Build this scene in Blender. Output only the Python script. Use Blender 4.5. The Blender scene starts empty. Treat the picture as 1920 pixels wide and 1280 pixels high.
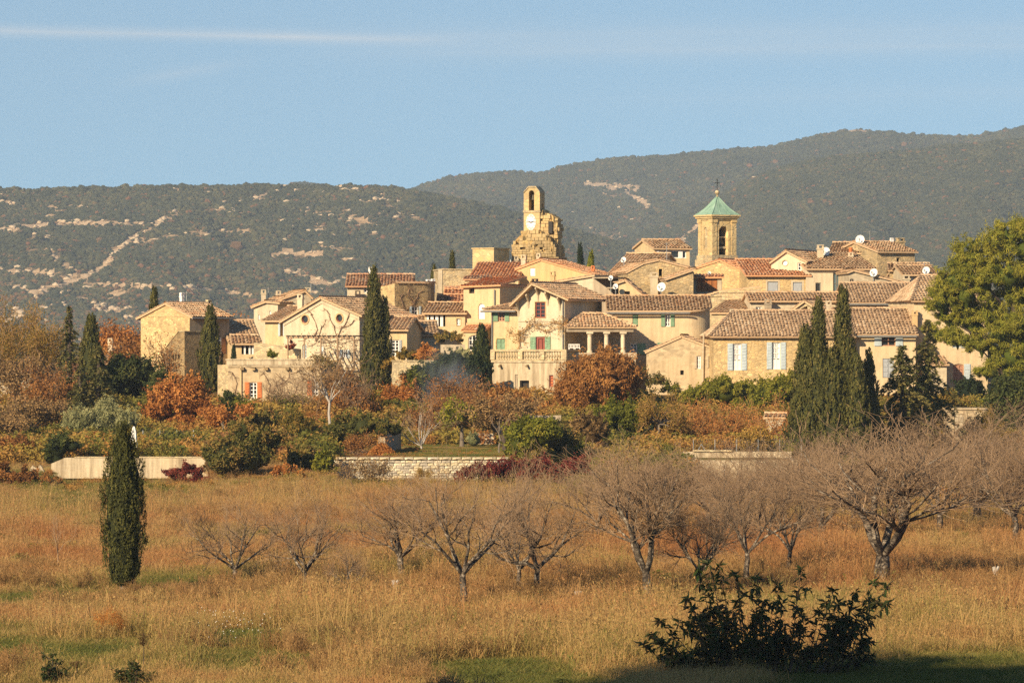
import bpy, bmesh, math, random
import numpy as np
from mathutils import Vector, Matrix, geometry, Euler

# ------------------------------------------------------------------ camera, sky, sun, exposure
SC = bpy.context.scene
COL = SC.collection
F, CX, CY, CZ = 8640.0, 960.0, 640.0, 7.0          # long lens seen from a low rise, level horizon
cam = bpy.data.cameras.new('camera'); cam.sensor_width = 36; cam.lens = 36 * F / 1920
cam.clip_start = 1; cam.clip_end = 30000
camo = bpy.data.objects.new('camera', cam); COL.objects.link(camo)
camo.location = (0, 0, CZ); camo.rotation_euler = (math.radians(90), 0, 0)
SC.camera = camo
SUN_EL, SUN_AZ = 24.0, 214.0                        # azimuth clockwise from +Y: behind the camera, to its left
wd = bpy.data.worlds.new('World'); SC.world = wd; wd.use_nodes = True
wn = wd.node_tree; wn.nodes.clear()
def wnode(t, **kw):
    n = wn.nodes.new(t)
    for k, v in kw.items(): setattr(n, k, v)
    return n
def wmath(op, a, b=None, c=None):
    n = wnode('ShaderNodeMath', operation=op)
    for i, v in enumerate((a, b, c)):
        if v is None: continue
        if isinstance(v, (int, float)): n.inputs[i].default_value = v
        else: wn.links.new(v, n.inputs[i])
    return n.outputs[0]
sky = wnode('ShaderNodeTexSky', sky_type='NISHITA', sun_disc=False)
sky.sun_elevation = math.radians(SUN_EL); sky.sun_rotation = math.radians(SUN_AZ)
sky.altitude = 300; sky.air_density = 1.0; sky.dust_density = 0.35; sky.ozone_density = 2.2
tc = wnode('ShaderNodeTexCoord'); sp = wnode('ShaderNodeSeparateXYZ'); wn.links.new(tc.outputs['Generated'], sp.inputs[0])
X, Y, Z = sp.outputs
cv = wnode('ShaderNodeCombineXYZ'); wn.links.new(X, cv.inputs[0]); wn.links.new(Y, cv.inputs[1])     # clear dry air: little of the pale band low over the horizon
wn.links.new(wmath('ADD', wmath('MULTIPLY', Z, .88), .12), cv.inputs[2]); vn = wnode('ShaderNodeVectorMath', operation='NORMALIZE'); wn.links.new(cv.outputs[0], vn.inputs[0]); wn.links.new(vn.outputs[0], sky.inputs[0])
Yp = wmath('MAXIMUM', Y, 0.05)
A = wmath('DIVIDE', X, Yp); B = wmath('DIVIDE', Z, Yp)
cmb = wnode('ShaderNodeCombineXYZ')
wn.links.new(wmath('MULTIPLY', A, 9.0), cmb.inputs[0]); wn.links.new(wmath('MULTIPLY', B, 150.0), cmb.inputs[1])
nz = wnode('ShaderNodeTexNoise'); nz.inputs['Scale'].default_value = 1.6; nz.inputs['Detail'].default_value = 6
nz.inputs['Roughness'].default_value = .6; wn.links.new(cmb.outputs[0], nz.inputs['Vector'])
def streak(a0, b0, slope, width, amin, amax, soft, gain):
    """a thin trail of high ice cloud: distance from a line in the sky, faded at both ends"""
    d = wmath('ABSOLUTE', wmath('SUBTRACT', B, wmath('ADD', b0, wmath('MULTIPLY', wmath('SUBTRACT', A, a0), slope))))
    g = wmath('MAXIMUM', wmath('SUBTRACT', 1.0, wmath('DIVIDE', d, width)), 0.0)
    g = wmath('MULTIPLY', g, g)
    e1 = wmath('MINIMUM', wmath('MAXIMUM', wmath('DIVIDE', wmath('SUBTRACT', A, amin), soft), 0.0), 1.0)
    e2 = wmath('MINIMUM', wmath('MAXIMUM', wmath('DIVIDE', wmath('SUBTRACT', amax, A), soft), 0.0), 1.0)
    return wmath('MULTIPLY', wmath('MULTIPLY', g, wmath('MULTIPLY', e1, e2)), wmath('MULTIPLY', wmath('ADD', nz.outputs[0], 0.2), gain))
def pa(px): return (px - CX) / F
def pb(py): return (CY - py) / F
SS = [streak(pa(0), pb(58), -.022, .0026, pa(-400), pa(900), .04, .75),
      streak(pa(800), pb(100), .013, .0052, pa(500), pa(2600), .06, .34),
      streak(pa(1400), pb(60), .012, .0055, pa(350), pa(2600), .06, .26),
      streak(pa(380), pb(130), .16, .0030, pa(200), pa(500), .014, .28),
      streak(pa(1600), pb(180), .02, .0060, pa(900), pa(2600), .08, .16)]
tot = SS[0]
for s_ in SS[1:]: tot = wmath('ADD', tot, s_)
tot = wmath('MINIMUM', tot, .75)
mx = wnode('ShaderNodeMix', data_type='RGBA')
wn.links.new(tot, mx.inputs['Factor'])
gr = wnode('ShaderNodeMix', data_type='RGBA', blend_type='MULTIPLY'); gr.inputs['Factor'].default_value = 1
SKY_TINT = (0.86, 1.03, 1.06, 1)
gr.inputs[7].default_value = SKY_TINT
wn.links.new(sky.outputs[0], gr.inputs[6])
wn.links.new(gr.outputs[2], mx.inputs[6]); mx.inputs[7].default_value = (6.7, 7.0, 7.3, 1)
bg = wnode('ShaderNodeBackground'); bg.inputs[1].default_value = 0.059
wo = wnode('ShaderNodeOutputWorld'); wn.links.new(mx.outputs[2], bg.inputs[0]); wn.links.new(bg.outputs[0], wo.inputs[0])
sl = bpy.data.lights.new('sun', 'SUN'); sl.energy = 4.3; sl.angle = math.radians(.5); sl.color = (1, .79, .52)
so = bpy.data.objects.new('sun', sl); COL.objects.link(so)
az, el = math.radians(SUN_AZ), math.radians(SUN_EL)
SDIR = Vector((math.sin(az) * math.cos(el), math.cos(az) * math.cos(el), math.sin(el)))
so.rotation_euler = SDIR.to_track_quat('Z', 'Y').to_euler(); so.location = SDIR * 300
vs = SC.view_settings; vs.view_transform = 'Standard'; vs.look = 'None'; vs.gamma = 1; vs.use_curve_mapping = False; vs.exposure = 0.93
SC.render.engine = 'CYCLES'
SC.cycles.max_bounces = 5; SC.cycles.diffuse_bounces = 4; SC.cycles.transparent_max_bounces = 6; SC.cycles.volume_bounces = 0
SC.cycles.use_denoising = False; SC.cycles.sample_clamp_indirect = 2.0; SC.cycles.sample_clamp_direct = 8.0; SC.cycles.caustics_reflective = False; SC.cycles.caustics_refractive = False

# ------------------------------------------------------------------ helpers
R = math.radians
def P(px, py, D): return Vector(((px - CX) / F * D, D, CZ - (py - CY) / F * D))
def m_(px, D): return px * D / F                    # pixels of the photograph -> metres at distance D
def tag(o, label=None, cat=None, group=None, kind=None):
    if label: o['label'] = label
    if cat: o['category'] = cat
    if group: o['group'] = group
    if kind: o['kind'] = kind
    return o
def link(o, parent=None):
    COL.objects.link(o)
    if parent is not None: o.parent = parent
    return o
def empty(name, loc=(0, 0, 0), rz=0):
    o = bpy.data.objects.new(name, None); o.location = loc; o.rotation_euler = (0, 0, rz); o.empty_display_size = .3
    return link(o)
def np_mesh(name, V, Fc, mat=None, tint=None, smooth=False):
    V = np.asarray(V, dtype=np.float32).reshape(-1, 3); Fc = np.asarray(Fc, dtype=np.int32)
    me = bpy.data.meshes.new(name); k = Fc.shape[1]
    me.vertices.add(len(V)); me.vertices.foreach_set('co', V.ravel())
    me.loops.add(Fc.size); me.loops.foreach_set('vertex_index', Fc.ravel())
    me.polygons.add(len(Fc)); me.polygons.foreach_set('loop_start', np.arange(len(Fc), dtype=np.int32) * k)
    if smooth: me.polygons.foreach_set('use_smooth', np.ones(len(Fc), dtype=bool))
    me.update(calc_edges=True)
    if tint is not None:
        a = me.attributes.new('tint', 'FLOAT', 'FACE'); a.data.foreach_set('value', np.asarray(tint, dtype=np.float32))
    if mat: me.materials.append(mat)
    return me
def np_obj(name, V, Fc, mat=None, tint=None, parent=None, smooth=False):
    return link(bpy.data.objects.new(name, np_mesh(name, V, Fc, mat, tint, smooth)), parent)
class MB:
    """collects simple solids and links them as one mesh object"""
    def __init__(s): s.v = []; s.f = []
    def add(s, vs_, fs):
        n = len(s.v); s.v += [tuple(p) for p in vs_]; s.f += [tuple(i + n for i in f) for f in fs]
    def box(s, x0, x1, y0, y1, z0, z1, M=None):
        c = [Vector((x, y, z)) for z in (z0, z1) for y in (y0, y1) for x in (x0, x1)]
        if M: c = [M @ p for p in c]
        s.add(c, [(0, 2, 3, 1), (4, 5, 7, 6), (0, 1, 5, 4), (2, 6, 7, 3), (0, 4, 6, 2), (1, 3, 7, 5)])
    def quad(s, a, b, c, d): s.add([a, b, c, d], [(0, 1, 2, 3)])
    def tube(s, pts, r, n=6):
        pts = [Vector(p) for p in pts]; rs = r if isinstance(r, (list, tuple)) else [r] * len(pts)
        vs_ = []
        for i, p in enumerate(pts):
            d = (pts[min(i + 1, len(pts) - 1)] - pts[max(i - 1, 0)]).normalized()
            a = d.cross(Vector((0, 0, 1)) if abs(d.z) < .9 else Vector((1, 0, 0))).normalized(); b = d.cross(a)
            vs_ += [p + (a * math.cos(t) + b * math.sin(t)) * rs[i] for t in [2 * math.pi * k / n for k in range(n)]]
        fs = [(i * n + k, i * n + (k + 1) % n, (i + 1) * n + (k + 1) % n, (i + 1) * n + k) for i in range(len(pts) - 1) for k in range(n)]
        fs += [tuple(range(n - 1, -1, -1)), tuple(range((len(pts) - 1) * n, len(pts) * n))]
        s.add(vs_, fs)
    def lathe(s, prof, n=12, M=None):
        vs_ = [Vector((r * math.cos(2 * math.pi * k / n), r * math.sin(2 * math.pi * k / n), z)) for r, z in prof for k in range(n)]
        if M: vs_ = [M @ p for p in vs_]
        fs = [(i * n + k, i * n + (k + 1) % n, (i + 1) * n + (k + 1) % n, (i + 1) * n + k) for i in range(len(prof) - 1) for k in range(n)]
        fs += [tuple(range(n - 1, -1, -1)), tuple(range((len(prof) - 1) * n, len(prof) * n))]
        s.add(vs_, fs)
    def mesh(s, name, mat):
        me = bpy.data.meshes.new(name); me.from_pydata(s.v, [], s.f); me.update()
        if mat: me.materials.append(mat)
        return me
    def build(s, name, mat, parent=None, M=None):
        o = bpy.data.objects.new(name, s.mesh(name, mat)); link(o, parent)
        if M is not None: o.matrix_basis = M
        return o

def _hash(ix, iy, seed):
    h = (ix.astype(np.int64) * 374761393 + iy.astype(np.int64) * 668265263 + seed * 982451653) & 0x7fffffff
    h = ((h ^ (h >> 13)) * 1274126177) & 0x7fffffff
    return ((h ^ (h >> 16)) & 0xffff) / 65535.0
def vnoise(x, y, seed=0):
    x = np.asarray(x, float); y = np.asarray(y, float)
    ix, iy = np.floor(x), np.floor(y); fx, fy = x - ix, y - iy
    fx = fx * fx * (3 - 2 * fx); fy = fy * fy * (3 - 2 * fy)
    a, b = _hash(ix, iy, seed), _hash(ix + 1, iy, seed); c, d = _hash(ix, iy + 1, seed), _hash(ix + 1, iy + 1, seed)
    return (a * (1 - fx) + b * fx) * (1 - fy) + (c * (1 - fx) + d * fx) * fy
def fbm(x, y, seed=0, oct=4):
    s = 0; a = .5; t = 0
    for o in range(oct):
        s = s + a * vnoise(np.asarray(x) * 2 ** o, np.asarray(y) * 2 ** o, seed + o * 17); t += a; a *= .5
    return s / t
def sstep(a, b, x):
    t = np.clip((np.asarray(x, float) - a) / (b - a), 0, 1); return t * t * (3 - 2 * t)

# ------------------------------------------------------------------ materials
def new_mat(name, rough=.85, spec=.25):
    m = bpy.data.materials.new(name); m.use_nodes = True
    nt = m.node_tree; b = nt.nodes['Principled BSDF']
    b.inputs['Roughness'].default_value = rough; b.inputs['Specular IOR Level'].default_value = spec
    return m, nt, b
def nd(nt, t, ins=None, **kw):
    n = nt.nodes.new(t)
    for k, v in kw.items(): setattr(n, k, v)
    for k, v in (ins or {}).items():
        if hasattr(v, 'is_output') or isinstance(v, bpy.types.NodeSocket): nt.links.new(v, n.inputs[k])
        else: n.inputs[k].default_value = v
    return n
def ramp(nt, fac, stops, interp='LINEAR'):
    n = nt.nodes.new('ShaderNodeValToRGB'); e = n.color_ramp.elements; n.color_ramp.interpolation = interp
    while len(e) < len(stops): e.new(.5)
    for i, (p, c) in enumerate(stops): e[i].position = p; e[i].color = (*c, 1)
    nt.links.new(fac, n.inputs[0]); return n.outputs[0]
def mixc(nt, fac, a, b, mode='MIX'):
    n = nt.nodes.new('ShaderNodeMix'); n.data_type = 'RGBA'; n.blend_type = mode
    for s_, v in ((n.inputs['Factor'], fac), (n.inputs[6], a), (n.inputs[7], b)):
        if isinstance(v, bpy.types.NodeSocket): nt.links.new(v, s_)
        elif isinstance(v, (int, float)): s_.default_value = v
        else: s_.default_value = (*v, 1)
    return n.outputs[2]
def mulc(c, k): return tuple(min(1, x * k) for x in c)
def bump(nt, b, h, dist=.03, st=.6):
    n = nd(nt, 'ShaderNodeBump', {'Height': h, 'Strength': st, 'Distance': dist}); nt.links.new(n.outputs[0], b.inputs['Normal'])
def coords(nt, scale=(1, 1, 1), rnd=True):
    tc = nd(nt, 'ShaderNodeTexCoord'); mp = nd(nt, 'ShaderNodeMapping', {'Vector': tc.outputs['Object'], 'Scale': scale})
    return mp.outputs[0]
def plaster(name, c, stain=.35, rubble=0.0):
    """lime render: broad cloudy tone, vertical rain streaks and a little stone showing through"""
    m, nt, b = new_mat(name, .92, .15)
    v = coords(nt)
    n1 = nd(nt, 'ShaderNodeTexNoise', {'Vector': v, 'Scale': .55, 'Detail': 6, 'Roughness': .65})
    n2 = nd(nt, 'ShaderNodeTexNoise', {'Vector': coords(nt, (2.2, 2.2, .16)), 'Scale': 1.3, 'Detail': 5, 'Roughness': .7})
    n3 = nd(nt, 'ShaderNodeTexNoise', {'Vector': v, 'Scale': 9, 'Detail': 5, 'Roughness': .7})
    col = ramp(nt, n1.outputs[0], [(.3, mulc(c, .80)), (.5, c), (.72, mulc((c[0], c[1] * .97, c[2] * .90), 1.12))])
    st = ramp(nt, n2.outputs[0], [(.42, (0, 0, 0)), (.64, (1, 1, 1))])
    col = mixc(nt, nd(nt, 'ShaderNodeMath', {0: st, 1: stain}, operation='MULTIPLY').outputs[0], col, mulc((c[0] * .62, c[1] * .57, c[2] * .52), .72))
    g = ramp(nt, n3.outputs[0], [(.3, (.82, .80, .76)), (.7, (1.1, 1.1, 1.1))])
    col = mixc(nt, .8, col, g, 'MULTIPLY')
    if rubble:
        vo = nd(nt, 'ShaderNodeTexVoronoi', {'Vector': coords(nt, (3.2, 3.2, 5.5)), 'Scale': 1.0, 'Randomness': .9}, feature='F1')
        cc = ramp(nt, vo.outputs['Color'], [(.1, mulc(c, .55)), (.9, mulc(c, 1.1))])
        mk = ramp(nt, nd(nt, 'ShaderNodeTexNoise', {'Vector': v, 'Scale': .9, 'Detail': 5}).outputs[0], [(.42, (0, 0, 0)), (.58, (1, 1, 1))])
        col = mixc(nt, nd(nt, 'ShaderNodeMath', {0: mk, 1: rubble}, operation='MULTIPLY').outputs[0], col, cc)
    nt.links.new(col, b.inputs['Base Color']); bump(nt, b, n3.outputs[0], .02, .5)
    return m
def stone(name, c, sc=(5.2, 5.2, 9.0), contrast=.42):
    """coursed rubble with lime joints"""
    m, nt, b = new_mat(name, .9, .2)
    v = coords(nt, sc)
    w = nd(nt, 'ShaderNodeTexNoise', {'Vector': v, 'Scale': .8, 'Detail': 3})
    vv = mixc(nt, .22, v, w.outputs['Color'])
    vo = nd(nt, 'ShaderNodeTexVoronoi', {'Vector': vv, 'Scale': 1.0, 'Randomness': .85}, feature='F1')
    ed = nd(nt, 'ShaderNodeTexVoronoi', {'Vector': vv, 'Scale': 1.0, 'Randomness': .85}, feature='DISTANCE_TO_EDGE')
    sepc = nd(nt, 'ShaderNodeSeparateColor', {'Color': vo.outputs['Color']})
    col = ramp(nt, sepc.outputs[0], [(.0, mulc(c, 1 - contrast)), (.45, c), (.8, mulc((c[0], c[1] * .93, c[2] * .82), 1.05)), (1, mulc(c, 1.3))])
    j = ramp(nt, ed.outputs[0], [(.0, (0, 0, 0)), (.12, (1, 1, 1))])
    col = mixc(nt, j, mulc((c[0], c[1], c[2] * 1.05), .86), col)
    n1 = nd(nt, 'ShaderNodeTexNoise', {'Vector': coords(nt), 'Scale': .5, 'Detail': 6, 'Roughness': .7})
    col = mixc(nt, .75, col, ramp(nt, n1.outputs[0], [(.3, (.62, .58, .54)), (.65, (1.15, 1.12, 1.05))]), 'MULTIPLY')
    nt.links.new(col, b.inputs['Base Color']); bump(nt, b, j, .03, .7)
    return m
def tiles(name, stops):
    m, nt, b = new_mat(name, .85, .25)
    at = nd(nt, 'ShaderNodeAttribute', attribute_name='tint')
    col = ramp(nt, at.outputs['Fac'], stops)
    n1 = nd(nt, 'ShaderNodeTexNoise', {'Vector': coords(nt), 'Scale': 1.1, 'Detail': 6, 'Roughness': .7})
    lich = ramp(nt, n1.outputs[0], [(.5, (0, 0, 0)), (.68, (1, 1, 1))])
    col = mixc(nt, nd(nt, 'ShaderNodeMath', {0: lich, 1: .55}, operation='MULTIPLY').outputs[0], col, (.42, .33, .21))
    n2 = nd(nt, 'ShaderNodeTexNoise', {'Vector': coords(nt), 'Scale': 14, 'Detail': 3})
    col = mixc(nt, .6, col, ramp(nt, n2.outputs[0], [(.3, (.7, .7, .7)), (.7, (1.15, 1.15, 1.15))]), 'MULTIPLY')
    nt.links.new(col, b.inputs['Base Color']); return m
def paint(name, c, rough=.6, wear=.4):
    m, nt, b = new_mat(name, rough, .3)
    n1 = nd(nt, 'ShaderNodeTexNoise', {'Vector': coords(nt, (3, 3, 1)), 'Scale': 2.5, 'Detail': 5, 'Roughness': .7})
    col = ramp(nt, n1.outputs[0], [(.3, mulc(c, 1 - wear)), (.6, c), (.8, mulc(c, 1 + wear * .4))])
    nt.links.new(col, b.inputs['Base Color']); return m
def leafmat(name, stops, transl=.25, rough=.75, inst=False, posvar=.5):
    """leaf or blade surface; the tint attribute picks each leaf's own colour"""
    m, nt, b = new_mat(name, rough, .15)
    at = nd(nt, 'ShaderNodeAttribute', attribute_name='tint')
    if inst: at.attribute_type = 'INSTANCER'
    col = ramp(nt, at.outputs['Fac'], stops)
    if posvar:
        n1 = nd(nt, 'ShaderNodeTexNoise', {'Vector': coords(nt), 'Scale': 1.6, 'Detail': 3})
        col = mixc(nt, posvar, col, ramp(nt, n1.outputs[0], [(.3, (.6, .6, .6)), (.7, (1.3, 1.3, 1.3))]), 'MULTIPLY')
    nt.links.new(col, b.inputs['Base Color'])
    if transl:
        t = nd(nt, 'ShaderNodeBsdfTranslucent', {'Color': col}); mx = nd(nt, 'ShaderNodeMixShader', {0: transl, 1: b.outputs[0], 2: t.outputs[0]})
        nt.links.new(mx.outputs[0], nt.nodes['Material Output'].inputs[0])
    return m
M = {}
M['cream'] = plaster('cream_render', (.59, .50, .36), .35, .35)
M['cream_bright'] = plaster('bright_cream_render', (.63, .54, .39), .3)
M['ochre'] = plaster('ochre_render', (.60, .43, .22), .3)
M['yellow'] = plaster('yellow_render', (.63, .49, .29), .35, .2)
M['pink'] = plaster('pinkish_render', (.62, .49, .31), .3)
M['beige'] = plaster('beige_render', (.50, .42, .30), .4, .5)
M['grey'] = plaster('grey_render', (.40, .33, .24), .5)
M['patchy'] = plaster('patchy_old_render', (.52, .41, .26), .5, .8)
M['concrete'] = plaster('stained_concrete', (.55, .46, .32), .85)
M['stone'] = stone('tan_rubble', (.47, .37, .22))
M['stone_ochre'] = stone('ochre_rubble', (.62, .47, .25), contrast=.35)
M['stone_pale'] = stone('pale_rubble', (.54, .45, .29))
M['stone_dark'] = stone('brown_rubble', (.36, .27, .15))
M['stone_fine'] = stone('dressed_stone', (.58, .45, .24), (2.4, 2.4, 3.4), .16)
M['ruin'] = stone('weathered_ruin_stone', (.52, .38, .18), (3.6, 3.6, 4.6), .7)
TT = [(.0, (.15, .09, .05)), (.25, (.38, .23, .12)), (.55, (.60, .42, .25)), (.8, (.58, .31, .15)), (1, (.70, .52, .33))]
M['tile_tan'] = tiles('tan_clay_tile', TT)
M['tile_red'] = tiles('red_clay_tile', [(.0, (.26, .11, .055)), (.3, (.64, .30, .14)), (.7, (.74, .38, .19)), (1, (.78, .58, .38))])
M['tile_brown'] = tiles('brown_clay_tile', [(.0, (.16, .095, .055)), (.35, (.43, .28, .16)), (.7, (.58, .40, .24)), (1, (.68, .52, .34))])
M['tile_stripe'] = tiles('striped_clay_tile', [(.0, (.13, .05, .03)), (.3, (.40, .17, .09)), (.55, (.52, .30, .17)), (1, (.66, .52, .36))])
M['green'] = paint('sage_green_paint', (.20, .33, .20))
M['blue'] = paint('pale_blue_paint', (.45, .52, .55), wear=.25)
M['greyblue'] = paint('grey_blue_paint', (.36, .38, .40), wear=.2)
M['orange'] = paint('orange_paint', (.55, .17, .05))
M['redwood'] = paint('red_brown_paint', (.26, .06, .04))
M['brownwood'] = paint('varnished_wood', (.34, .12, .03))
M['pinkwood'] = paint('faded_pink_paint', (.45, .24, .15))
M['white'] = paint('white_paint', (.78, .76, .72), wear=.12)
M['whiteblind'] = paint('white_blind', (.74, .74, .72), wear=.08)
M['darkwood'] = paint('dark_wood', (.05, .035, .025))
M['iron'] = paint('dark_iron', (.03, .03, .03))
M['zinc'] = paint('zinc', (.20, .20, .19))
M['steel'] = paint('weathered_steel', (.30, .31, .31))
M['dish'] = paint('dish_paint', (.72, .71, .68), wear=.08)
M['glass'], _nt, _b = new_mat('window_glass', .08, .5); _b.inputs['Base Color'].default_value = (.025, .028, .03, 1)
M['glassblue'], _nt, _b = new_mat('verandah_glass', .08, .5); _b.inputs['Base Color'].default_value = (.10, .17, .20, 1)
M['void'], _nt, _b = new_mat('painted_dark_opening', .9, .1); _b.inputs['Base Color'].default_value = (.05, .045, .04, 1)  # near-black backing sheet: the darkness inside openings is put into its colour
M['bronze'] = paint('bell_bronze', (.10, .08, .05))
def copper():
    m, nt, b = new_mat('green_copper', .6, .3)
    n = nd(nt, 'ShaderNodeTexNoise', {'Vector': coords(nt, (1.5, 1.5, .5)), 'Scale': 2, 'Detail': 5})
    nt.links.new(ramp(nt, n.outputs[0], [(.3, (.17, .29, .22)), (.6, (.26, .40, .31)), (.8, (.34, .45, .36))]), b.inputs['Base Color']); return m
M['copper'] = copper()
M['bark'] = paint('grey_bark', (.20, .16, .12), .9)
M['bark_dark'] = paint('dark_bark', (.075, .055, .04), .9)
M['bark_white'] = paint('pale_bark', (.42, .38, .33), .9)
M['twig'] = paint('brown_twig', (.25, .16, .10), .9)
M['twig_grey'] = paint('grey_twig', (.33, .22, .13), .9)
M['twig_gold'] = paint('golden_twig', (.42, .24, .09), .9)
def orchard_bark():
    m, nt, b = new_mat('lichened_bark', .9, .15)
    n = nd(nt, 'ShaderNodeTexNoise', {'Vector': coords(nt), 'Scale': 7, 'Detail': 4, 'Roughness': .7})
    nt.links.new(ramp(nt, n.outputs[0], [(.42, (.035, .028, .022)), (.54, (.12, .095, .07)), (.66, (.36, .31, .24))]), b.inputs['Base Color']); return m
M['lichen'] = orchard_bark()
# ------------------------------------------------------------------ scattering of uncountable things (geometry nodes)
def scatter(name, pts, rot, scl, idx, tint, sources, parent=None):
    """one 'stuff' object: copies of a few source meshes stood on points"""
    n = len(pts); me = bpy.data.meshes.new(name); me.vertices.add(n)
    me.vertices.foreach_set('co', np.asarray(pts, np.float32).ravel())
    def att(nm, ty, arr, key):
        a = me.attributes.new(nm, ty, 'POINT'); a.data.foreach_set(key, np.asarray(arr).ravel())
    att('rot', 'FLOAT_VECTOR', np.asarray(rot, np.float32), 'vector'); att('scl', 'FLOAT_VECTOR', np.asarray(scl, np.float32), 'vector')
    att('pick', 'INT', np.asarray(idx, np.int32), 'value'); att('tint', 'FLOAT', np.asarray(tint, np.float32), 'value')
    o = bpy.data.objects.new(name, me); link(o, parent); o['kind'] = 'stuff'
    c = bpy.data.collections.new(name + '_source')
    for i, sm in enumerate(sources): c.objects.link(bpy.data.objects.new('%s_source_%02d' % (name, i), sm))
    g = bpy.data.node_groups.new(name, 'GeometryNodeTree')
    g.interface.new_socket('Geometry', in_out='INPUT', socket_type='NodeSocketGeometry')
    g.interface.new_socket('Geometry', in_out='OUTPUT', socket_type='NodeSocketGeometry')
    gi = g.nodes.new('NodeGroupInput'); go = g.nodes.new('NodeGroupOutput')
    ci = g.nodes.new('GeometryNodeCollectionInfo'); ci.inputs[0].default_value = c
    ci.inputs['Separate Children'].default_value = True; ci.inputs['Reset Children'].default_value = True
    ip = g.nodes.new('GeometryNodeInstanceOnPoints'); ip.inputs['Pick Instance'].default_value = True
    def na(nm, ty):
        a = g.nodes.new('GeometryNodeInputNamedAttribute'); a.data_type = ty; a.inputs[0].default_value = nm
        return [q for q in a.outputs if q.enabled and q.name == 'Attribute'][0]
    er = g.nodes.new('FunctionNodeEulerToRotation')
    L = g.links.new
    L(gi.outputs[0], ip.inputs['Points']); L(ci.outputs[0], ip.inputs['Instance']); L(na('pick', 'INT'), ip.inputs['Instance Index'])
    L(na('rot', 'FLOAT_VECTOR'), er.inputs[0]); L(er.outputs[0], ip.inputs['Rotation']); L(na('scl', 'FLOAT_VECTOR'), ip.inputs['Scale'])
    L(ip.outputs[0], go.inputs[0])
    md = o.modifiers.new('scatter', 'NODES'); md.node_group = g
    return o

# ------------------------------------------------------------------ ground: field, garden terraces, village mound, plain
def wall_zone(px): return ((px > 95) & (px < 392)) | ((px > 628) & (px < 946)) | ((px > 1288) & (px < 1495))
def gz(x, y):
    x = np.asarray(x, float); y = np.asarray(y, float)
    px = x / np.maximum(y, 1) * F + CX
    z = 5.2 * (1 - sstep(0, 80, y)) + .25 * (fbm(x / 9, y / 9, 3, 3) - .5) * sstep(60, 90, y) * (1 - sstep(205, 228, y))
    wz = wall_zone(px)
    z = z + 1.1 * np.where(wz, sstep(230.0, 230.5, y), sstep(216, 244, y))
    z = z + 2.4 * sstep(262, 300, y)
    mxx = sstep(600, 850, px) * (1 - sstep(1700, 2050, px))
    z = z + 5.0 * sstep(304, 372, y) * mxx * (1 - sstep(390, 480, y))
    return z
def gz1(x, y): return float(gz(np.array([x]), np.array([y]))[0])
def field_tint(x, y):
    """0 green, .35 yellow straw, .6 tan, 1 russet: the kinds of growth in the field"""
    px = x / np.maximum(y, 1) * F + CX; py = CY + CZ / np.maximum(y, 1) * F
    t = .52 + 1.15 * (fbm(x / 6, y / 13, 11, 4) - .5) + .45 * (fbm(x / 1.6, y / 3.5, 5, 3) - .5)
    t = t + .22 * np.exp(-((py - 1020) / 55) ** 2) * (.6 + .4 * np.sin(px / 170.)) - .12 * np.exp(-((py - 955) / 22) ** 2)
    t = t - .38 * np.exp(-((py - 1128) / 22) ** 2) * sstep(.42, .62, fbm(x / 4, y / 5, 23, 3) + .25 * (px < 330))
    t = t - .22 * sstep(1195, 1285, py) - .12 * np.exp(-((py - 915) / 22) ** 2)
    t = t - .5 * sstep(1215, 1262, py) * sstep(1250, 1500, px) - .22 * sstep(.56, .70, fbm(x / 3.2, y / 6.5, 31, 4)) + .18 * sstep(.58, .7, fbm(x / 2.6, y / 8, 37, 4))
    return np.clip(t, 0, 1)
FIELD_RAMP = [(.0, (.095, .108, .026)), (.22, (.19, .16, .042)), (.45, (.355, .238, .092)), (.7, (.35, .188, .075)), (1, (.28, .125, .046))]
def ground_mat():
    m, nt, b = new_mat('dry_meadow_soil', .95, .1)
    at = nd(nt, 'ShaderNodeAttribute', attribute_name='tint')
    n1 = nd(nt, 'ShaderNodeTexNoise', {'Vector': coords(nt, (1, .5, 1)), 'Scale': 2.2, 'Detail': 6, 'Roughness': .7})
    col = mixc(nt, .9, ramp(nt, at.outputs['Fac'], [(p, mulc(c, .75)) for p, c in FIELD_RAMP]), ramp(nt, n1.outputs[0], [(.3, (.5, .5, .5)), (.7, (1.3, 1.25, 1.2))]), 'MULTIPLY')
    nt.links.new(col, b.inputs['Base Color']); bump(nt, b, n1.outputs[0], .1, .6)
    return m
def build_ground():
    ys = np.concatenate([[-2500, -600, -150, -40, 0], np.arange(15, 76, 12), np.arange(78, 229, 1.5), np.arange(229, 232, .25), np.arange(233, 310, 1.5),
                         np.arange(312, 490, 6), np.geomspace(500, 26000, 26)])
    u = np.linspace(-1, 1, 141); u = np.sinh(u * 3.2) / math.sinh(3.2)
    Yg, U = np.meshgrid(ys, u, indexing='ij'); Xg = U * (300 + np.abs(Yg) * .9)
    Zg = gz(Xg, Yg); V = np.stack([Xg, Yg, Zg], -1).reshape(-1, 3)
    nr, nc = Xg.shape; i = (np.arange(nr - 1)[:, None] * nc + np.arange(nc - 1)[None]).ravel()
    Fc = np.stack([i, i + 1, i + nc + 1, i + nc], -1)
    c = V[Fc].mean(1)
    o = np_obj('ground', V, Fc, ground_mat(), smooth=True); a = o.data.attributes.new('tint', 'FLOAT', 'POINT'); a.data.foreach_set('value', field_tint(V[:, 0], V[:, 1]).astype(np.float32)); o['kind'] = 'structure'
build_ground()

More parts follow.
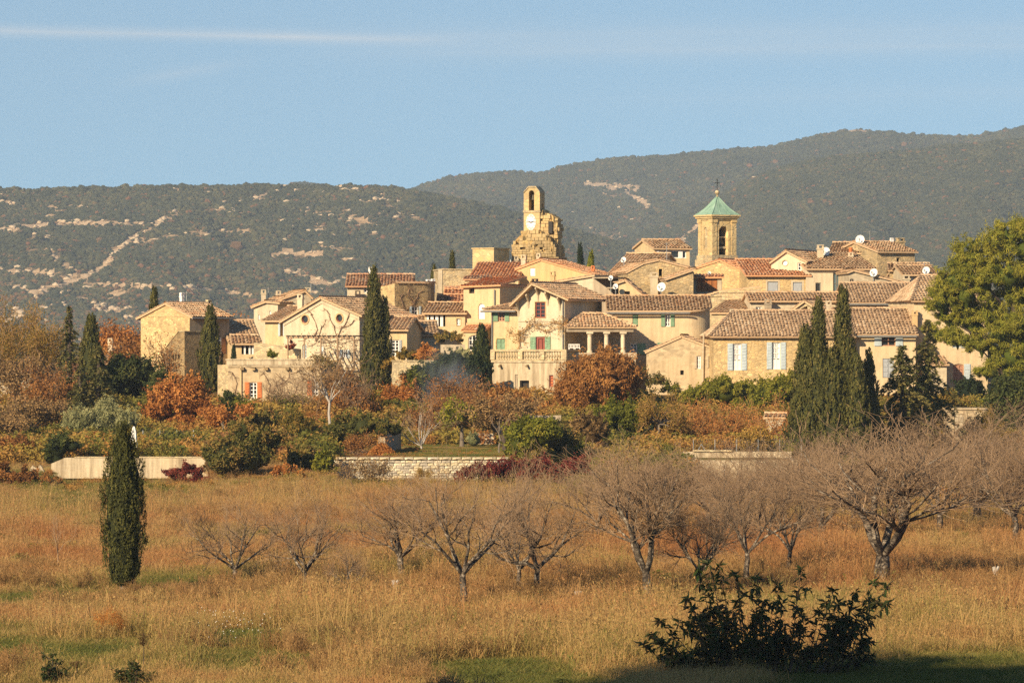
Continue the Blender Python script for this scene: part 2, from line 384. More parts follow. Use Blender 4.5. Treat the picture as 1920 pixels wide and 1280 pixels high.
# ------------------------------------------------------------------ wooded limestone hills behind the village
HILLS = {
 'near': dict(D0=2150., D1=2750., z0=-2., prof=[(-2600, 420), (-400, 362), (0, 355), (60, 356), (160, 353), (330, 351), (400, 351), (480, 347), (560, 350), (640, 350), (700, 350), (760, 357), (830, 368), (900, 382), (1000, 410), (1100, 440), (1250, 480), (1500, 545), (4500, 600)]),
 'spur': dict(D0=2300., D1=3300., z0=-2., prof=[(-2600, 640), (700, 600), (900, 560), (1050, 500), (1200, 440), (1300, 398), (1380, 350), (1430, 326), (1480, 311), (1560, 294), (1700, 284), (1780, 273), (1920, 262), (2400, 250), (4500, 330)]),
 'far': dict(D0=2900., D1=4300., z0=-2., prof=[(-2600, 480), (300, 420), (420, 368), (500, 352), (560, 343), (610, 349), (680, 362), (740, 366), (775, 354), (840, 333), (900, 325), (960, 323), (1010, 325), (1060, 312), (1150, 298), (1260, 292), (1370, 280), (1450, 275), (1530, 256), (1580, 246), (1610, 243), (1650, 247), (1700, 252), (1780, 257), (1840, 255), (1920, 238), (2300, 222), (4500, 330)]),
}
def hill_pt(h, px, t):
    px = np.asarray(px, float); t = np.asarray(t, float)
    pr = np.array(h['prof'], float); py = np.interp(px, pr[:, 0], pr[:, 1]) + 2.2 * (fbm(px / 26, px * 0, 41, 3) - .5)
    zr = CZ + (CY - py) / F * h['D1']
    D = h['D0'] + t * (h['D1'] - h['D0']); tt = np.clip(t, 0, 1)
    z = h['z0'] + (zr - h['z0']) * tt ** .9
    z = z + (zr - h['z0']) * .16 * (fbm(px / 150 + 3 * tt, tt * 3.5, 7, 4) - .5) * np.sin(np.pi * tt) * 2
    z = np.where(t > 1, zr - (t - 1) * (zr - h['z0']) * .8, z)
    return (px - CX) / F * D, D, z
PATHS = [  # bare limestone ground seen from the field (pixels of the photograph): polyline, half width, how bare
 ([(-60, 432), (0, 430), (90, 421), (200, 418), (285, 420)], 8, 1.), ([(330, 400), (290, 420), (245, 448), (215, 475), (195, 498), (150, 523), (60, 548)], 8, 1.),
 ([(225, 462), (300, 446), (380, 437), (470, 433)], 9, .75), ([(-60, 505), (60, 508), (150, 520), (90, 470)], 9, .8), ([(150, 530), (250, 538), (350, 540), (470, 553)], 7, .9),
 ([(560, 395), (620, 402), (690, 415), (650, 420)], 11, .7), ([(700, 400), (780, 408)], 9, .6), ([(60, 470), (110, 480)], 14, .5), ([(-30, 378), (25, 382)], 7, .9), ([(130, 386), (165, 389)], 4, .8),
 ([(440, 365), (520, 385)], 10, .3), ([(400, 470), (560, 490)], 12, .35), ([(280, 500), (290, 530)], 12, .5), ([(1100, 346), (1140, 350), (1190, 352), (1180, 366), (1205, 378), (1212, 386)], 9, 1.), ([(1130, 362), (1165, 370)], 8, .6),
 ([(1050, 415), (1130, 428), (1160, 440)], 9, .45), ([(1110, 430), (1150, 447)], 8, .6), ([(1180, 420), (1270, 425)], 8, .4), ([(1280, 450), (1300, 430), (1312, 420)], 9, .9), ([(1400, 340), (1460, 310)], 7, .3),
 ([(1590, 246), (1640, 246)], 4, .8), ([(1700, 380), (1800, 390)], 14, .25), ([(1860, 330), (1925, 340)], 10, .3), ([(1330, 370), (1360, 395)], 7, .35)]
def bareness(px, py):
    b = np.zeros(np.shape(px))
    gr_ = fbm(px / 8, py / 4, 63, 3); wob = 1.7 * fbm(px / 14, py / 7, 61, 3)
    for pl, w, k in PATHS:
        for (x0, y0), (x1, y1) in zip(pl[:-1], pl[1:]):
            dx, dy = x1 - x0, y1 - y0; t = np.clip(((px - x0) * dx + (py - y0) * dy) / (dx * dx + dy * dy), 0, 1)
            d = np.hypot(px - x0 - t * dx, (py - y0 - t * dy) * 1.5)
            b = np.maximum(b, k * np.clip(1.6 - d / (w * wob), 0, 1) * np.clip(.55 + 1.5 * (gr_ - .25), .2, 1))
    sp_ = sstep(.51, .70, fbm(px / 30, py / 9, 77, 4)) * sstep(.38, .55, fbm(px / 200, py / 90, 78, 2))
    return np.maximum(b, (.20 + .66 * (1 - sstep(500, 1050, px)) + .3 * np.exp(-((px - 1150) / 130) ** 2 - ((py - 425) / 30) ** 2)) * sp_)
def hill_mat():
    m, nt, b = new_mat('hill_soil_and_limestone', .95, .1)
    at = nd(nt, 'ShaderNodeAttribute', attribute_name='tint')
    n1 = nd(nt, 'ShaderNodeTexNoise', {'Vector': coords(nt), 'Scale': .22, 'Detail': 6, 'Roughness': .75})
    f = nd(nt, 'ShaderNodeMath', {0: at.outputs['Fac'], 1: nd(nt, 'ShaderNodeMath', {0: n1.outputs[0], 1: .5}, operation='SUBTRACT').outputs[0]}, operation='ADD').outputs[0]
    col = ramp(nt, f, [(.2, (.055, .055, .028)), (.42, (.16, .11, .055)), (.6, (.40, .27, .15)), (.9, (.58, .42, .26))])
    nt.links.new(col, b.inputs['Base Color']); bump(nt, b, n1.outputs[0], 1.5, .8); return m
HM = hill_mat()
def bush_mesh(seed, mat, sub=2, flat=.7):
    bm = bmesh.new(); bmesh.ops.create_icosphere(bm, subdivisions=sub, radius=1); rg = random.Random(seed)
    ph = [Vector((rg.uniform(-9, 9), rg.uniform(-9, 9), rg.uniform(-9, 9))) for _ in range(3)]
    from mathutils import noise
    for v in bm.verts:
        k = 1 + .45 * noise.noise(v.co * 1.6 + ph[0]) + .25 * noise.noise(v.co * 3.6 + ph[1]); v.co *= k; v.co.z = v.co.z * flat + .45
    me = bpy.data.meshes.new('bush'); bm.to_mesh(me); bm.free(); me.materials.append(mat); return me
BUSHM = leafmat('hill_scrub_foliage', [(0, (.030, .036, .020)), (.4, (.058, .060, .030)), (.66, (.095, .085, .038)), (.8, (.125, .075, .035)), (1, (.16, .075, .035))], 0, .9, True, 0)
ROCKM = paint('limestone', (.52, .40, .26), .9, .3)
def build_hill(key, nb, rad, seed, p0=-700, p1=2620):
    h = HILLS[key]; rg = np.random.default_rng(seed)
    pxs = np.concatenate([np.linspace(-2600, -720, 30), np.arange(-700, -150, 16.), np.arange(-150, 2075, 7.), np.arange(2080, 2700, 16.), np.linspace(2720, 4500, 30)]); ts = np.concatenate([np.linspace(0, 1, 90), [1.1, 1.4, 2.2]])
    PX, T = np.meshgrid(pxs, ts, indexing='xy'); Xh, Dh, Zh = hill_pt(h, PX, T)
    V = np.stack([Xh, Dh, Zh], -1).reshape(-1, 3); nr, nc = PX.shape
    i = (np.arange(nr - 1)[:, None] * nc + np.arange(nc - 1)[None]).ravel(); Fc = np.stack([i, i + 1, i + nc + 1, i + nc], -1)
    c = V[Fc].mean(1); cpx = c[:, 0] / c[:, 1] * F + CX; cpy = CY - (c[:, 2] - CZ) / c[:, 1] * F
    o = np_obj('hill', V, Fc, HM, .08 + .75 * bareness(cpx, cpy), smooth=True); o['kind'] = 'structure'
    px = rg.uniform(p0, p1, nb); t = rg.uniform(0, 1.03, nb); x, d, z = hill_pt(h, px, t); py = CY - (z - CZ) / d * F
    keep = rg.random(nb) > bareness(px, py) * 1.25
    low = sstep(430, 640, py); tn = np.clip(rg.normal(.27, .15, nb) + .55 * (fbm(px / 40, py / 16, 91, 3) - .5) + .30 * low * (fbm(px / 25, py / 12, 92, 2) > .5) * (px < 1300), 0, 1)
    tn = np.where(rg.random(nb) < .04 + .16 * low * (px < 1300), rg.uniform(.7, 1, nb), tn)
    r = rad * rg.lognormal(0, .3, nb); r = np.where(t > .97, r * 1.1, r)
    s = np.stack([r * rg.uniform(.85, 1.2, nb), r * rg.uniform(.85, 1.2, nb), r * rg.uniform(.75, 1.25, nb)], -1)
    rot = np.stack([np.zeros(nb), np.zeros(nb), rg.uniform(0, 6.28, nb)], -1)
    k = keep
    scatter('hill_scrub', np.stack([x, d, z - .2 * r], -1)[k], rot[k], s[k], rg.integers(0, 4, nb)[k], tn[k], [bush_mesh(seed * 10 + q, BUSHM) for q in range(4)])
    # boulders and ledges on the bare places
    px = rg.uniform(-100, 2050, 60000); t = rg.uniform(0, 1, 60000); x, d, z = hill_pt(h, px, t); py = CY - (z - CZ) / d * F
    k = rg.random(60000) < bareness(px, py) ** 2 * .22; n = int(k.sum())
    if n:
        r = rg.uniform(.4, 1.6, n); s = np.stack([r * 1.6, r, r * rg.uniform(.5, 1.2, n)], -1); rot = np.stack([np.zeros(n), np.zeros(n), rg.uniform(0, 6.28, n)], -1)
        scatter('limestone_rocks', np.stack([x[k], d[k], z[k]], -1), rot, s, rg.integers(0, 2, n), np.zeros(n), [bush_mesh(900 + q, ROCKM, 1, .8) for q in range(2)])
build_hill('near', 150000, .98, 1, -900, 1600); build_hill('spur', 170000, 1.0, 2, 700, 2600); build_hill('far', 160000, 1.25, 3, 300, 2600)
_r = np.random.default_rng(77); _y = np.exp(_r.uniform(math.log(470), math.log(2200), 9000)); _p = _r.uniform(-900, 2700, 9000); _x = (_p - CX) / F * _y; _k = fbm(_x / 60, _y / 90, 5, 3) > .47; _s = _r.uniform(.8, 2.2, 9000)
scatter('hill_scrub', np.stack([_x, _y, gz(_x, _y) - .2], -1)[_k], np.stack([0 * _x, 0 * _x, _r.uniform(0, 6.28, 9000)], -1)[_k], np.repeat(_s[:, None], 3, 1)[_k], _r.integers(0, 2, 9000)[_k], np.clip(_r.normal(.5, .25, 9000), 0, 1)[_k], [bush_mesh(70 + q_, BUSHM) for q_ in range(2)])
# ------------------------------------------------------------------ buildings
class Vol:
    """one block of a building. Local axes: x along the front, y away from the viewer, z up; fitted to the photograph through the lens."""
    def __init__(s, px, py, D, a=0, name=None, label=None, cat='house', base=None, group=None, wall='cream', tile='tan', sink=5):
        s.O = P(px, py, D); s.a = R(a); s.M = Matrix.Translation(s.O) @ Matrix.Rotation(s.a, 4, 'Z'); s.Mi = s.M.inverted()
        s.wall = wall; s.tile = tile; s.sink = sink; s.op = []
        if base is None:
            s.root = empty(name, s.O, s.a); tag(s.root, label, cat, group); s.rel = Matrix.Identity(4); s.rM = s.M
        else:
            s.root = base.root; s.rM = base.rM; s.rel = s.rM.inverted() @ s.M
        s.W = None; s.dp = None; s.seed = int(abs(px * 7 + py * 13)) % 9999
    # pixel -> local point on a plane
    def on(s, px, py, axis, val):
        c = s.Mi @ Vector((0, 0, CZ)); r = s.Mi.to_3x3() @ Vector(((px - CX) / F, 1, (CY - py) / F))
        return c + r * ((val - c[axis]) / r[axis])
    def f(s, px, py): p = s.on(px, py, 1, 0); return p.x, p.z
    def zat(s, py, y, px=None):                      # height of a pixel row at local depth y
        p = s.on(px if px else s.px_mid, py, 1, y); return p.z
    def link(s, o, parent=None):
        link(o, s.root if parent is None else parent)
        if parent is None: o.matrix_basis = s.rel
        return o
    def mesh(s, mb, name, mat, parent=None): return s.link(bpy.data.objects.new(name, mb.mesh(name, M[mat] if isinstance(mat, str) else mat)), parent)
    # faces -> 3D
    def to3(s, face, al, z, o=0.0):
        if face == 'F': return Vector((al, -o, z))
        if face == 'R': return Vector((s.W + o, al, z))
        if face == 'L': return Vector((-o, al, z))
        return Vector((al, s.dp + o, z))
    def face_uv(s, face, px, py):
        if face == 'F': p = s.on(px, py, 1, 0); return p.x, p.z
        p = s.on(px, py, 0, s.W if face == 'R' else 0); return p.y, p.z
    def open(s, face, x0, y0, x1, y1, kind='win', **kw): s.op.append((face, x0, y0, x1, y1, kind, kw))
    def rect(s, face, x0, y0, x1, y1):
        ym = (y0 + y1) / 2; xm = (x0 + x1) / 2
        a0 = s.face_uv(face, x0, ym)[0]; a1 = s.face_uv(face, x1, ym)[0]; z1 = s.face_uv(face, xm, y0)[1]; z0 = s.face_uv(face, xm, y1)[1]
        return min(a0, a1), max(a0, a1), z0, z1
    def hole(s, op):
        face, x0, y0, x1, y1, kind, kw = op; a0, a1, z0, z1 = s.rect(face, x0, y0, x1, y1)
        if kw.get('round'):
            c, zc, ra, rz = (a0 + a1) / 2, (z0 + z1) / 2, (a1 - a0) / 2, (z1 - z0) / 2
            return [(c + ra * math.cos(t), zc + rz * math.sin(t)) for t in [2 * math.pi * k / 16 for k in range(16)]]
        if kw.get('arch'):
            k = kw['arch'] if kw['arch'] is not True else .5
            rz = (a1 - a0) * k; c = (a0 + a1) / 2; ra = (a1 - a0) / 2
            return [(a0, z0), (a1, z0)] + [(c + ra * math.cos(t), z1 - rz + rz * math.sin(t)) for t in [math.pi * q / 10 for q in range(11)]]
        return [(a0, z0), (a1, z0), (a1, z1), (a0, z1)]
    def facade(s, mb, face, poly, reveal=.18):
        ops = [o for o in s.op if o[0] == face]; loops = [poly] + [s.hole(o) for o in ops]
        tr = geometry.tessellate_polygon([[Vector((a, z, 0)) for a, z in lp] for lp in loops])
        flat = [q for lp in loops for q in lp]
        mb.add([s.to3(face, a, z) for a, z in flat], [t for t in tr])
        for o, lp in zip(ops, loops[1:]):
            d = o[6].get('depth', .6 if o[5] == 'void' else reveal); n = len(lp)
            vs_ = [s.to3(face, a, z) for a, z in lp] + [s.to3(face, a, z, -d) for a, z in lp]
            mb.add(vs_, [(i, (i + 1) % n, n + (i + 1) % n, n + i) for i in range(n)])
    def prism(s, pf, pl, pr, pb, keep='FLRB'):
        mb = MB()
        for face, poly in (('F', pf), ('L', pl), ('R', pr), ('B', pb)):
            if face in keep: s.facade(mb, face, poly)
        o = s.mesh(mb, 'wall', s.wall)
        for i, op in enumerate(s.op): s.window(i, op)
        return o
    def window(s, i, op):
        face, x0, y0, x1, y1, kind, kw = op; a0, a1, z0, z1 = s.rect(face, x0, y0, x1, y1); w, h = a1 - a0, z1 - z0
        flip = -1 if face == 'L' else 1
        t3 = lambda a, z, o: s.to3(face, a, z, o)
        def bx(mb, A0, A1, Z0, Z1, O0, O1):
            c = [t3(a, z, o) for o in (O0, O1) for z in (Z0, Z1) for a in (A0, A1)]
            mb.add(c, [(0, 2, 3, 1), (4, 5, 7, 6), (0, 1, 5, 4), (2, 6, 7, 3), (0, 4, 6, 2), (1, 3, 7, 5)])
        name = kw.get('name', 'door' if kw.get('door') else 'window')
        hole = s.hole(op); n = len(hole); e = .05
        fr = MB(); d = kw.get('depth', .18)
        parent = None
        if kind in ('win', 'louver'):
            b = kw.get('bw', .06)
            if kw.get('arch') or kw.get('round'):
                c = (sum(a for a, z in hole) / n, (z0 + z1) / 2)
                inn = [(a + (c[0] - a) * min(.9, 2 * b / w), z + (c[1] - z) * min(.9, 2 * b / h)) for a, z in hole]
                vs_ = [t3(a, z, -.09) for a, z in hole] + [t3(a, z, -.09) for a, z in inn] + [t3(a, z, -.14) for a, z in inn]
                fr.add(vs_, [(k, (k + 1) % n, n + (k + 1) % n, n + k) for k in range(n)] + [(n + k, n + (k + 1) % n, 2 * n + (k + 1) % n, 2 * n + k) for k in range(n)])
            else:
                bx(fr, a0, a0 + b, z0, z1, -.14, -.08); bx(fr, a1 - b, a1, z0, z1, -.14, -.08); bx(fr, a0 + b, a1 - b, z1 - b, z1, -.14, -.08); bx(fr, a0 + b, a1 - b, z0, z0 + b, -.14, -.08)
            if kw.get('v', 1):
                nv = kw.get('v', 1)
                for k in range(nv):
                    c = a0 + w * (k + 1) / (nv + 1); bx(fr, c - b * .6, c + b * .6, z0 + b, z1 - b * 1.2, -.135, -.085)
            nh = kw.get('h', 2)
            for k in range(nh):
                c = z0 + h * (k + 1) / (nh + 1); bx(fr, a0 + b, a1 - b, c - b * .35, c + b * .35, -.13, -.09)
            if kw.get('panel'):                      # solid lower panel of a glazed door
                bx(fr, a0 + b, a1 - b, z0 + b, z0 + h * kw['panel'], -.135, -.1)
            parent = s.mesh(fr, name, kw.get('col', 'white'))
            pn = MB(); pn.add([t3(a, z, -.15) for a, z in hole], [tuple(range(n))]); s.link(bpy.data.objects.new('pane', pn.mesh('pane', M[kw.get('glass', 'glass')])), parent)
            if kw.get('curtain'):
                cu = MB(); k = kw['curtain']; bx(cu, a0 + w * .08, a0 + w * .36, z0 + h * k, z1 - h * .05, -.149, -.143); bx(cu, a1 - w * .36, a1 - w * .08, z0 + h * k, z1 - h * .05, -.149, -.143)
                s.link(bpy.data.objects.new('curtain', cu.mesh('curtain', M['white'])), parent)
        elif kind == 'panel':                       # closed leaves or blind
            nl = kw.get('leaves', 2)
            for k in range(nl):
                c0, c1 = a0 + w * k / nl + .012, a0 + w * (k + 1) / nl - .012
                if kw.get('arch'): continue
                bx(fr, c0, c1, z0 + .02, z1 - .02, -.12, -.06)
                for q in range(kw.get('slats', 5)):
                    zz = z0 + h * (q + .5) / kw.get('slats', 5); bx(fr, c0 + .04, c1 - .04, zz - h * .28 / kw.get('slats', 5), zz + h * .28 / kw.get('slats', 5), -.06, -.035)
            if kw.get('arch'): fr.add([t3(a, z, -.08) for a, z in hole], [tuple(range(n))])
            parent = s.mesh(fr, kw.get('name', 'door' if kw.get('door') else 'shutter'), kw.get('col', 'greyblue'))
        elif kind == 'void':
            dd = kw.get('depth', .6); fr.add([t3(a, z, -dd + .01) for a, z in hole], [tuple(range(n))])
            parent = s.mesh(fr, name, kw.get('col', 'void'))
        if kw.get('sur'):                           # pale dressed surround, standing proud
            sb = MB(); q = kw['sur']; bx(sb, a0 - q, a0, z0 - q * .6, z1 + q, -.02, .025); bx(sb, a1, a1 + q, z0 - q * .6, z1 + q, -.02, .025); bx(sb, a0, a1, z1, z1 + q, -.02, .025); bx(sb, a0, a1, z0 - q * .6, z0, -.02, .05)
            s.link(bpy.data.objects.new('surround', sb.mesh('surround', M['stone_fine'] if 'surc' not in kw else M[kw['surc']])), parent)
        if kw.get('ring'):
            rb = MB(); q = 1 + kw['ring']; c, zc = (a0 + a1) / 2, (z0 + z1) / 2; m2 = 20
            for k in range(m2):
                t0, t1 = 2 * math.pi * k / m2, 2 * math.pi * (k + 1) / m2
                pt = lambda t, kk, o: t3(c + w / 2 * kk * math.cos(t), zc + h / 2 * kk * math.sin(t), o)
                rb.add([pt(t0, 1, .04), pt(t1, 1, .04), pt(t1, q, .04), pt(t0, q, .04), pt(t1, q, -.01), pt(t0, q, -.01)], [(0, 1, 2, 3), (3, 2, 4, 5)])
            s.link(bpy.data.objects.new('surround', rb.mesh('surround', M['stone_fine'])), parent)
        sh = kw.get('sh')
        if sh:                                      # open shutters folded flat against the wall
            sw = kw.get('shw', .5) * w
            for side in sh:
                c0, c1 = ((a0 - sw - .01, a0 - .01) if (side == 'l') == (flip == 1) else (a1 + .01, a1 + sw + .01))
                sb = MB(); bx(sb, c0, c1, z0, z1, .02, .06); ns = kw.get('slats', 6)
                for q in range(ns):
                    zz = z0 + h * (q + .5) / ns; bx(sb, c0 + .05, c1 - .05, zz - h * .3 / ns, zz + h * .3 / ns, .06, .08)
                s.link(bpy.data.objects.new('shutter', sb.mesh('shutter', M[kw.get('shc', 'green')])), parent)
    # ---------------- roofs
    def slope(s, poly, e, roof=None, pitch=.22, course=.36, slab=.11):
        """a tiled roof plane: boarding slab (part) with cover tiles laid in columns up the slope (its sub-part)"""
        poly = [Vector(p) for p in poly]; nrm = (poly[1] - poly[0]).cross(poly[2] - poly[0]).normalized()
        if nrm.z < 0: nrm = -nrm; poly = poly[::-1]
        e = Vector(e).normalized(); e = (e - nrm * e.dot(nrm)).normalized(); g = nrm.cross(e)
        if g.z < 0: g = -g; e = -e
        mb = MB(); n = len(poly)
        mb.add(poly + [p - nrm * slab for p in poly], [tuple(range(n)), tuple(range(2 * n - 1, n - 1, -1))] + [(i, n + i, n + (i + 1) % n, (i + 1) % n) for i in range(n)])
        me = mb.mesh('roof', M['tile_' + s.tile]); a = me.attributes.new('tint', 'FLOAT', 'FACE'); a.data.foreach_set('value', np.full(len(me.polygons), .5, np.float32))
        ro = s.link(bpy.data.objects.new('roof', me))
        o = poly[0]; st = [((p - o).dot(e), (p - o).dot(g)) for p in poly]
        rg = np.random.default_rng(s.seed + int(abs(o.x * 31 + o.z * 17))); A0 = []
        s0, s1 = min(q[0] for q in st), max(q[0] for q in st)
        nc = max(2, int((s1 - s0) / pitch)); ph = (s1 - s0) / nc
        for k in range(nc):
            sc_ = s0 + ph * (k + .5); ts = []
            for (sa, ta), (sb, tb) in zip(st, st[1:] + st[:1]):
                if (sa - sc_) * (sb - sc_) < 0: ts.append(ta + (tb - ta) * (sc_ - sa) / (sb - sa))
            if len(ts) < 2: continue
            t0, t1 = min(ts), max(ts); nt_ = max(1, int((t1 - t0) / course))
            for q in range(nt_): A0.append((sc_, t0 + (t1 - t0) * q / nt_ - (.04 if q == 0 else 0), t0 + (t1 - t0) * (q + 1) / nt_ + .03))
        if not A0: return ro
        A0 = np.array(A0); nT = len(A0); ang = np.array([.05, 1.05, 2.09, 3.09]); rr = ph * .44
        js = rg.normal(0, .012, (nT, 1)); jl = rg.normal(0, .02, nT); jz = rg.normal(0, .012, nT)
        E, G, Nn = np.array(e), np.array(g), np.array(nrm); O = np.array(o); Vs = []
        for tt, lift, rad in ((A0[:, 1] + jl, .055 + jz, 1.0), (A0[:, 2] + jl, .012 + 0 * jz, .86)):
            sx = A0[:, :1] + js + rr * rad * np.cos(ang)[None]; hz = rr * .62 * rad * np.sin(ang)[None] + lift[:, None]
            Vs.append(O + sx[..., None] * E + tt[:, None, None] * G + hz[..., None] * Nn)
        V = np.concatenate(Vs, 1).reshape(-1, 3); b = (np.arange(nT) * 8)[:, None]
        Fc = np.concatenate([b + np.array([[k, k + 1, k + 5, k + 4]]) for k in range(3)], 0)
        col = np.clip(rg.normal(.58, .17, nT), .2, 1); cs = fbm(A0[:, 0] * .8, A0[:, 1] * .7, s.seed, 3); col = np.clip(col + .7 * (cs - .5), .1, 1)
        to = np_obj('tiles', V, Fc, M['tile_' + s.tile], np.tile(col, 3), ro); to['kind'] = 'stuff'
        return ro
    def cap_row(s, p0, p1, roof, r=.11):
        """ridge or verge tiles laid along a line"""
        p0, p1 = Vector(p0), Vector(p1); L = (p1 - p0).length; n = max(2, int(L / .4)); mb = MB(); d = (p1 - p0) / n
        e = d.normalized(); sd = e.cross(Vector((0, 0, 1))).normalized(); up = sd.cross(e)
        for k in range(n):
            a = p0 + d * k; b = a + d * 1.08
            ring = lambda c, q, l: [c + sd * (r * q * math.cos(t)) + up * (r * q * math.sin(t) + l) for t in (0, .8, 1.57, 2.35, 3.14)]
            mb.add(ring(a, 1.08, .03) + ring(b, .92, 0), [(i, i + 1, i + 6, i + 5) for i in range(4)])
        me = mb.mesh('ridge_tiles', M['tile_' + s.tile]); at = me.attributes.new('tint', 'FLOAT', 'FACE'); rg = np.random.default_rng(s.seed)
        at.data.foreach_set('value', np.repeat(np.clip(rg.normal(.6, .15, n), .2, 1), 4).astype(np.float32))
        o = bpy.data.objects.new('ridge_tiles', me); s.link(o, roof); o['kind'] = 'stuff'
    def cornice(s, x0, x1, z, y=0, teeth=True, mat=None):
        mb = MB(); mb.box(x0, x1, y - .12, y - .002, z - .10, z)
        if teeth:
            n = int((x1 - x0) / .24)
            for k in range(n): c = x0 + (k + .5) * (x1 - x0) / n; mb.box(c - .055, c + .055, y - .22, y - .121, z - .09, z - .005)
            mb.box(x0, x1, y - .10, y - .003, z - .22, z - .101)
        s.mesh(mb, 'cornice', mat or s.wall)
    def gutter(s, x0, x1, z, y=-.42):
        mb = MB(); mb.tube([(x0, y, z), (x1, y, z)], .07, 6); s.mesh(mb, 'gutter', 'zinc')
    def pipe(s, pts, r=.05, mat='zinc'): mb = MB(); mb.tube(pts, r, 6); s.mesh(mb, 'drainpipe', mat)
    def chimney(s, px, py_top, py_bot, wpx, y, mat='cream', pots=1, red=False, name='chimney'):
        """masonry stack standing on the roof at local depth y"""
        p = s.on(px, py_top, 1, y); q = s.on(px, py_bot, 1, y); w = m_(wpx, s.O.y + y) / 2
        mb = MB(); mb.box(p.x - w, p.x + w, y - w * .8, y + w * .8, q.z - .5, p.z - .18); mb.box(p.x - w * 1.18, p.x + w * 1.18, y - w, y + w, p.z - .18, p.z - .08)
        for k in (-1, 1): mb.box(p.x + k * w * .8 - .05, p.x + k * w * .8 + .05, y - w * .7, y + w * .7, p.z - .08, p.z + .10)
        mb.box(p.x - w * 1.05, p.x + w * 1.05, y - w * .85, y + w * .85, p.z + .10, p.z + .16)
        o = s.mesh(mb, name, mat)
        for k in range(pots if red else 0):
            pm = MB(); pm.lathe([(.13, p.z + .16), (.15, p.z + .5), (.11, p.z + .52)], 8, Matrix.Translation((p.x + (k - (pots - 1) / 2) * .35, y, 0)))
            me = pm.mesh('chimney_pot', M['orange']); s.link(bpy.data.objects.new('chimney_pot', me), o)
        return o
    def dish(s, px, py, rpx, y, foot_py, yaw=-.5):
        """satellite dish on its pole"""
        p = s.on(px, py, 1, y); r = m_(rpx, s.O.y + y); q = s.on(px, foot_py, 1, y)
        pole = MB(); pole.tube([(p.x, y + .16, q.z - .3), (p.x, y + .16, p.z), (p.x, y + .05, p.z)], .03, 6)
        po = s.mesh(pole, 'dish_pole', 'steel'); d = MB(); n = 20
        Mx = Matrix.Translation((p.x, y, p.z)) @ Matrix.Rotation(yaw - s.a, 4, 'Z') @ Matrix.Rotation(R(90 - 14), 4, 'X')
        prof = [(.03, -.11 * r / .35), (r * .5, -.085 * r / .35), (r * .85, -.03 * r / .35), (r, 0), (r, .012), (r * .8, -.01 * r / .35), (r * .4, -.06 * r / .35), (.02, -.075 * r / .35)]
        d.lathe(prof, n, Mx @ Matrix.Scale(1, 4))
        do = bpy.data.objects.new('satellite_dish', d.mesh('satellite_dish', M['dish'])); s.link(do, po)
        arm = MB(); arm.tube([Mx @ Vector((0, -r * .9, 0)), Mx @ Vector((0, -r * .2, r * 1.0))], .02, 5); arm.box(-.05, .05, -.06, .06, -.06, .06, Matrix.Translation(Mx @ Vector((0, -r * .2, r * 1.0))))
        s.link(bpy.data.objects.new('feed_arm', arm.mesh('feed_arm', M['steel'])), po)
    def antenna(s, px, py_top, py_bot, y, bars=5, wpx=22):
        p = s.on(px, py_top, 1, y); q = s.on(px, py_bot, 1, y); mb = MB(); w = m_(wpx, s.O.y) / 2
        mb.tube([(p.x, y, q.z - .4), (p.x, y, p.z)], .025, 5); mb.tube([(p.x - w, y, p.z - .1), (p.x + w, y + .2, p.z - .1)], .018, 4)
        for k in range(bars): c = p.x - w + 2 * w * k / (bars - 1); mb.tube([(c, y - .22, p.z - .1), (c, y + .28, p.z - .1)], .012, 4)
        s.mesh(mb, 'aerial', 'steel')
    # ---------------- whole blocks
    def gable_front(s, top, dp, oh=.3, ov=.2, keep='FLRB', flat=False, cap=True):
        """profile in the front plane (pixels, left to right) carried straight back by dp metres"""
        pts = [s.f(*q) for q in top]; s.dp = dp; s.W = pts[-1][0]; pts[0] = (0.0, pts[0][1]); s.top = pts
        z0 = -s.sink; pf = [(0, z0), (s.W, z0)] + [(x, z) for x, z in reversed(pts)]
        s.prism(pf, [(0, z0), (dp, z0), (dp, pts[0][1]), (0, pts[0][1])], [(0, z0), (dp, z0), (dp, pts[-1][1]), (0, pts[-1][1])], pf, keep)
        last = len(pts) - 2
        for i, ((xa, za), (xb, zb)) in enumerate(zip(pts[:-1], pts[1:])):
            if abs(xb - xa) < .05: continue
            L = math.hypot(xb - xa, zb - za); ux, uz = (xb - xa) / L, (zb - za) / L
            if flat or abs(zb - za) < .02 * L:
                mb = MB(); mb.box(xa - .06, xb + .06, -.08, dp + .08, za, za + .09); s.mesh(mb, 'roof_slab', s.wall); continue
            a, b = Vector((xa, 0, za)), Vector((xb, 0, zb)); d = Vector((ux, 0, uz))
            if i == 0 and zb > za: a = a - d * oh
            if i == last and zb < za: b = b + d * oh
            if i == 0 and zb < za: a = a - d * .12
            if i == last and zb > za: b = b + d * .12
            up = Vector((0, 0, .115 / max(.3, abs(ux))))
            a, b = a + up, b + up; f0, f1 = Vector((0, -ov, 0)), Vector((0, dp + ov, 0))
            ro = s.slope([a + f0, b + f0, b + f1, a + f1], (0, 1, 0))
            if cap and zb > za: s.cap_row(b + f0, b + f1, ro)
        return s
    def gable_side(s, px_r, py_e, py_r, dr=None, dp=None, oh=.35, ov=.15, ze_back=None, hip_l=0, hip_r=0, round_r=0, keep='FLRB', cap=True):
        """ridge parallel to the front; the front slope faces the viewer. dr: depth of the ridge, dp: full depth"""
        s.W = s.f(px_r, py_e)[0]; s.px_mid = (px_r + s.O.x / s.O.y * F + CX) / 2
        ze = s.f(s.px_mid, py_e)[1]; dr = dr or 4.0; dp = dp or dr * 2; s.dp = dp; s.ze = ze
        zr = s.zat(py_r, dr); s.zr = zr; zb = zr - (zr - ze) * (dp - dr) / dr if ze_back is None else ze_back; z0 = -s.sink; W = s.W
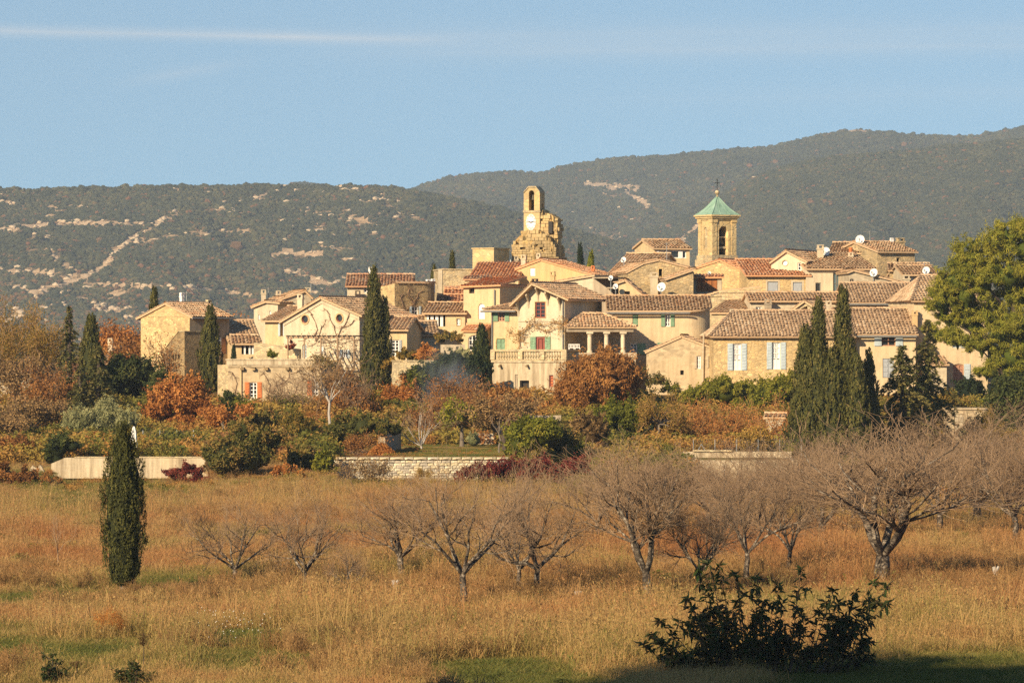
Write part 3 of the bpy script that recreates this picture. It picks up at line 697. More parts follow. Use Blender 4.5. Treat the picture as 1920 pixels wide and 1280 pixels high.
        if hip_l: pl = [(0, z0), (dp, z0), (dp, zb), (0, ze)]
        else: pl = [(0, z0), (dp, z0), (dp, zb), (dr, zr), (0, ze)] if dp > dr + .05 else [(0, z0), (dp, z0), (dp, zr), (0, ze)]
        pr = [(0, z0), (dp, z0), (dp, zb), (0, ze)] if hip_r else list(pl)
        if not hip_r and hip_l: pr = [(0, z0), (dp, z0), (dp, zb), (dr, zr), (0, ze)]
        zbk = zb if dp > dr + .05 else zr; wf = W - round_r
        if round_r: pr = [(round_r, z0)] + pr[1:-1] + [(round_r, ze + (zr - ze) * round_r / dr)]
        s.prism([(0, z0), (wf, z0), (wf, ze), (0, ze)], pl, pr, [(0, z0), (W, z0), (W, zbk), (0, zbk)], keep)
        if round_r:
            mb = MB(); n = 14
            for k in range(n):
                q = [(W - round_r + round_r * math.sin(t), round_r - round_r * math.cos(t)) for t in (math.pi / 2 * k / n, math.pi / 2 * (k + 1) / n)]
                zz = [ze + (zr - ze) * y / dr for _, y in q]; mb.quad((*q[0], z0), (*q[1], z0), (*q[1], zz[1]), (*q[0], zz[0]))
            o = s.mesh(mb, 'corner_wall', s.wall)
            for p_ in o.data.polygons: p_.use_smooth = True
        k = (zr - ze) / dr; up = Vector((0, 0, .115)); th = math.atan(k); dy = oh * math.cos(th); dz = oh * math.sin(th)
        a = Vector((-ov - hip_l * .08, -dy, ze - dz)) + up; b = Vector((W + ov + hip_r * .08, -dy, ze - dz)) + up
        c = Vector((W + ov - hip_r if hip_r else W + ov, dr, zr)) + up; d = Vector((hip_l if hip_l else -ov, dr, zr)) + up
        front = [a, b, c, d]
        if round_r:
            rr = round_r + ov; cx_, cy_ = W + ov - rr, -dy + rr
            arc = [(cx_ + rr * math.sin(t), cy_ - rr * math.cos(t)) for t in [math.pi / 2 * q / 8 for q in range(9)]]
            front = [a] + [Vector((x, y, ze - dz + k * (y + dy))) + up for x, y in arc] + [c, d]
        ro = s.slope(front, (1, 0, 0)); s.front_roof = ro
        if dp > dr + .05:
            kb = (zr - zb) / (dp - dr); b1 = Vector((W + ov, dp + dy, zb - kb * dy)) + up; b0 = Vector((-ov, dp + dy, zb - kb * dy)) + up
            s.slope([c, b1, b0, d] if True else [], (1, 0, 0))
            if hip_l: s.slope([a + Vector((0, 0, 0)), d, b0], (0, 1, 0)); s.cap_row(a, d, ro)
            if hip_r: s.slope([b, c, b1], (0, 1, 0)); s.cap_row(b, c, ro)
            if cap: s.cap_row(d, c, ro)
        elif cap: s.cap_row(d, c, ro, .1)
        return s
    def footprint(s, pts_px, py_top, back, wall=None, coping='tiles', name='wall'):
        """flat-topped block whose visible faces follow a bent line of plan points (local x, y)"""
        pts = pts_px + back; zt = py_top; mb = MB(); n = len(pts)
        for i in range(n):
            (xa, ya), (xb, yb) = pts[i], pts[(i + 1) % n]; mb.quad((xa, ya, -s.sink), (xb, yb, -s.sink), (xb, yb, zt), (xa, ya, zt))
        mb.add([(x, y, zt - .02) for x, y in pts], [tuple(range(n))])
        o = s.mesh(mb, name, wall or s.wall)
        if coping:
            for i in range(len(pts_px) - 1): s.cap_row((*pts_px[i], zt), (*pts_px[i + 1], zt), o, .16)
        return o
# ------------------------------------------------------------------ the village, house by house (pixels of the photograph fit each block)
# far left, half hidden among trees
v = Vol(-40, 745, 290, 8, 'house', 'low whitewashed house with tiled roof, half hidden by bare trees at far left', wall='cream')
v.open('F', 20, 715, 34, 736, 'win'); v.gable_side(62, 702, 684, 4, 8)
v = Vol(186, 705, 325, -10, 'house', 'low old house with a dull brown roof, tucked behind the dark round evergreen', wall='stone_dark', tile='brown')
v.open('F', 240, 690, 250, 702, 'void'); v.gable_side(302, 682, 655, 4.5, 9)
v.chimney(207, 638, 656, 8, 3.5, 'cream')

# stone house at the left of the village, corner towards the viewer
v = Vol(356, 700, 310, 50, 'house', 'stone gable house at the left end of the village with a white open shutter', wall='grey')  # the front's shade is put into its grey wall colour
v.open('F', 414, 633, 425, 663, 'panel', col='pinkwood', sh='l', shc='whiteblind', shw=.75, leaves=1, slats=8)
v.gable_side(430, 594, 572, 2.2, 4.6, oh=.4); v.gutter(-.2, v.W + .2, v.ze - .1)
mb = MB(); mb.quad((-.02, 4.6, -5), (-.02, 0, -5), (-.02, 0, v.ze), (-.02, 4.6, v.ze)); mb.add([(-.02, 0, v.ze), (-.02, 4.6, v.ze - .05), (-.02, 2.2, v.zr)], [(0, 1, 2)]); v.mesh(mb, 'gable_wall', 'stone_ochre')
v.chimney(341, 553, 566, 7, 2.4, 'white', 2); v.chimney(391, 566, 574, 9, 3.2, 'stone_pale'); v.antenna(350, 546, 562, 3.0)
w = Vol(346, 712, 303, 50, base=v, wall='stone_dark'); w.tile = 'tan'
w.W = w.f(388, 660)[0]; w.dp = 3.0; zt = w.f(346, 622)[1]; zb_ = w.on(313, 651, 0, 0).z
w.open('L', 322.5, 664, 326, 673, 'void'); w.open('L', 328, 664, 331.5, 673, 'void'); w.open('L', 333.5, 664, 337, 673, 'void')
dl = w.on(313, 651, 0, 0).y; w.dp = dl
w.prism([(0, -5), (w.W, -5), (w.W, zt), (0, zt)], [(0, -5), (dl, -5), (dl, zb_), (dl * .62, zt - .35), (dl * .3, zt), (0, zt)], [(0, -5), (dl, -5), (dl, zb_), (0, zt)], [(0, -5), (w.W, -5), (w.W, zb_), (0, zb_)])
mb = MB(); mb.add([(-.02, 0, -5), (-.02, dl, -5), (-.02, dl, zb_), (-.02, dl * .62, zt - .35), (-.02, dl * .3, zt), (-.02, 0, zt)], [(0, 1, 2, 3, 4, 5)])
mb.box(-.05, w.W + .05, -.05, dl * .3, zt, zt + .06); mb.add([(-.05, dl * .3, zt + .06), (w.W, dl * .3, zt + .06), (w.W, dl, zb_ + .06), (-.05, dl, zb_ + .06)], [(0, 1, 2, 3)])
# cover the lean-to's side with ochre stone, leaving its slots open
mb2 = MB(); w.op = w.op; w2 = w
lo = bpy.data.objects.new('coping', MB.mesh(type('q', (), dict(v=mb.v[6:], f=[tuple(i - 6 for i in f) for f in mb.f[1:]]))(), 'coping', M['stone_pale'])); w.link(lo)

# low dark roofed house between
v = Vol(430, 690, 312, 12, 'house', 'low house with a shaded dark roof and open tiled porch beside the white shuttered gable', wall='yellow', tile='brown')
v.gable_side(486, 640, 604, 3.4, 7)
w = Vol(437, 690, 305, 6, base=v, wall='yellow', tile='tan')
w.open('F', 453, 648, 479, 664, 'void', depth=1.2); w.gable_side(482, 645, 632, 2.2, 2.2)
z1 = w.f(465, 648)[1]; z0 = w.f(465, 664)[1]
for px in (459, 468, 474): x = w.f(px, 655)[0]; mb = MB(); mb.box(x - .06, x + .06, .02, .14, z0, z1); w.mesh(mb, 'post', 'white')

# pale house with the rising roof line, behind
v = Vol(476, 625, 322, -14, 'house', 'tall pale house with a sloping roof line and chimney stacks behind the round windowed gable', wall='cream')
v.open('F', 484, 590, 487, 600, 'panel', leaves=1, slats=2, col='white'); v.open('F', 505, 583, 508, 590, 'panel', leaves=1, slats=2, col='white')
v.gable_front([(476, 577), (499, 568), (521, 570)], 4, oh=.2)
w = Vol(499, 640, 324, 12, base=v, wall='beige')  # wall in shadow: the beige takes that shade into its colour
w.gable_front([(499, 574), (535, 560), (571, 548), (583, 560)], 5, oh=.2)
w.chimney(494, 547, 570, 8, 1, 'cream'); w.chimney(577, 543, 572, 9, .6, 'cream'); w.chimney(522, 549, 560, 8, 4.0, 'cream')
w.antenna(503, 538, 560, 1.5); w.antenna(583, 532, 560, 2, wpx=26)

# big cream gable with two round windows
v = Vol(532, 690, 303, -20, 'house', 'cream gabled house with two round windows above a vine covered pergola', wall='cream_bright')
v.open('F', 565.5, 591, 578, 606, 'win', round=True, ring=.35, v=0, h=0, col='redwood'); v.open('F', 630.5, 589, 642.5, 604, 'win', round=True, ring=.35, v=0, h=0, col='redwood')
v.open('F', 567, 645, 575, 671, 'win', arch=.35, h=3, panel=.0, col='blue', door=True); v.open('F', 601, 648, 607, 664, 'win', h=2); v.open('F', 642, 655, 652, 671, 'win', h=2, sh='lr', shc='blue', shw=.45)
v.gable_front([(532, 603), (603, 561), (674, 592)], 9.3, oh=.3, ov=.25)
w = Vol(497, 690, 306.5, -20, base=v, wall='yellow')
w.open('F', 526, 606, 531, 630, 'void', sh='lr', shc='blue', shw=.7); w.gable_side(533, 602, 578, 4.2, 4.2); w.chimney(563.5, 556, 582, 10, 3.2, 'cream')
mb = MB()                                            # rake moulding
a, b = v.top[0], v.top[1]
for (xa, za), (xb, zb) in zip(v.top[:-1], v.top[1:]):
    mb.add([(xa, -.06, za - .28), (xb, -.06, zb - .28), (xb, -.06, zb - .02), (xa, -.06, za - .02), (xa, -.002, za - .28), (xb, -.002, zb - .28)], [(0, 1, 2, 3), (0, 4, 5, 1)])
v.mesh(mb, 'moulding', 'cream')

# stone terrace house with orange shutters
v = Vol(428, 775, 292, -6, 'house', 'low flat topped stone house with orange shutters and bare creeper', wall='patchy')
v.open('F', 468, 716, 482, 746, 'win', h=3, sh='lr', shc='orange', shw=.62, arch=.15); v.open('F', 585, 712, 597, 742, 'win', h=3, sh='l', shc='orange', shw=.7)
v.gable_front([(428, 688), (602, 686)], 9, flat=True)
mb = MB(); z0 = v.f(428, 687)[1] + .1; z1 = v.f(428, 675)[1]
mb.box(-.1, v.W, -.1, .3, z0, z1); mb.box(-.15, v.W, -.16, .36, z1, z1 + .08); mb.box(-.1, .3, .3, 9, z0, z1); v.mesh(mb, 'parapet', 'concrete')
mb = MB()
for px in (455, 476, 500, 540, 585): x = v.f(px, 692)[0]; mb = MB(); mb.box(x - .12, x + .12, -.28, -.005, z0 - .32, z0 - .16); v.mesh(mb, 'spout', 'stone_dark')
v.pipe([(v.f(452, 700)[0], -.08, z0 - .1), (v.f(452, 700)[0], -.08, -4)], .06, 'yellow')

# back house with the striped roof
v = Vol(651, 610, 330, 0, 'house', 'back house with a striped red and white tiled roof, behind the tallest cypress', wall='cream', tile='stripe')
v.open('F', 682, 537, 694, 549, 'win', h=1); v.gable_side(772, 537, 518, 3.2, 6.5); v.chimney(695, 505, 522, 7, 3.2, 'white'); v.chimney(671, 549, 557, 9, -.6, 'bark_dark')
# round tower; its brown rubble paints in the front's shade with the creeper's brown
v = Vol(740, 690, 318, 34, 'tower', 'round cornered brown stone tower with creeper and a blue shuttered window', wall='stone_dark', cat='tower')
v.W = v.f(795, 560)[0]; v.dp = 6; zt = v.f(740, 531)[1]
v.open('F', 772, 574, 785, 592, 'win', h=1, sh='lr', shc='blue', shw=.3)
v.prism([(0, -5), (v.W, -5), (v.W, zt), (0, zt)], [(0, -5), (.05, -5), (.05, zt), (0, zt)], [(0, -5), (.05, -5), (.05, zt), (0, zt)], [(0, -5), (v.W, -5), (v.W, zt), (0, zt)], 'F')
ar = [(v.W + 1.6 * math.sin(t), 1.6 - 1.6 * math.cos(t)) for t in [R(72) * q / 6 for q in range(7)]]
ar += [(ar[-1][0] + .6, ar[-1][1] + 2.2)]
mb = MB(); bk = [v.Mi @ P(815, 600, 328), v.Mi @ P(746, 600, 328)]; lp = ar + [(b_.x, b_.y) for b_ in bk] + [(0, 0)]
for (xa, ya), (xb, yb) in zip(lp[:-1], lp[1:]): mb.quad((xa, ya, -5), (xb, yb, -5), (xb, yb, zt), (xa, ya, zt))
mb.add([(x, y, zt - .03) for x, y in lp], [tuple(range(len(lp)))]); v.mesh(mb, 'curved_wall', 'stone_dark')
ro = v.mesh(MB(), 'coping', 'stone'); lp2 = [(0, 0)] + ar
for (xa, ya), (xb, yb) in zip(lp2[:-1], lp2[1:]): v.cap_row((xa, ya, zt), (xb, yb, zt), ro, .14)
mb = MB(); za = v.f(740, 531)[1]; q0 = v.Mi @ P(706, 600, 320.2); q1 = v.Mi @ P(708, 600, 326); mb.quad((q0.x, q0.y, -5), (-.01, -.01, -5), (-.01, -.01, za), (q0.x, q0.y, za - .3)); mb.quad((q1.x, q1.y, -5), (q0.x, q0.y, -5), (q0.x, q0.y, za - .3), (q1.x, q1.y, za - .3)); v.mesh(mb, 'side_wall', 'stone_ochre')
v.chimney(803, 528, 536, 7, 3, 'white'); v.chimney(812, 527, 536, 6, 3.4, 'white')

# little house with the french window beside the tall cypress
v = Vol(716, 690, 303, -8, 'house', 'little yellow house with white french window beside the tallest cypress', wall='yellow')
v.open('F', 734, 637, 748, 668, 'win', h=4, sh='lr', shc='greyblue', shw=.36, door=True); v.gable_side(763, 619, 598, 3, 6)
w = Vol(757, 690, 309, 4, base=v, wall='beige', tile='brown'); w.gable_side(820, 628, 606, 3, 6)
w = Vol(738, 690, 312, 0, base=v, wall='stone', tile='tan'); w.gable_side(790, 612, 596, 3, 6)

# house with the loggia
v = Vol(796, 690, 314, -6, 'house', 'house with a tan lean-to roof over a dark loggia with white posts', wall='yellow')
v.open('F', 800, 591, 835, 612, 'void', depth=1.2); v.open('F', 856, 597, 863, 610, 'win', h=1, sur=.06); v.gable_side(872, 588, 571, 3.2, 6)
z1 = v.f(815, 591)[1]; z0 = v.f(815, 612)[1]
for px in (801, 810, 819, 828): x = v.f(px, 600)[0]; mb = MB(); mb.box(x - .1, x + .1, .02, .2, z0, z1); v.mesh(mb, 'post', 'white')
w = Vol(822, 610, 322, 0, base=v, wall='redwood', tile='red'); w.gable_side(872, 566, 556, 2, 4); w = Vol(836, 600, 326, 0, base=v, wall='cream', tile='red'); w.gable_side(880, 555, 546, 2, 4)
# plain stone block behind
v = Vol(829, 600, 336, 8, 'house', 'plain stone block with a flat pale top left of the square ochre tower', wall='stone_pale')
v.gable_front([(829, 506), (890, 505)], 5, flat=True); mb = MB(); z = v.f(829, 504)[1]; mb.box(-.25, 0, -.05, .4, -5, z); v.mesh(mb, 'pilaster', 'cream')
w = Vol(836, 600, 330, 0, base=v, wall='stone', tile='stripe'); w.gable_side(874, 551, 542, 1.5, 1.5)

# tall narrow ochre house
v = Vol(869, 700, 314, -18, 'house', 'tall narrow ochre house with a white blind window and arched bay', wall='yellow', tile='red')
v.open('F', 879.5, 540, 889.5, 550, 'void', depth=.3, col='darkwood'); v.open('F', 897, 569, 909, 598, 'panel', arch=.5, col='whiteblind')
v.gable_front([(869, 540), (937, 537)], 5.5, oh=.2, cap=False)
w = v; xa = v.W; ro = v.slope([Vector((-.15, -.3, v.top[0][1] + .12)), Vector((xa + .15, -.3, v.top[1][1] + .12)), Vector((xa + .15, 5.6, v.top[1][1] + .75)), Vector((-.15, 5.6, v.top[0][1] + .75))], (1, 0, 0))
b = Vol(869, 700, 312.6, -18, base=v, wall='yellow', tile='red')
b.open('F', 878, 628, 905, 657, 'win', arch=.25, v=3, h=2, bw=.05); b.gable_side(909, 621, 612, 1.1, 1.1, oh=.2)
v.pipe([(v.f(928, 560)[0], -.08, v.f(928, 543)[1]), (v.f(928, 560)[0], -.08, 0)], .05)
# ochre gables behind the centre, with a terrace and awning
v = Vol(969, 640, 334, -16, 'house', 'big ochre gable with a white blind window, below the ruined clock tower', wall='ochre', tile='red')
v.open('F', 993.5, 502.5, 1003.5, 518, 'panel', leaves=1, slats=1, col='whiteblind'); v.gable_front([(969, 506), (1014, 489), (1119, 519)], 6, oh=.15, ov=.1)
v.chimney(1036, 513, 540, 9, -1.4, 'ochre'); v.chimney(982, 482, 500, 9, 1.5, 'cream'); v.chimney(1010, 479, 492, 7, 3.5, 'cream'); v.chimney(1112, 502, 520, 6, 2, 'orange')
w = Vol(884, 640, 333, -6, base=v, wall='yellow', tile='red'); w.open('F', 925, 522, 966, 530, 'void', depth=.5); w.open('F', 886, 529, 902, 536, 'void', depth=.5); w.gable_side(972, 520, 494, 5.5, 5.5, oh=.25, cap=False)
w = Vol(872, 640, 330, -6, base=v, wall='yellow', tile='stripe'); w.gable_side(917, 525, 520, .9, .9, oh=.2, cap=False)
v = Vol(1040, 640, 326, -18, 'house', 'house with a pale gable above and a deep shaded side, behind the bracketed gable', wall='cream')
v.gable_front([(1040, 531), (1075, 525), (1113, 519)], 7.5, oh=.1, cap=False)
w = Vol(1113, 640, 325, -34, base=v, wall='grey')  # shaded side: the grey wall colour carries the shade
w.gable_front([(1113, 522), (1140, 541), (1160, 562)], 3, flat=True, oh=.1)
mb = MB(); pts = [w.f(1113, 522), w.f(1131, 527), w.f(1146, 552), w.f(1160, 566)]

# square ochre tower block
v = Vol(886, 600, 348, -32, 'tower', 'plain square ochre tower block with a satellite dish on its shaded side', cat='tower', wall='stone_fine')
v.gable_front([(886, 467), (926, 466)], 2.2, flat=True); v.W = v.top[-1][0]
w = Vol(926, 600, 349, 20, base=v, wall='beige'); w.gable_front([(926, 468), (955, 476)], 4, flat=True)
w.dish(953, 490, 5.5, -.6, 500); w.chimney(940, 484, 500, 8, -.5, 'cream'); w.chimney(967, 484, 496, 8, -.2, 'cream')

# central house with the bracketed gable
v = Vol(972, 690, 307, -20, 'house', 'central cream house with bracketed gable, red framed windows and green shutters', wall='cream_bright')
v.open('F', 1003.5, 566, 1022.5, 595.5, 'win', h=3, col='redwood', bw=.07, sur=.05); v.open('F', 1005, 631, 1022, 661, 'win', h=0, col='redwood', bw=.14, sh='lr', shc='green', shw=.6, door=True, glass='redwood')
v.gable_front([(968, 567), (1004, 535), (1059, 559)], 7.6, oh=.55, ov=.75)
for px, py in ((1009, 543), (991, 556), (1027, 552), (972, 572), (1050, 561)):       # scrolled eave brackets
    mb = MB(); x, z = v.f(px, py); pts = [(x, -.02, z - .75), (x, -.10, z - .35), (x, -.34, z - .12), (x, -.55, z + .05), (x, -.50, z + .22), (x, -.02, z + .25)]
    mb.add([Vector(p) + Vector((-.05, 0, 0)) for p in pts] + [Vector(p) + Vector((.05, 0, 0)) for p in pts], [(0, 1, 2, 3, 4, 5), (11, 10, 9, 8, 7, 6)] + [(i, (i + 1) % 6 + 0, (i + 1) % 6 + 6, i + 6) for i in range(6)]); v.mesh(mb, 'bracket', 'beige')
v.chimney(1003, 527, 535, 10, 2.2, 'bark_dark'); v.pipe([(v.W - .1, -.09, v.top[-1][1] - .1), (v.W - .1, -.09, -1)], .05)
mb = MB(); z = v.f(1000, 603)[1]; mb.box(0, v.W, -.05, -.003, z, z + .12); v.mesh(mb, 'string_course', 'cream')
w = Vol(922, 690, 309.5, -20, base=v, wall='yellow')
w.open('F', 934, 584, 946.5, 602.5, 'win', h=2, col='pinkwood', bw=.08, sh='lr', shc='green', shw=.66); w.open('F', 931, 635, 947, 662, 'panel', col='green', door=True, sur=.08, slats=3)
w.gable_side(972, 581, 563, 3.2, 6, oh=.5, hip_l=2.2, ov=.3); w.gutter(-.6, w.W, w.ze - .1, -.55); w.pipe([(.05, -.08, w.ze - .1), (.05, -.08, -1)], .05)
# porch with columns
w = Vol(1062, 690, 304.5, 4, base=v, wall='beige'); w.sink = 0
w.W = w.f(1190, 612)[0]; ze = w.f(1100, 613)[1]; zr = w.zat(588, 1.9, 1100); Wd = w.W; up = .12; zf = w.f(1100, 661)[1]
rl, rr_ = w.on(1092, 589, 1, 1.9).x, w.on(1130, 589, 1, 1.9).x
A_, B_, C_, D_ = Vector((0, -.35, ze)), Vector((Wd + .1, -.35, ze)), Vector((rr_, 1.9, zr)), Vector((rl, 1.9, zr)); E_, G_ = Vector((Wd + .1, 4.2, ze)), Vector((0, 4.2, ze))
ro = w.slope([A_, B_, C_, D_], (1, 0, 0)); w.slope([B_, E_, C_], (0, 1, 0)); w.slope([A_, D_, G_], (0, 1, 0)); w.slope([D_, C_, E_, G_], (1, 0, 0)); w.cap_row(A_, D_, ro); w.cap_row(B_, C_, ro); w.cap_row(D_, C_, ro)
mb = MB(); mb.box(0, Wd - .1, -.15, .15, ze - .32, ze - .115); mb.box(Wd - .4, Wd - .1, .15, 3.9, ze - .32, ze - .115); w.mesh(mb, 'beam', 'grey')
mb = MB(); mb.box(-.1, Wd, 3.7, 3.95, -5, ze - .1); mb.box(-.1, Wd + .1, -.3, 3.7, zf - .3, zf); mb.box(-.1, Wd + .05, -.2, 3.6, -5, zf - .3); w.mesh(mb, 'back_wall', 'beige')
for px in (1105.5, 1137, 1168):
    x = w.f(px, 640)[0]; cb = MB(); T_ = Matrix.Translation((x, 0, 0)); H = ze - .32
    cb.lathe([(.19, zf), (.19, zf + .12), (.14, zf + .15), (.15, zf + .9), (.125, H - .28), (.145, H - .26), (.145, H - .2), (.19, H - .12)], 14, T_); cb.box(x - .22, x + .22, -.22, .22, H - .12, H); w.mesh(cb, 'column', 'cream_bright')
for k, px in enumerate((1073, 1084)):
    x = w.f(px, 655)[0]; cb = MB(); [cb.box(x + o_ - .02, x + o_ + .02, .9, .93, zf + .32, zf + .52) for o_ in (-.15, -.05, .05, .15)]; cb.box(x - .18, x + .18, .9, .93, zf + .52, zf + .57); cb.box(x - .18, x + .18, .5, .9, zf + .3, zf + .34)
    for a_ in (-.16, .16):
        for b_ in (.52, .88): cb.box(x + a_ - .02, x + a_ + .02, b_ - .02, b_ + .02, zf, zf + .3)
    o = cb.build('chair', M['white']); o.matrix_basis = w.M; tag(o, ['white garden chair on the porch nearer the cream gable wall', 'white garden chair on the porch nearer the first column'][k], 'chair', 'white chairs on the columned porch')
mb = MB(); x0, x1 = w.f(1140, 650)[0], w.f(1152, 650)[0]; mb.box(x0, x1, 3.6, 3.7, zf, zf + 1.5); w.mesh(mb, 'door', 'greyblue')
# terrace under the house with its balustrade
t = Vol(923, 790, 304.2, -20, 'terrace', 'rendered terrace with a stone balustrade in front of the bracketed gable house', cat='terrace', wall='concrete')
t.open('F', 974.5, 713, 992, 733, 'void', depth=.4); t.open('F', 965.5, 702, 971, 731, 'panel', leaves=1, slats=1, col='grey', depth=.3); t.open('F', 1029.5, 703, 1037.5, 725, 'win', v=0, h=3, col='redwood', glass='orange')
t.gable_front([(923, 679), (1060, 679)], 6.5, flat=True); zt = t.top[0][1] + .09; W = t.W
rail = MB(); rail.box(-.1, W + .1, -.1, .2, zt + .62, zt + .76); rail.box(-.06, W + .06, -.06, .16, zt, zt + .08); rail.box(W - .2, W + .1, .2, 5.6, zt + .62, zt + .76); rail.box(W - .16, W + .06, .16, 5.6, zt, zt + .08)
for x, y in ((-.1, -.1), (W * .36, -.1), (W * .66, -.1), (W - .2, -.1), (W - .2, 5.4)): rail.box(x - .005, x + .305, y - .005, y + .305, zt + .08, zt + .62)
t.mesh(rail, 'rail', 'stone_pale')
bl = MB(); bl.lathe([(.09, 0), (.09, .06), (.05, .10), (.10, .22), (.08, .32), (.045, .42), (.08, .5), (.08, .54)], 8); bme = bl.mesh('baluster', M['stone_pale'])
nb_ = 24
for k in range(nb_):
    x = .32 + (W - .62) * (k + .5) / nb_
    if abs(x - W * .36 - .15) < .2 or abs(x - W * .66 - .15) < .2: continue
    o = bpy.data.objects.new('baluster', bme); link(o, t.root); o.matrix_basis = Matrix.Translation((x, .05, zt + .08))
for k in range(16):
    o = bpy.data.objects.new('baluster', bme); link(o, t.root); o.matrix_basis = Matrix.Translation((W - .05, .45 + k * .3, zt + .08))
mb = MB()
for px in (939, 990): x, z = t.f(px, 685); mb = MB(); mb.tube([(x, 0, z), (x, -.35, z - .05)], .08, 6); t.mesh(mb, 'spout', 'stone_dark')

# ruined clock tower
v = Vol(960, 540, 352, -14, 'clock_tower', 'ruined stone clock tower with a white clock face and open belfry arch', cat='tower', wall='ruin')
def zz(py, px=995): return v.f(px, py)[1]
xL, xR = v.f(982, 400)[0], v.f(1012, 400)[0]; dpt = 1.6
sh = Vol(982, 440, 352, -14, base=v, wall='stone_fine')
sh.open('F', 991.5, 357, 1001.5, 396, 'void', arch=.5, depth=1.2, col='stone_dark'); sh.open('R', 1016, 382, 1019, 392, 'void', depth=.6)
sh.W = sh.f(1012, 400)[0]; sh.dp = dpt; zt = sh.f(997, 352)[1]; z1 = sh.f(982, 362)[1]; W = sh.W
sh.prism([(0, -8), (W, -8), (W, z1), (W * .76, zt), (W * .3, zt), (0, z1)], [(0, -8), (dpt, -8), (dpt, z1), (0, z1)], [(0, -8), (dpt, -8), (dpt, z1), (0, z1)], [(0, -8), (W, -8), (W, z1), (W * .76, zt), (W * .3, zt), (0, z1)])
mb = MB(); c = [(0, z1), (W * .3, zt), (W * .76, zt), (W, z1)]
for (xa, za), (xb, zb) in zip(c[:-1], c[1:]): mb.add([(xa, -.06, za), (xb, -.06, zb), (xb, dpt + .05, zb), (xa, dpt + .05, za), (xa, -.06, za + .12), (xb, -.06, zb + .12), (xb, dpt + .05, zb + .12), (xa, dpt + .05, za + .12)], [(0, 1, 5, 4), (4, 5, 6, 7), (1, 2, 6, 5), (0, 4, 7, 3)])
zc0 = sh.f(995, 397)[1]; mb.box(-.05, W + .05, -.06, dpt + .05, zc0 - .05, zc0 + .1); sh.mesh(mb, 'coping', 'stone_pale')
xc, zc = sh.f(995.7, 416.5); rx = m_(9, 352) * 1.04; rz = m_(15, 352)
cf = MB(); n = 32; Mx = Matrix.Translation((xc, -.03, zc)) @ Matrix.Rotation(R(90), 4, 'X')
cf.add([(xc + rx * math.cos(2 * math.pi * k / n), -.05, zc + rz * math.sin(2 * math.pi * k / n)) for k in range(n)] + [(xc + rx * math.cos(2 * math.pi * k / n), 0, zc + rz * math.sin(2 * math.pi * k / n)) for k in range(n)],
       [tuple(range(n - 1, -1, -1))] + [(k, (k + 1) % n, n + (k + 1) % n, n + k) for k in range(n)]); fo = sh.mesh(cf, 'clock_face', 'white')
nm = MB()
for k in range(12):
    t_ = 2 * math.pi * k / 12; x, z = xc + rx * .80 * math.sin(t_), zc + rz * .80 * math.cos(t_); dx, dz = math.sin(t_) * .055, math.cos(t_) * .085
    px_, pz_ = math.cos(t_) * .018, -math.sin(t_) * .018
    for off in ((-1, 1) if k % 3 else (-2, 0, 2)): nm.add([(x + px_ * off * 1.3 - dx - px_ * .5, -.058, z + pz_ * off * 1.3 - dz - pz_ * .5), (x + px_ * off * 1.3 - dx + px_ * .5, -.058, z + pz_ * off * 1.3 - dz + pz_ * .5), (x + px_ * off * 1.3 + dx + px_ * .5, -.058, z + pz_ * off * 1.3 + dz + pz_ * .5), (x + px_ * off * 1.3 + dx - px_ * .5, -.058, z + pz_ * off * 1.3 + dz - pz_ * .5)], [(0, 1, 2, 3)])
sh.link(bpy.data.objects.new('numeral', nm.mesh('numeral', M['iron'])), fo)
for tx, tz in ((sh.f(989, 414.5)), (sh.f(1002, 414.5))):                     # hands read about a quarter to three
    hb = MB(); d = Vector((tx - xc, 0, tz - zc)); p = Vector((-d.z, 0, d.x)).normalized() * .045; c0 = Vector((xc, -.075, zc - .03)); e = Vector((tx, -.075, tz))
    hb.add([c0 - p, c0 + p, e + p * .4, e - p * .4, c0 - p + Vector((0, .015, 0)), c0 + p + Vector((0, .015, 0)), e + p * .4 + Vector((0, .015, 0)), e - p * .4 + Vector((0, .015, 0))], [(0, 1, 2, 3), (0, 4, 5, 1), (2, 6, 7, 3), (1, 5, 6, 2), (0, 3, 7, 4)])
    sh.link(bpy.data.objects.new('clock_hand', hb.mesh('clock_hand', M['iron'])), fo)
bm_ = MB(); xb, zb = sh.f(996.5, 372); bm_.lathe([(.02, .3), (.1, .28), (.14, .1), (.2, -.05), (.22, -.1)], 10, Matrix.Translation((xb, .55, zb))); sh.mesh(bm_, 'bell', 'bronze')
M['rubble'] = stone('rubble_blocks', (.50, .38, .20), (1.2, 1.2, 2.0), .45)
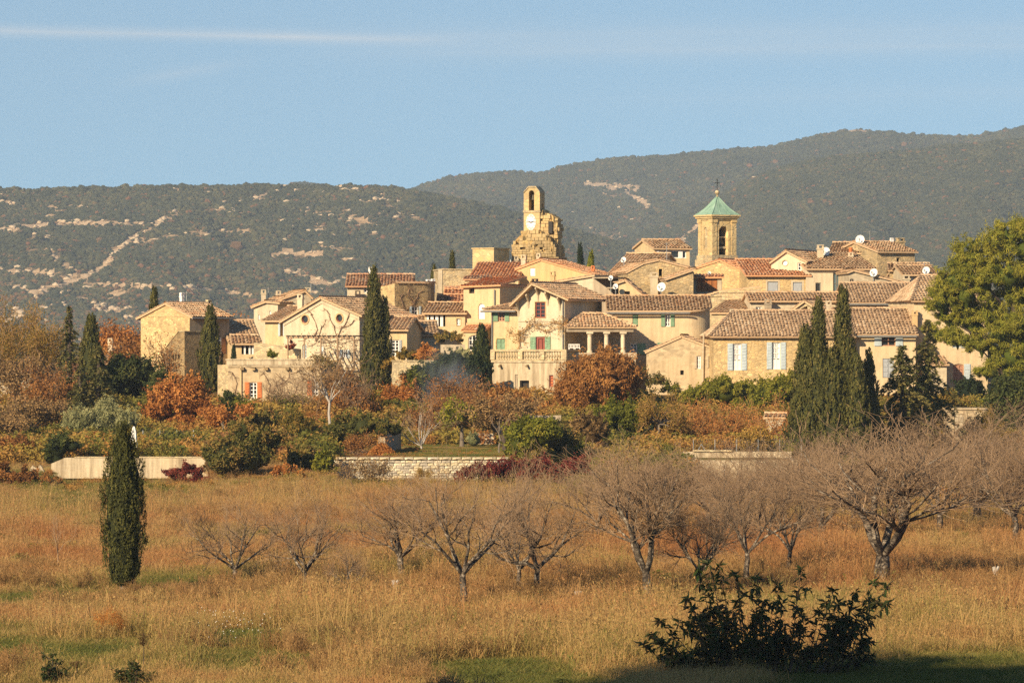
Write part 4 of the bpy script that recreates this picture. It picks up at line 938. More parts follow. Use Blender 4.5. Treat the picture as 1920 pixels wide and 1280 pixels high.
def ruin(vol, top, dp, seed, mat='ruin', name='ruin_wall', y0=0.0, jag=.22, z0=-8):
    """broken masonry: a jagged-topped slab with an uneven face"""
    rg = random.Random(seed); pts = []
    for (xa, za), (xb, zb) in zip(top[:-1], top[1:]):
        n = max(2, int(math.hypot(xb - xa, zb - za) / .35))
        for k in range(n): pts.append((xa + (xb - xa) * k / n + (rg.uniform(-.08, .08) if k else 0), za + (zb - za) * k / n + (rg.uniform(-jag, jag) if k else 0)))
    pts.append(top[-1]); mb = MB(); rows = 14; nx = len(pts); V_ = []
    for side in (0, 1):
        for x, zt_ in pts:
            for r in range(rows + 1):
                V_.append((x + rg.uniform(-.10, .10), y0 + side * dp + (rg.uniform(-.24, .24) + .12 * math.sin(x * 3 + r)), z0 + (zt_ - z0) * r / rows))
    st = rows + 1; fs = []
    for i in range(nx - 1):
        for r in range(rows):
            q = i * st + r; fs.append((q, q + st, q + st + 1, q + 1)); q += nx * st; fs.append((q, q + 1, q + st + 1, q + st))
        q = i * st + rows; fs.append((q, q + st, q + st + nx * st, q + nx * st))
    for i in (0, nx - 1):
        for r in range(rows): q = i * st + r; fs.append((q, q + 1, q + 1 + nx * st, q + nx * st))
    mb.add(V_, fs); o = vol.mesh(mb, name, mat); sb = MB(); xs_ = [a for a, b in pts]; zs_ = [b for a, b in pts]; zl = z0 + (max(zs_) - z0) * .45
    z = zl
    while z < max(zs_):                              # squared rubble standing proud of the weathered core
        hh = rg.uniform(.16, .30); x = min(xs_) + rg.uniform(-.1, .1)
        while x < max(xs_):
            ww = rg.uniform(.2, .48); zt_ = np.interp(x + ww / 2, xs_, zs_)
            if z + hh < zt_ + .08 and rg.random() < .86:
                for ys in (0, 1): d_ = rg.uniform(.10, .22); yy = y0 - d_ if ys == 0 else y0 + dp - .1; sb.box(x + .015, x + ww - .015, yy, yy + d_ + .1, z + .012, z + hh - .012)
            x += ww
        for xe in (min(xs_), max(xs_)):
            ye = y0
            while ye < y0 + dp - .2:
                ww = rg.uniform(.25, .5)
                if z + hh < np.interp(xe, xs_, zs_): e_ = rg.uniform(.04, .13); sb.box(xe - e_, xe + e_, ye + .015, ye + ww - .015, z + .012, z + hh - .012)
                ye += ww
        z += hh
    so_ = vol.link(bpy.data.objects.new('rubble', sb.mesh('rubble', M['rubble'])), o); so_['kind'] = 'stuff'; return o
tp = lambda l: [v.f(*q) for q in l]
ruin(v, tp([(964, 458), (969, 450), (978, 443), (984, 433), (1012, 431), (1020, 434), (1030, 442), (1035, 447), (1041, 454)]), 2.6, 5, y0=-.35)
ruin(v, tp([(1009, 396), (1016, 395), (1022, 399), (1030, 402), (1036, 406), (1041, 409)]), 1.3, 6, y0=.5, name='broken_wall')
mb = MB(); q = v.on(1033, 425, 1, .4); mb.box(q.x - .16, q.x + .16, .2, .7, q.z - .5, q.z + .4); v.mesh(mb, 'dark_gap_block', 'void')  # solid dark block that paints in the shaded hole

# church belfry
v = Vol(1336, 560, 352, 31, 'belfry', 'square church belfry with a green copper pyramid roof and iron cross', cat='tower', wall='stone_fine')
v.W = v.f(1379, 440)[0]; v.dp = v.on(1310.5, 440, 0, 0).y; W, dp = v.W, v.dp; zt = v.f(1345, 412)[1]
v.open('F', 1348, 424, 1365.5, 488, 'void', arch=.5, depth=1.0); v.open('L', 1319.5, 426, 1326, 466, 'panel', arch=.5, col='stone_pale', depth=.2, name='niche')
v.prism([(0, -6), (W, -6), (W, zt), (0, zt)], [(0, -6), (dp, -6), (dp, zt), (0, zt)], [(0, -6), (dp, -6), (dp, zt), (0, zt)], [(0, -6), (W, -6), (W, zt), (0, zt)])
mb = MB()
for e_, h0, h1 in ((.10, 0, .12), (.20, .12, .26), (.30, .26, .38)): mb.box(-e_, W + e_, -e_, dp + e_, zt + h0, zt + h1)
v.mesh(mb, 'cornice', 'stone_fine')
mb = MB(); zp0, zp1 = v.f(1345, 489)[1], v.f(1345, 478)[1]; mb.box(-.22, W + .22, -.22, dp + .22, -6, zp0 + .12); mb.box(-.13, W + .13, -.13, dp + .13, zp0 + .12, zp1); v.mesh(mb, 'plinth', 'stone_pale')
mb = MB()
for x0, x1, y0, y1 in ((-.05, .36, -.05, .36), (W - .36, W + .05, -.05, .36), (-.05, .36, dp - .36, dp + .05), (W - .36, W + .05, dp - .36, dp + .05)):
    mb.box(x0, x1, y0, y1, zp1, zt - .22); mb.box(x0 - .05, x1 + .05, y0 - .05, y1 + .05, zt - .22, zt - .002)
v.mesh(mb, 'pilaster', 'stone_fine')
a0, a1, zh0, zh1 = v.rect('F', 1348, 424, 1365.5, 488)
mb = MB(); mb.box(a0, a1, .25, .55, v.f(1356, 466)[1], v.f(1356, 462)[1]); mb.box(a0, a1, .35, .5, v.f(1356, 446)[1], v.f(1356, 443)[1]); v.mesh(mb, 'beam', 'stone_pale')
mb = MB(); mb.lathe([(.02, .45), (.15, .42), (.22, .15), (.33, -.1), (.37, -.18)], 12, Matrix.Translation(((a0 + a1) / 2, .6, v.f(1356, 453)[1]))); v.mesh(mb, 'bell', 'bronze')
zr0 = zt + .38; za = v.f(1346, 367)[1]; c = Vector((W / 2, dp / 2, za)); e_ = .22
rb = MB(); k_ = [Vector((-e_, -e_, zr0)), Vector((W + e_, -e_, zr0)), Vector((W + e_, dp + e_, zr0)), Vector((-e_, dp + e_, zr0))]
n_ = 6; rings = []
for q in range(n_ + 1):
    t_ = q / n_; kk = (1 - t_) * (1 - .16 * math.sin(math.pi * t_)); rings.append([Vector((c.x + (p.x - c.x) * kk, c.y + (p.y - c.y) * kk, zr0 + (za - zr0) * t_)) for p in k_])
for q in range(n_):
    for i in range(4): rb.quad(rings[q][i], rings[q][(i + 1) % 4], rings[q + 1][(i + 1) % 4], rings[q + 1][i])
ro = v.mesh(rb, 'roof', 'copper')
sm_ = MB()
for i in range(4):
    sm_.tube([rings[q][i] for q in range(n_ + 1)], .035, 5)
    for f_ in (.33, .66): sm_.tube([rings[q][i].lerp(rings[q][(i + 1) % 4], f_) + Vector((0, 0, .01)) for q in range(n_)], .022, 4)
v.link(bpy.data.objects.new('seam', sm_.mesh('seam', M['copper'])), ro)
mb = MB(); mb.lathe([(.05, za - .1), (.09, za), (.05, za + .06), (.17, za + .2), (.19, za + .3), (.12, za + .42), (.03, za + .46)], 10, Matrix.Translation((W / 2, dp / 2, 0))); v.mesh(mb, 'finial', 'stone_pale')
mb = MB(); zx = za + .46; mb.tube([(W / 2, dp / 2, zx), (W / 2, dp / 2, zx + .85)], .03, 6); mb.tube([(W / 2 - .24, dp / 2, zx + .55), (W / 2 + .24, dp / 2, zx + .55)], .03, 6); v.mesh(mb, 'cross', 'iron')

# church nave with the red roof
v = Vol(1300, 600, 340, -24, 'church', 'church nave of warm rubble with a bright red tiled roof and grey closed shutters', cat='church', wall='stone_ochre', tile='red')
w = Vol(1400, 600, 334, 4, base=v, wall='stone_ochre', tile='red')
w.open('F', 1439, 528, 1459, 553, 'panel', col='greyblue', leaves=1, slats=1, sur=.12, surc='cream'); w.open('F', 1486.5, 529, 1504, 553, 'panel', col='greyblue', leaves=1, slats=1, sur=.12, surc='cream')
w.gable_side(1517, 517, 490, 6, 12, oh=.4, hip_l=0); w.cornice(0, w.W, w.ze - .02, 0, False)
v.gable_front([(1300, 506), (1350, 490), (1401, 516)], 7, oh=.1, ov=.1)
w = Vol(1300, 600, 328, -4, base=v, wall='beige', tile='red')
w.open('F', 1305.5, 522, 1345, 547, 'panel', col='brownwood', leaves=4, slats=1, name='wooden_screen'); w.gable_side(1353, 521, 517, .8, .8, oh=.25, cap=False)
w.dish(1330, 512, 3.5, .3, 517)
v = Vol(1300, 600, 322, -3, 'garden_wall', 'rubble terrace wall with a tile crest below the church nave', cat='wall', wall='stone_pale')
v.gable_front([(1300, 557), (1326, 556), (1350, 549), (1426, 541)], 1.0, flat=True); ro = v.mesh(MB(), 'crest', 'stone')
for (xa, za), (xb, zb) in zip(v.top[:-1], v.top[1:]): v.cap_row((xa, .1, za + .05), (xb, .1, zb + .05), ro, .12)
# stone gable with the dishes and the attic house behind
v = Vol(1136, 600, 332, -16, 'house', 'old house with stained end wall and small roof dish, left of the attic house', wall='concrete')
v.W = v.f(1172, 520)[0]; 
v.gable_side(1213, 522, 479, 6.5, 8, oh=.2)
v.dish(1169, 487, 5.5, 2.6, 497)
v = Vol(1176, 640, 326, 8, 'house', 'broad rubble gable with one small dark window and a tall mast', wall='stone', tile='tan')
v.open('F', 1235, 504, 1242, 518, 'void', sur=.06); v.gable_front([(1176, 512), (1206, 496), (1236, 489), (1300, 506)], 6, oh=.15, ov=.1)
v.chimney(1226, 515, 560, 13, -1.0, 'cream', name='buttress'); v.antenna(1250, 455, 520, .2, 3, 8)
w = Vol(1248, 640, 323, 6, base=v, wall='stone', tile='tan'); w.gable_front([(1248, 526), (1300, 508)], 4, oh=.1)
w.dish(1240, 538, 9, -1.2, 556); w = Vol(1160, 640, 322, -6, base=v, wall='yellow', tile='tan'); w.open('F', 1171, 546, 1181, 558, 'void'); w.gable_front([(1160, 532), (1172, 528), (1192, 545), (1205, 556)], 3, oh=.3)
w.dish(1154, 537, 5.5, -.8, 556); w.dish(1145, 521, 5, .6, 540)
v = Vol(1227, 600, 344, 14, 'house', 'small attic house with a wide dark window band under its eaves', wall='yellow')
v.open('F', 1229, 470, 1287, 484, 'win', v=0, h=0, depth=.35); v.gable_side(1293, 467, 453, 3, 5.5, oh=.25)
mb = MB(); z0, z1 = v.f(1240, 484)[1], v.f(1240, 470)[1]
for a_, b_ in ((1231, 1236), (1272, 1280)): xa, xb = v.f(a_, 477)[0], v.f(b_, 477)[0]; mb.box(xa, xb, -.005, .08, z0, z1)
v.mesh(mb, 'curtain', 'white')
# cream house on the hill with a round vent, and the verandah wing
v = Vol(1446, 600, 336, -18, 'house', 'cream house high on the right with a blind round vent and two chimneys', wall='cream_bright')
v.open('F', 1467, 488, 1477, 498, 'panel', round=True, arch=.5, col='whiteblind', name='vent', ring=.2); v.open('F', 1495.5, 492.5, 1502, 507, 'win', h=1, v=0)
v.gable_front([(1446, 494), (1475, 473), (1512, 492)], 9, oh=.15)
w = Vol(1512, 600, 334, 10, base=v, wall='cream_bright'); w.open('F', 1529, 530, 1539, 552, 'win', v=0, h=0, col='zinc', door=True); w.open('F', 1562, 511, 1588, 552, 'win', v=3, h=1, col='zinc', glass='glassblue', name='verandah')
w.gable_side(1640, 505, 476, 6.5, 6.5, oh=.35, ov=.1, cap=False)
w.chimney(1538, 463, 488, 11, 4.0, 'cream', 2); w.chimney(1595, 477, 494, 8, 4.2, 'cream', 1, True); w.dish(1548, 472, 9, 5.0, 486)
v = Vol(1592, 600, 329, 4, 'house', 'low tan roofed house with a stone edged gable right of the verandah', wall='beige', tile='tan'); v.gable_front([(1588, 512), (1600, 509), (1692, 532)], 6, oh=.2); v.dish(1638, 511, 8, -.3, 524); v.chimney(1597, 527, 541, 5, -.8, 'darkwood')
# topmost stone house
v = Vol(1645, 600, 350, 24, 'house', 'topmost rubble house on the right with a shaded front and a tall dish', wall='stone', tile='tan')
v.open('F', 1681, 483, 1687, 494, 'void', depth=.4); v.gable_side(1715, 473, 457, 3.6, 8.4, oh=.35); v.chimney(1688, 450, 462, 14, 4.5, 'stone'); v.chimney(1672, 450, 458, 5, 3.5, 'white')
w = Vol(1556, 600, 353, -8, base=v, wall='stone', tile='tan'); w.gable_side(1625, 476, 458, 5, 10); w.dish(1612.5, 449, 8.5, 0, 476, -.2); w.antenna(1631, 432, 456, 4, 4, 24)
v = Vol(1694, 600, 338, 4, 'house', 'small tan roofed house with dish and tiny window, nearest behind the umbrella pine', wall='cream'); v.open('F', 1708, 521, 1717, 531, 'win', v=0, h=0, sur=.05); v.gable_side(1757, 516, 501, 3.5, 7)
v.dish(1736.5, 507, 7.5, -.4, 522); v.chimney(1699, 520, 534, 12, -.8, 'cream', 2); v.antenna(1733, 492, 506, 2, 4, 12)
v = Vol(1668, 600, 343, -4, 'house', 'half hidden roof of brown tiles below the topmost rubble house', wall='stone', tile='brown'); v.gable_side(1740, 508, 497, 3, 6)

# round cornered ochre house
v = Vol(1141, 720, 308.6, 0, 'house', 'wide ochre house with a rounded corner and sage green shutters', wall='pink', tile='tan')
v.open('F', 1186, 589, 1196.5, 611.5, 'panel', col='green', leaves=1, slats=4); v.open('F', 1247, 589, 1257, 612, 'win', h=2, sh='lr', shc='green', shw=.72)
v.open('F', 1182, 644, 1194.5, 665, 'win', h=2, sh='r', shc='green', shw=1.25); v.open('F', 1246, 642, 1258, 663, 'win', h=2, sh='l', shc='green', shw=1.1)
v.gable_side(1333, 583, 558, 5, 5, oh=.45, round_r=1.7); v.gutter(-.2, v.W - 1.4, v.ze - .14, -.5)
mb = MB(); mb.box(-.05, .15, -.04, 1, -4, 0); 
# little rubble gable in front
v = Vol(1212, 740, 303, -6, 'house', 'little patchy stone gable cottage with small windows and a drainpipe', wall='patchy', tile='tan')
v.open('F', 1306.5, 667, 1314, 691, 'win', v=1, h=2, sh='l', shc='beige', shw=.5); v.open('F', 1329, 667, 1336, 690, 'win', v=1, h=2, sh='l', shc='beige', shw=.5)
v.open('F', 1275.5, 694, 1282, 702.5, 'void', depth=.3); v.open('F', 1231, 702, 1236.5, 711, 'win', v=1, h=1)
v.gable_front([(1212, 662), (1278, 633), (1338, 655)], 8, oh=.12, ov=.1); x = v.f(1318, 660)[0]; v.pipe([(x + .06, -.12, v.f(1318, 624)[1]), (x, -.12, v.f(1318, 715)[1]), (x - .2, -.12, v.f(1318, 722)[1])], .06, 'beige')
# long right-hand house
v = Vol(1338, 740, 299, 2, 'house', 'long ochre stone house with pale blue shuttered french windows', wall='stone_ochre', tile='brown')
v.open('F', 1374, 644, 1390, 694, 'win', h=4, panel=.36, curtain=.4, sh='lr', shc='blue', shw=.6, slats=9); v.open('F', 1447.5, 641.5, 1463.5, 692, 'win', h=4, panel=.36, curtain=.4, sh='lr', shc='blue', shw=.6, slats=9)
v.gable_side(1600, 630, 586, 4.6, 9.2, oh=.4, hip_l=1.7); v.cornice(-.1, v.W, v.ze + .02, 0, True); v.chimney(1373, 584, 606, 9, 5.2, 'cream', 2); v.chimney(1554, 569, 590, 9, 4.9, 'cream')
v = Vol(1600, 770, 300, 2, 'house', 'pinkish rendered house with pale blue shutters behind the tall cypress group', wall='pink', tile='brown')
v.open('F', 1653, 628.5, 1679, 648.5, 'win', v=1, h=1, col='pinkwood', sh='lr', shc='blue', shw=.52); v.open('F', 1655, 672, 1676.5, 708, 'panel', col='greyblue', slats=4)
v.gable_side(1717, 626, 582, 4.6, 9.2, oh=.4); v.gutter(0, v.W, v.ze - .16, -.5); v.chimney(1715, 586, 612, 10, 1.5, 'ochre')
# middle row behind the long house
v = Vol(1590, 640, 316, 2, 'house', 'house with a large brown tiled roof between the two long roofs on the right', wall='ochre', tile='brown')
v.open('F', 1622, 574, 1645, 579, 'void', depth=.3); v.gable_side(1716, 567, 534, 4.4, 8.8, oh=.4); v.gutter(0, v.W, v.ze - .14, -.46)
v = Vol(1406, 660, 317, 3, 'house', 'low pale house with a thin tiled roof strip behind the long ochre stone house', wall='cream', tile='tan')
v.open('F', 1417, 575, 1428, 587, 'win', h=1, v=1); v.gable_side(1592, 565, 552, 2.2, 4.4, oh=.35); v.chimney(1440, 566, 588, 12, -.8, 'grey'); v.chimney(1553, 568, 590, 10, -.9, 'cream')
w = Vol(1334, 660, 318, -18, base=v, wall='stone_pale', tile='tan'); w.gable_side(1404, 588, 562, 5, 5, oh=.2, cap=False)
w = Vol(1478, 660, 310, -22, base=v, wall='stone_pale', tile='tan'); w.open('F', 1514, 573, 1526, 583, 'void', depth=.3); w.gable_front([(1460, 590), (1510, 567), (1540, 586)], 3, oh=.2)
# far right house under the pine
v = Vol(1714, 775, 302, 5, 'house', 'far right ochre house with an arched pink louvred window, partly behind the umbrella pine', wall='pink', tile='brown')
v.open('F', 1786, 632, 1801, 652, 'win', v=1, h=1, col='blue', sh='r', shc='blue', shw=.5); v.open('F', 1787, 682, 1807, 720, 'win', v=1, h=3, arch=.2, col='pinkwood', glass='pinkwood', bw=.09, sur=0, sh='r', shc='blue', shw=.6)
v.gable_side(1852, 564, 520, 5, 10, oh=.35, hip_l=1.3); v.cornice(0, v.W, v.ze, 0, False)
w = Vol(1738, 775, 299.5, 5, base=v, wall='cream', tile='tan'); w.gable_side(1775, 684, 671, 1.6, 3.2, oh=.25, cap=False)
# ------------------------------------------------------------------ garden walls, pool, small garden things
def wall_bar(name, label, px0, px1, D, py_top, th, mat, dD=0, base=None, cat='wall'):
    a = P(px0, py_top, D); b = P(px1, py_top, D + dD); d = Vector((b.x - a.x, b.y - a.y, 0)); L = d.length; rz = math.atan2(d.y, d.x)
    r = empty(name, (a.x, a.y, gz1(a.x, a.y - 1) - .3), rz); tag(r, label, cat); h = a.z - r.location.z
    return r, L, h
r, L, h = wall_bar('garden_wall', 'long rain stained concrete garden wall behind the lone cypress', 96, 390, 229.8, 858, .3, 'concrete')
mb = MB(); nx = 60; rg = random.Random(4); tp_ = [h - (.28 * max(0, 1 - k / 5) if k < 5 else 0) + rg.uniform(-.012, .012) for k in range(nx + 1)]
for k in range(nx): x0, x1 = L * k / nx, L * (k + 1) / nx; mb.add([(x0, 0, 0), (x1, 0, 0), (x1, 0, tp_[k + 1]), (x0, 0, tp_[k]), (x0, .3, 0), (x1, .3, 0), (x1, .3, tp_[k + 1]), (x0, .3, tp_[k])], [(0, 1, 2, 3), (5, 4, 7, 6), (3, 2, 6, 7)])
mb.build('wall', M['concrete'], r); mb = MB(); mb.box(L * .15, L, -.03, .33, h + .014, h + .06); mb.build('coping', M['stone_pale'], r)
r, L, h = wall_bar('garden_wall', 'short broken stub of concrete wall among brambles, left of the long stained wall', 52, 84, 229, 876, .3, 'concrete')
mb = MB(); tp_ = [.25, .55, .72, h, h * .95, .75, .6, .3]
for k in range(7): x0, x1 = L * k / 7, L * (k + 1) / 7; mb.add([(x0, 0, 0), (x1, 0, 0), (x1, 0, tp_[k + 1]), (x0, 0, tp_[k]), (x0, .3, 0), (x1, .3, 0), (x1, .3, tp_[k + 1]), (x0, .3, tp_[k])], [(0, 1, 2, 3), (5, 4, 7, 6), (3, 2, 6, 7)])
mb.build('wall', M['concrete'], r)
# dry stone wall: every stone of the face its own piece
r, L, h = wall_bar('dry_stone_wall', 'low pale dry stone wall holding up the middle garden terrace', 630, 943, 229.8, 857, .5, 'stone_pale')
rg = random.Random(9); mb = MB(); mb.box(0, L, .10, .55, 0, h - .13); mb.build('core', M['stone_dark'], r)
def pebble(seed, mat):
    g = random.Random(seed); c = [(x * g.uniform(.86, 1), y * g.uniform(.8, 1), z * g.uniform(.82, 1)) for z in (-.5, .5) for y in (-.5, .5) for x in (-.5, .5)]
    m2 = MB(); m2.add(c + [(g.uniform(-.15, .15), -.62, g.uniform(-.12, .12))], [(4, 5, 7, 6), (0, 2, 3, 1), (2, 6, 7, 3), (0, 4, 6, 2), (1, 3, 7, 5), (0, 1, 8), (1, 5, 8), (5, 4, 8), (4, 0, 8)]); return m2.mesh('stone', mat)
STM = [paint('wall_stone_%s' % n, c, .9, .3) for n, c in (('buff', (.55, .46, .30)), ('cream', (.62, .55, .40)), ('grey', (.42, .37, .29)))]
PB = [pebble(s_, STM[s_ % 3]) for s_ in range(9)]
rows = 9; z = 0.2; cnt = 0
for k in range(rows):
    hh = (h - .14 - .22) / rows * rg.uniform(.9, 1.1); x = rg.uniform(-.2, 0)
    while x < L:
        w_ = rg.uniform(.15, .42)
        if cnt < 298:
            o = bpy.data.objects.new('stone', rg.choice(PB)); link(o, r); o.location = (x + w_ / 2, .1 + rg.uniform(-.03, .03), z + hh / 2 + rg.uniform(-.01, .01)); o.scale = (w_ * 1.0, .26, hh * 1.02); o.rotation_euler = (0, rg.uniform(-.05, .05), 0); cnt += 1
        x += w_
    z += hh
x = 0
while x < L:
    w_ = rg.uniform(.4, .75); o = bpy.data.objects.new('coping_stone', rg.choice(PB[:2])); link(o, r); o.location = (x + w_ / 2, .25, h - .06); o.scale = (w_, .66, .13); x += w_
# terrace wall in the shade and bits of wall further back
def simple_wall(label, px0, px1, D0, D1, py_top, py_bot, mat, name='garden_wall', top=None, cat='wall', cap=None):
    a, b = P(px0, py_top, D0), P(px1, py_top, D1); d = Vector((b.x - a.x, b.y - a.y, 0)); rz = math.atan2(d.y, d.x); z0 = P(px0, py_bot, D0).z
    r = empty(name, (a.x, a.y, z0), rz); tag(r, label, cat); mb = MB(); h0, h1 = a.z - z0, P(px1, py_top if top is None else top, D1).z - z0
    n = max(3, int(d.length / .8)); g = random.Random(int(px0)); hs = [h0 + (h1 - h0) * k / n + g.uniform(-.03, .03) for k in range(n + 1)]
    for k in range(n):
        x0, x1 = d.length * k / n, d.length * (k + 1) / n
        mb.add([(x0, 0, -1.5), (x1, 0, -1.5), (x1, 0, hs[k + 1]), (x0, 0, hs[k]), (x0, .35, -1.5), (x1, .35, -1.5), (x1, .35, hs[k + 1]), (x0, .35, hs[k])], [(0, 1, 2, 3), (5, 4, 7, 6), (3, 2, 6, 7)] + ([(0, 3, 7, 4)] if k == 0 else []) + ([(1, 5, 6, 2)] if k == n - 1 else []))
    mb.build('wall', M[mat], r)
    if cap:
        mb = MB(); mb.add([(-.05, -.05, h0 + .031), (d.length + .05, -.05, h1 + .031), (d.length + .05, .4, h1 + .031), (-.05, .4, h0 + .031), (-.05, -.05, h0 + .10), (d.length + .05, -.05, h1 + .10), (d.length + .05, .4, h1 + .10), (-.05, .4, h0 + .10)], [(0, 1, 5, 4), (4, 5, 6, 7), (1, 2, 6, 5), (3, 0, 4, 7), (2, 3, 7, 6)]); mb.build('coping', M[cap], r)
    return r
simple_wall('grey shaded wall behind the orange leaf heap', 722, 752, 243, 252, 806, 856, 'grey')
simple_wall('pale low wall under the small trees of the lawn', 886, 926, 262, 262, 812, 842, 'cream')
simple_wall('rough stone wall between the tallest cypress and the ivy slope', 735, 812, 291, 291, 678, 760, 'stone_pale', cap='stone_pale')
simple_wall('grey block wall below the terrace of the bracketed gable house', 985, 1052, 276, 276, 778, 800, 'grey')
simple_wall('sunlit stone wall beneath the white garden ornaments and shrubs', 826, 872, 299, 299, 646, 690, 'beige')
simple_wall('pergola wall of white stone behind the red climber', 476, 560, 300, 298.5, 642, 690, 'stone_pale', top=655)
simple_wall('pale wall end with an orange shutter on the left of the stone terrace house', 408, 428, 297, 296, 684, 760, 'stone_pale')
simple_wall('long low stone wall behind the pool', 1245, 1500, 262, 262, 818, 835, 'stone_pale')
# stone basin with wire fence
r = empty('pool_basin', P(1288, 885, 229.3), 0); tag(r, 'pale stone water basin with a flat rim at the right of the field', 'basin'); r.location.z = 0
L = m_(205, 232); z1 = P(1300, 852, 229.3).z; mb = MB(); mb.box(0, L, 0, .35, -.3, z1 * .80); mb.box(0, .35, .35, 5, -.3, z1 * .8); mb.box(L - .35, L, .35, 5, -.3, z1 * .8); mb.box(0, L, 5, 5.35, -.3, z1 * 1.02); mb.build('wall', M['concrete'], r)
mb = MB(); mb.box(-.05, L * .02 + .4, -.04, 5.4, z1 * .80 + .003, z1 * .8 + .08); mb.box(.5, L * .45, 4.9, 5.45, z1 * 1.02 + .003, z1 * 1.02 + .09); mb.build('rim', M['stone_pale'], r)
wm, nt_, b_ = new_mat('still_water', .05, .5); b_.inputs['Base Color'].default_value = (.02, .03, .03, 1)
mb = MB(); mb.box(.355, L - .355, .355, 4.995, -.2, z1 * .55); mb.build('water', wm, r)
r = empty('wire_fence', (P(1300, 850, 236).x, 236, 1.15), 0); tag(r, 'green wire mesh fence on slim posts behind the pool basin', 'fence'); L = m_(200, 239); hf = .85
for k in range(6): mb = MB(); mb.tube([(L * k / 5, 0, -.5), (L * k / 5, 0, hf)], .018, 5); mb.build('post', M['steel'], r)
mb = MB()
for k in range(int(L / .12)): mb.tube([(k * .12, 0, 0), (k * .12, 0, hf)], .0025, 3)
for k in range(9): mb.tube([(0, 0, hf * k / 8), (L, 0, hf * k / 8)], .0025, 3)
o = mb.build('mesh', paint('fence_wire_green', (.10, .14, .12)), r); o['kind'] = 'stuff'
for q, sx in ((0, 1), (0, -1)): mb = MB(); mb.tube([(m_(15, 239), -.02, hf * .7), (m_(15, 239) + sx * .35, -.02, 0)], .016, 5); mb.build('brace', M['steel'], r)
r = empty('wire_fence', (P(268, 830, 252).x, 252, gz1(-20, 252)), 0); tag(r, 'dark green garden fence above the stained concrete wall', 'fence'); L = m_(95, 252)
for k in range(4): mb = MB(); mb.tube([(L * k / 3, 0, -.3), (L * k / 3, 0, 1.05)], .03, 5); mb.build('post', M['steel'], r)
mb = MB()
for k in range(int(L / .10)): mb.tube([(k * .10, 0, 0), (k * .10, 0, 1.0)], .006, 3)
for k in range(9): mb.tube([(0, 0, k / 8), (L, 0, k / 8)], .006, 3)
o = mb.build('mesh', paint('fence_green', (.02, .05, .04)), r); o['kind'] = 'stuff'
# closed white parasol
p = P(251, 846, 236); r = empty('parasol', (p.x, p.y, gz1(p.x, p.y))); tag(r, 'closed white garden parasol just above the lone cypress top', 'parasol'); zt = P(251, 799, 236).z - r.location.z
mb = MB(); mb.tube([(0, 0, 0), (0, 0, zt)], .025, 6); mb.lathe([(.25, 0), (.25, .06), (.05, .1)], 10); mb.build('pole', M['steel'], r)
mb = MB(); n = 16; prof = [(.05, zt * .28), (.17, zt * .30), (.15, zt * .5), (.12, zt * .7), (.10, zt * .85), (.03, zt)]
mb.add([((rr * (1 + .25 * (-1) ** k)) * math.cos(2 * math.pi * k / n), (rr * (1 + .25 * (-1) ** k)) * math.sin(2 * math.pi * k / n), zz_) for rr, zz_ in prof for k in range(n)], [(i * n + k, i * n + (k + 1) % n, (i + 1) * n + (k + 1) % n, (i + 1) * n + k) for i in range(len(prof) - 1) for k in range(n)]); mb.build('canopy', M['white'], r)
# small white utility shed with a tile cap, and the flat walled ruin at the right
r = Vol(1436, 840, 264, -8, 'shed', 'tiny white garden cabinet with a tiled cap among golden canes', cat='shed', wall='beige', tile='tan'); r.sink = 1; r.open('F', 1456, 790, 1465, 812, 'panel', leaves=1, slats=2, col='cream', door=True); r.gable_side(1468, 785, 779, .8, 1.4, oh=.12)
r = Vol(1786, 860, 258, 4, 'shed', 'pale flat topped shed with an orange wooden panel below the umbrella pine', cat='shed', wall='patchy'); r.sink = 1
r.open('F', 1789, 776, 1808, 832, 'panel', leaves=1, slats=3, col='beige', door=True); r.open('F', 1822, 790, 1845, 815, 'panel', leaves=3, slats=1, col='brownwood', name='wooden_panel'); r.gable_front([(1786, 768), (1852, 766)], 3, flat=True)
# metal garden arch
p = P(600, 770, 284); r = empty('garden_arch', (p.x, p.y, gz1(p.x, p.y))); tag(r, 'thin iron garden arch in front of the right orange shutter', 'arch'); zt = P(610, 702, 284).z - r.location.z; w_ = m_(38, 284)
mb = MB(); mb.tube([(0, 0, 0), (0, 0, zt - w_ / 2)] + [(w_ / 2 - w_ / 2 * math.cos(t), 0, zt - w_ / 2 + w_ / 2 * math.sin(t)) for t in [math.pi * q / 10 for q in range(1, 10)]] + [(w_, 0, zt - w_ / 2), (w_, 0, 0)], .03, 5); mb.build('hoop', M['twig_grey'], r)
# timber pergola in front of the round windowed gable
p = P(556, 672, 299); r = empty('pergola', (p.x, p.y, p.z), R(-20)); tag(r, 'timber pergola under bare vines in front of the cream round windowed gable', 'pergola'); L = m_(125, 299) / math.cos(R(20))
for k in range(5): mb = MB(); mb.box(L * k / 4 - .035, L * k / 4 + .035, -1.48, -1.41, -.8, m_(38, 299)); mb.build('post', M['twig_grey'], r)
for k in range(14): mb = MB(); mb.box(L * k / 13 - .03, L * k / 13 + .03, -1.75, 1.2, m_(38, 299) + .11, m_(38, 299) + .19); mb.build('rafter', M['twig_grey'], r)
mb = MB(); mb.box(-.1, L + .1, -1.5, -1.4, m_(38, 299), m_(38, 299) + .1); mb.build('beam', M['twig_grey'], r)
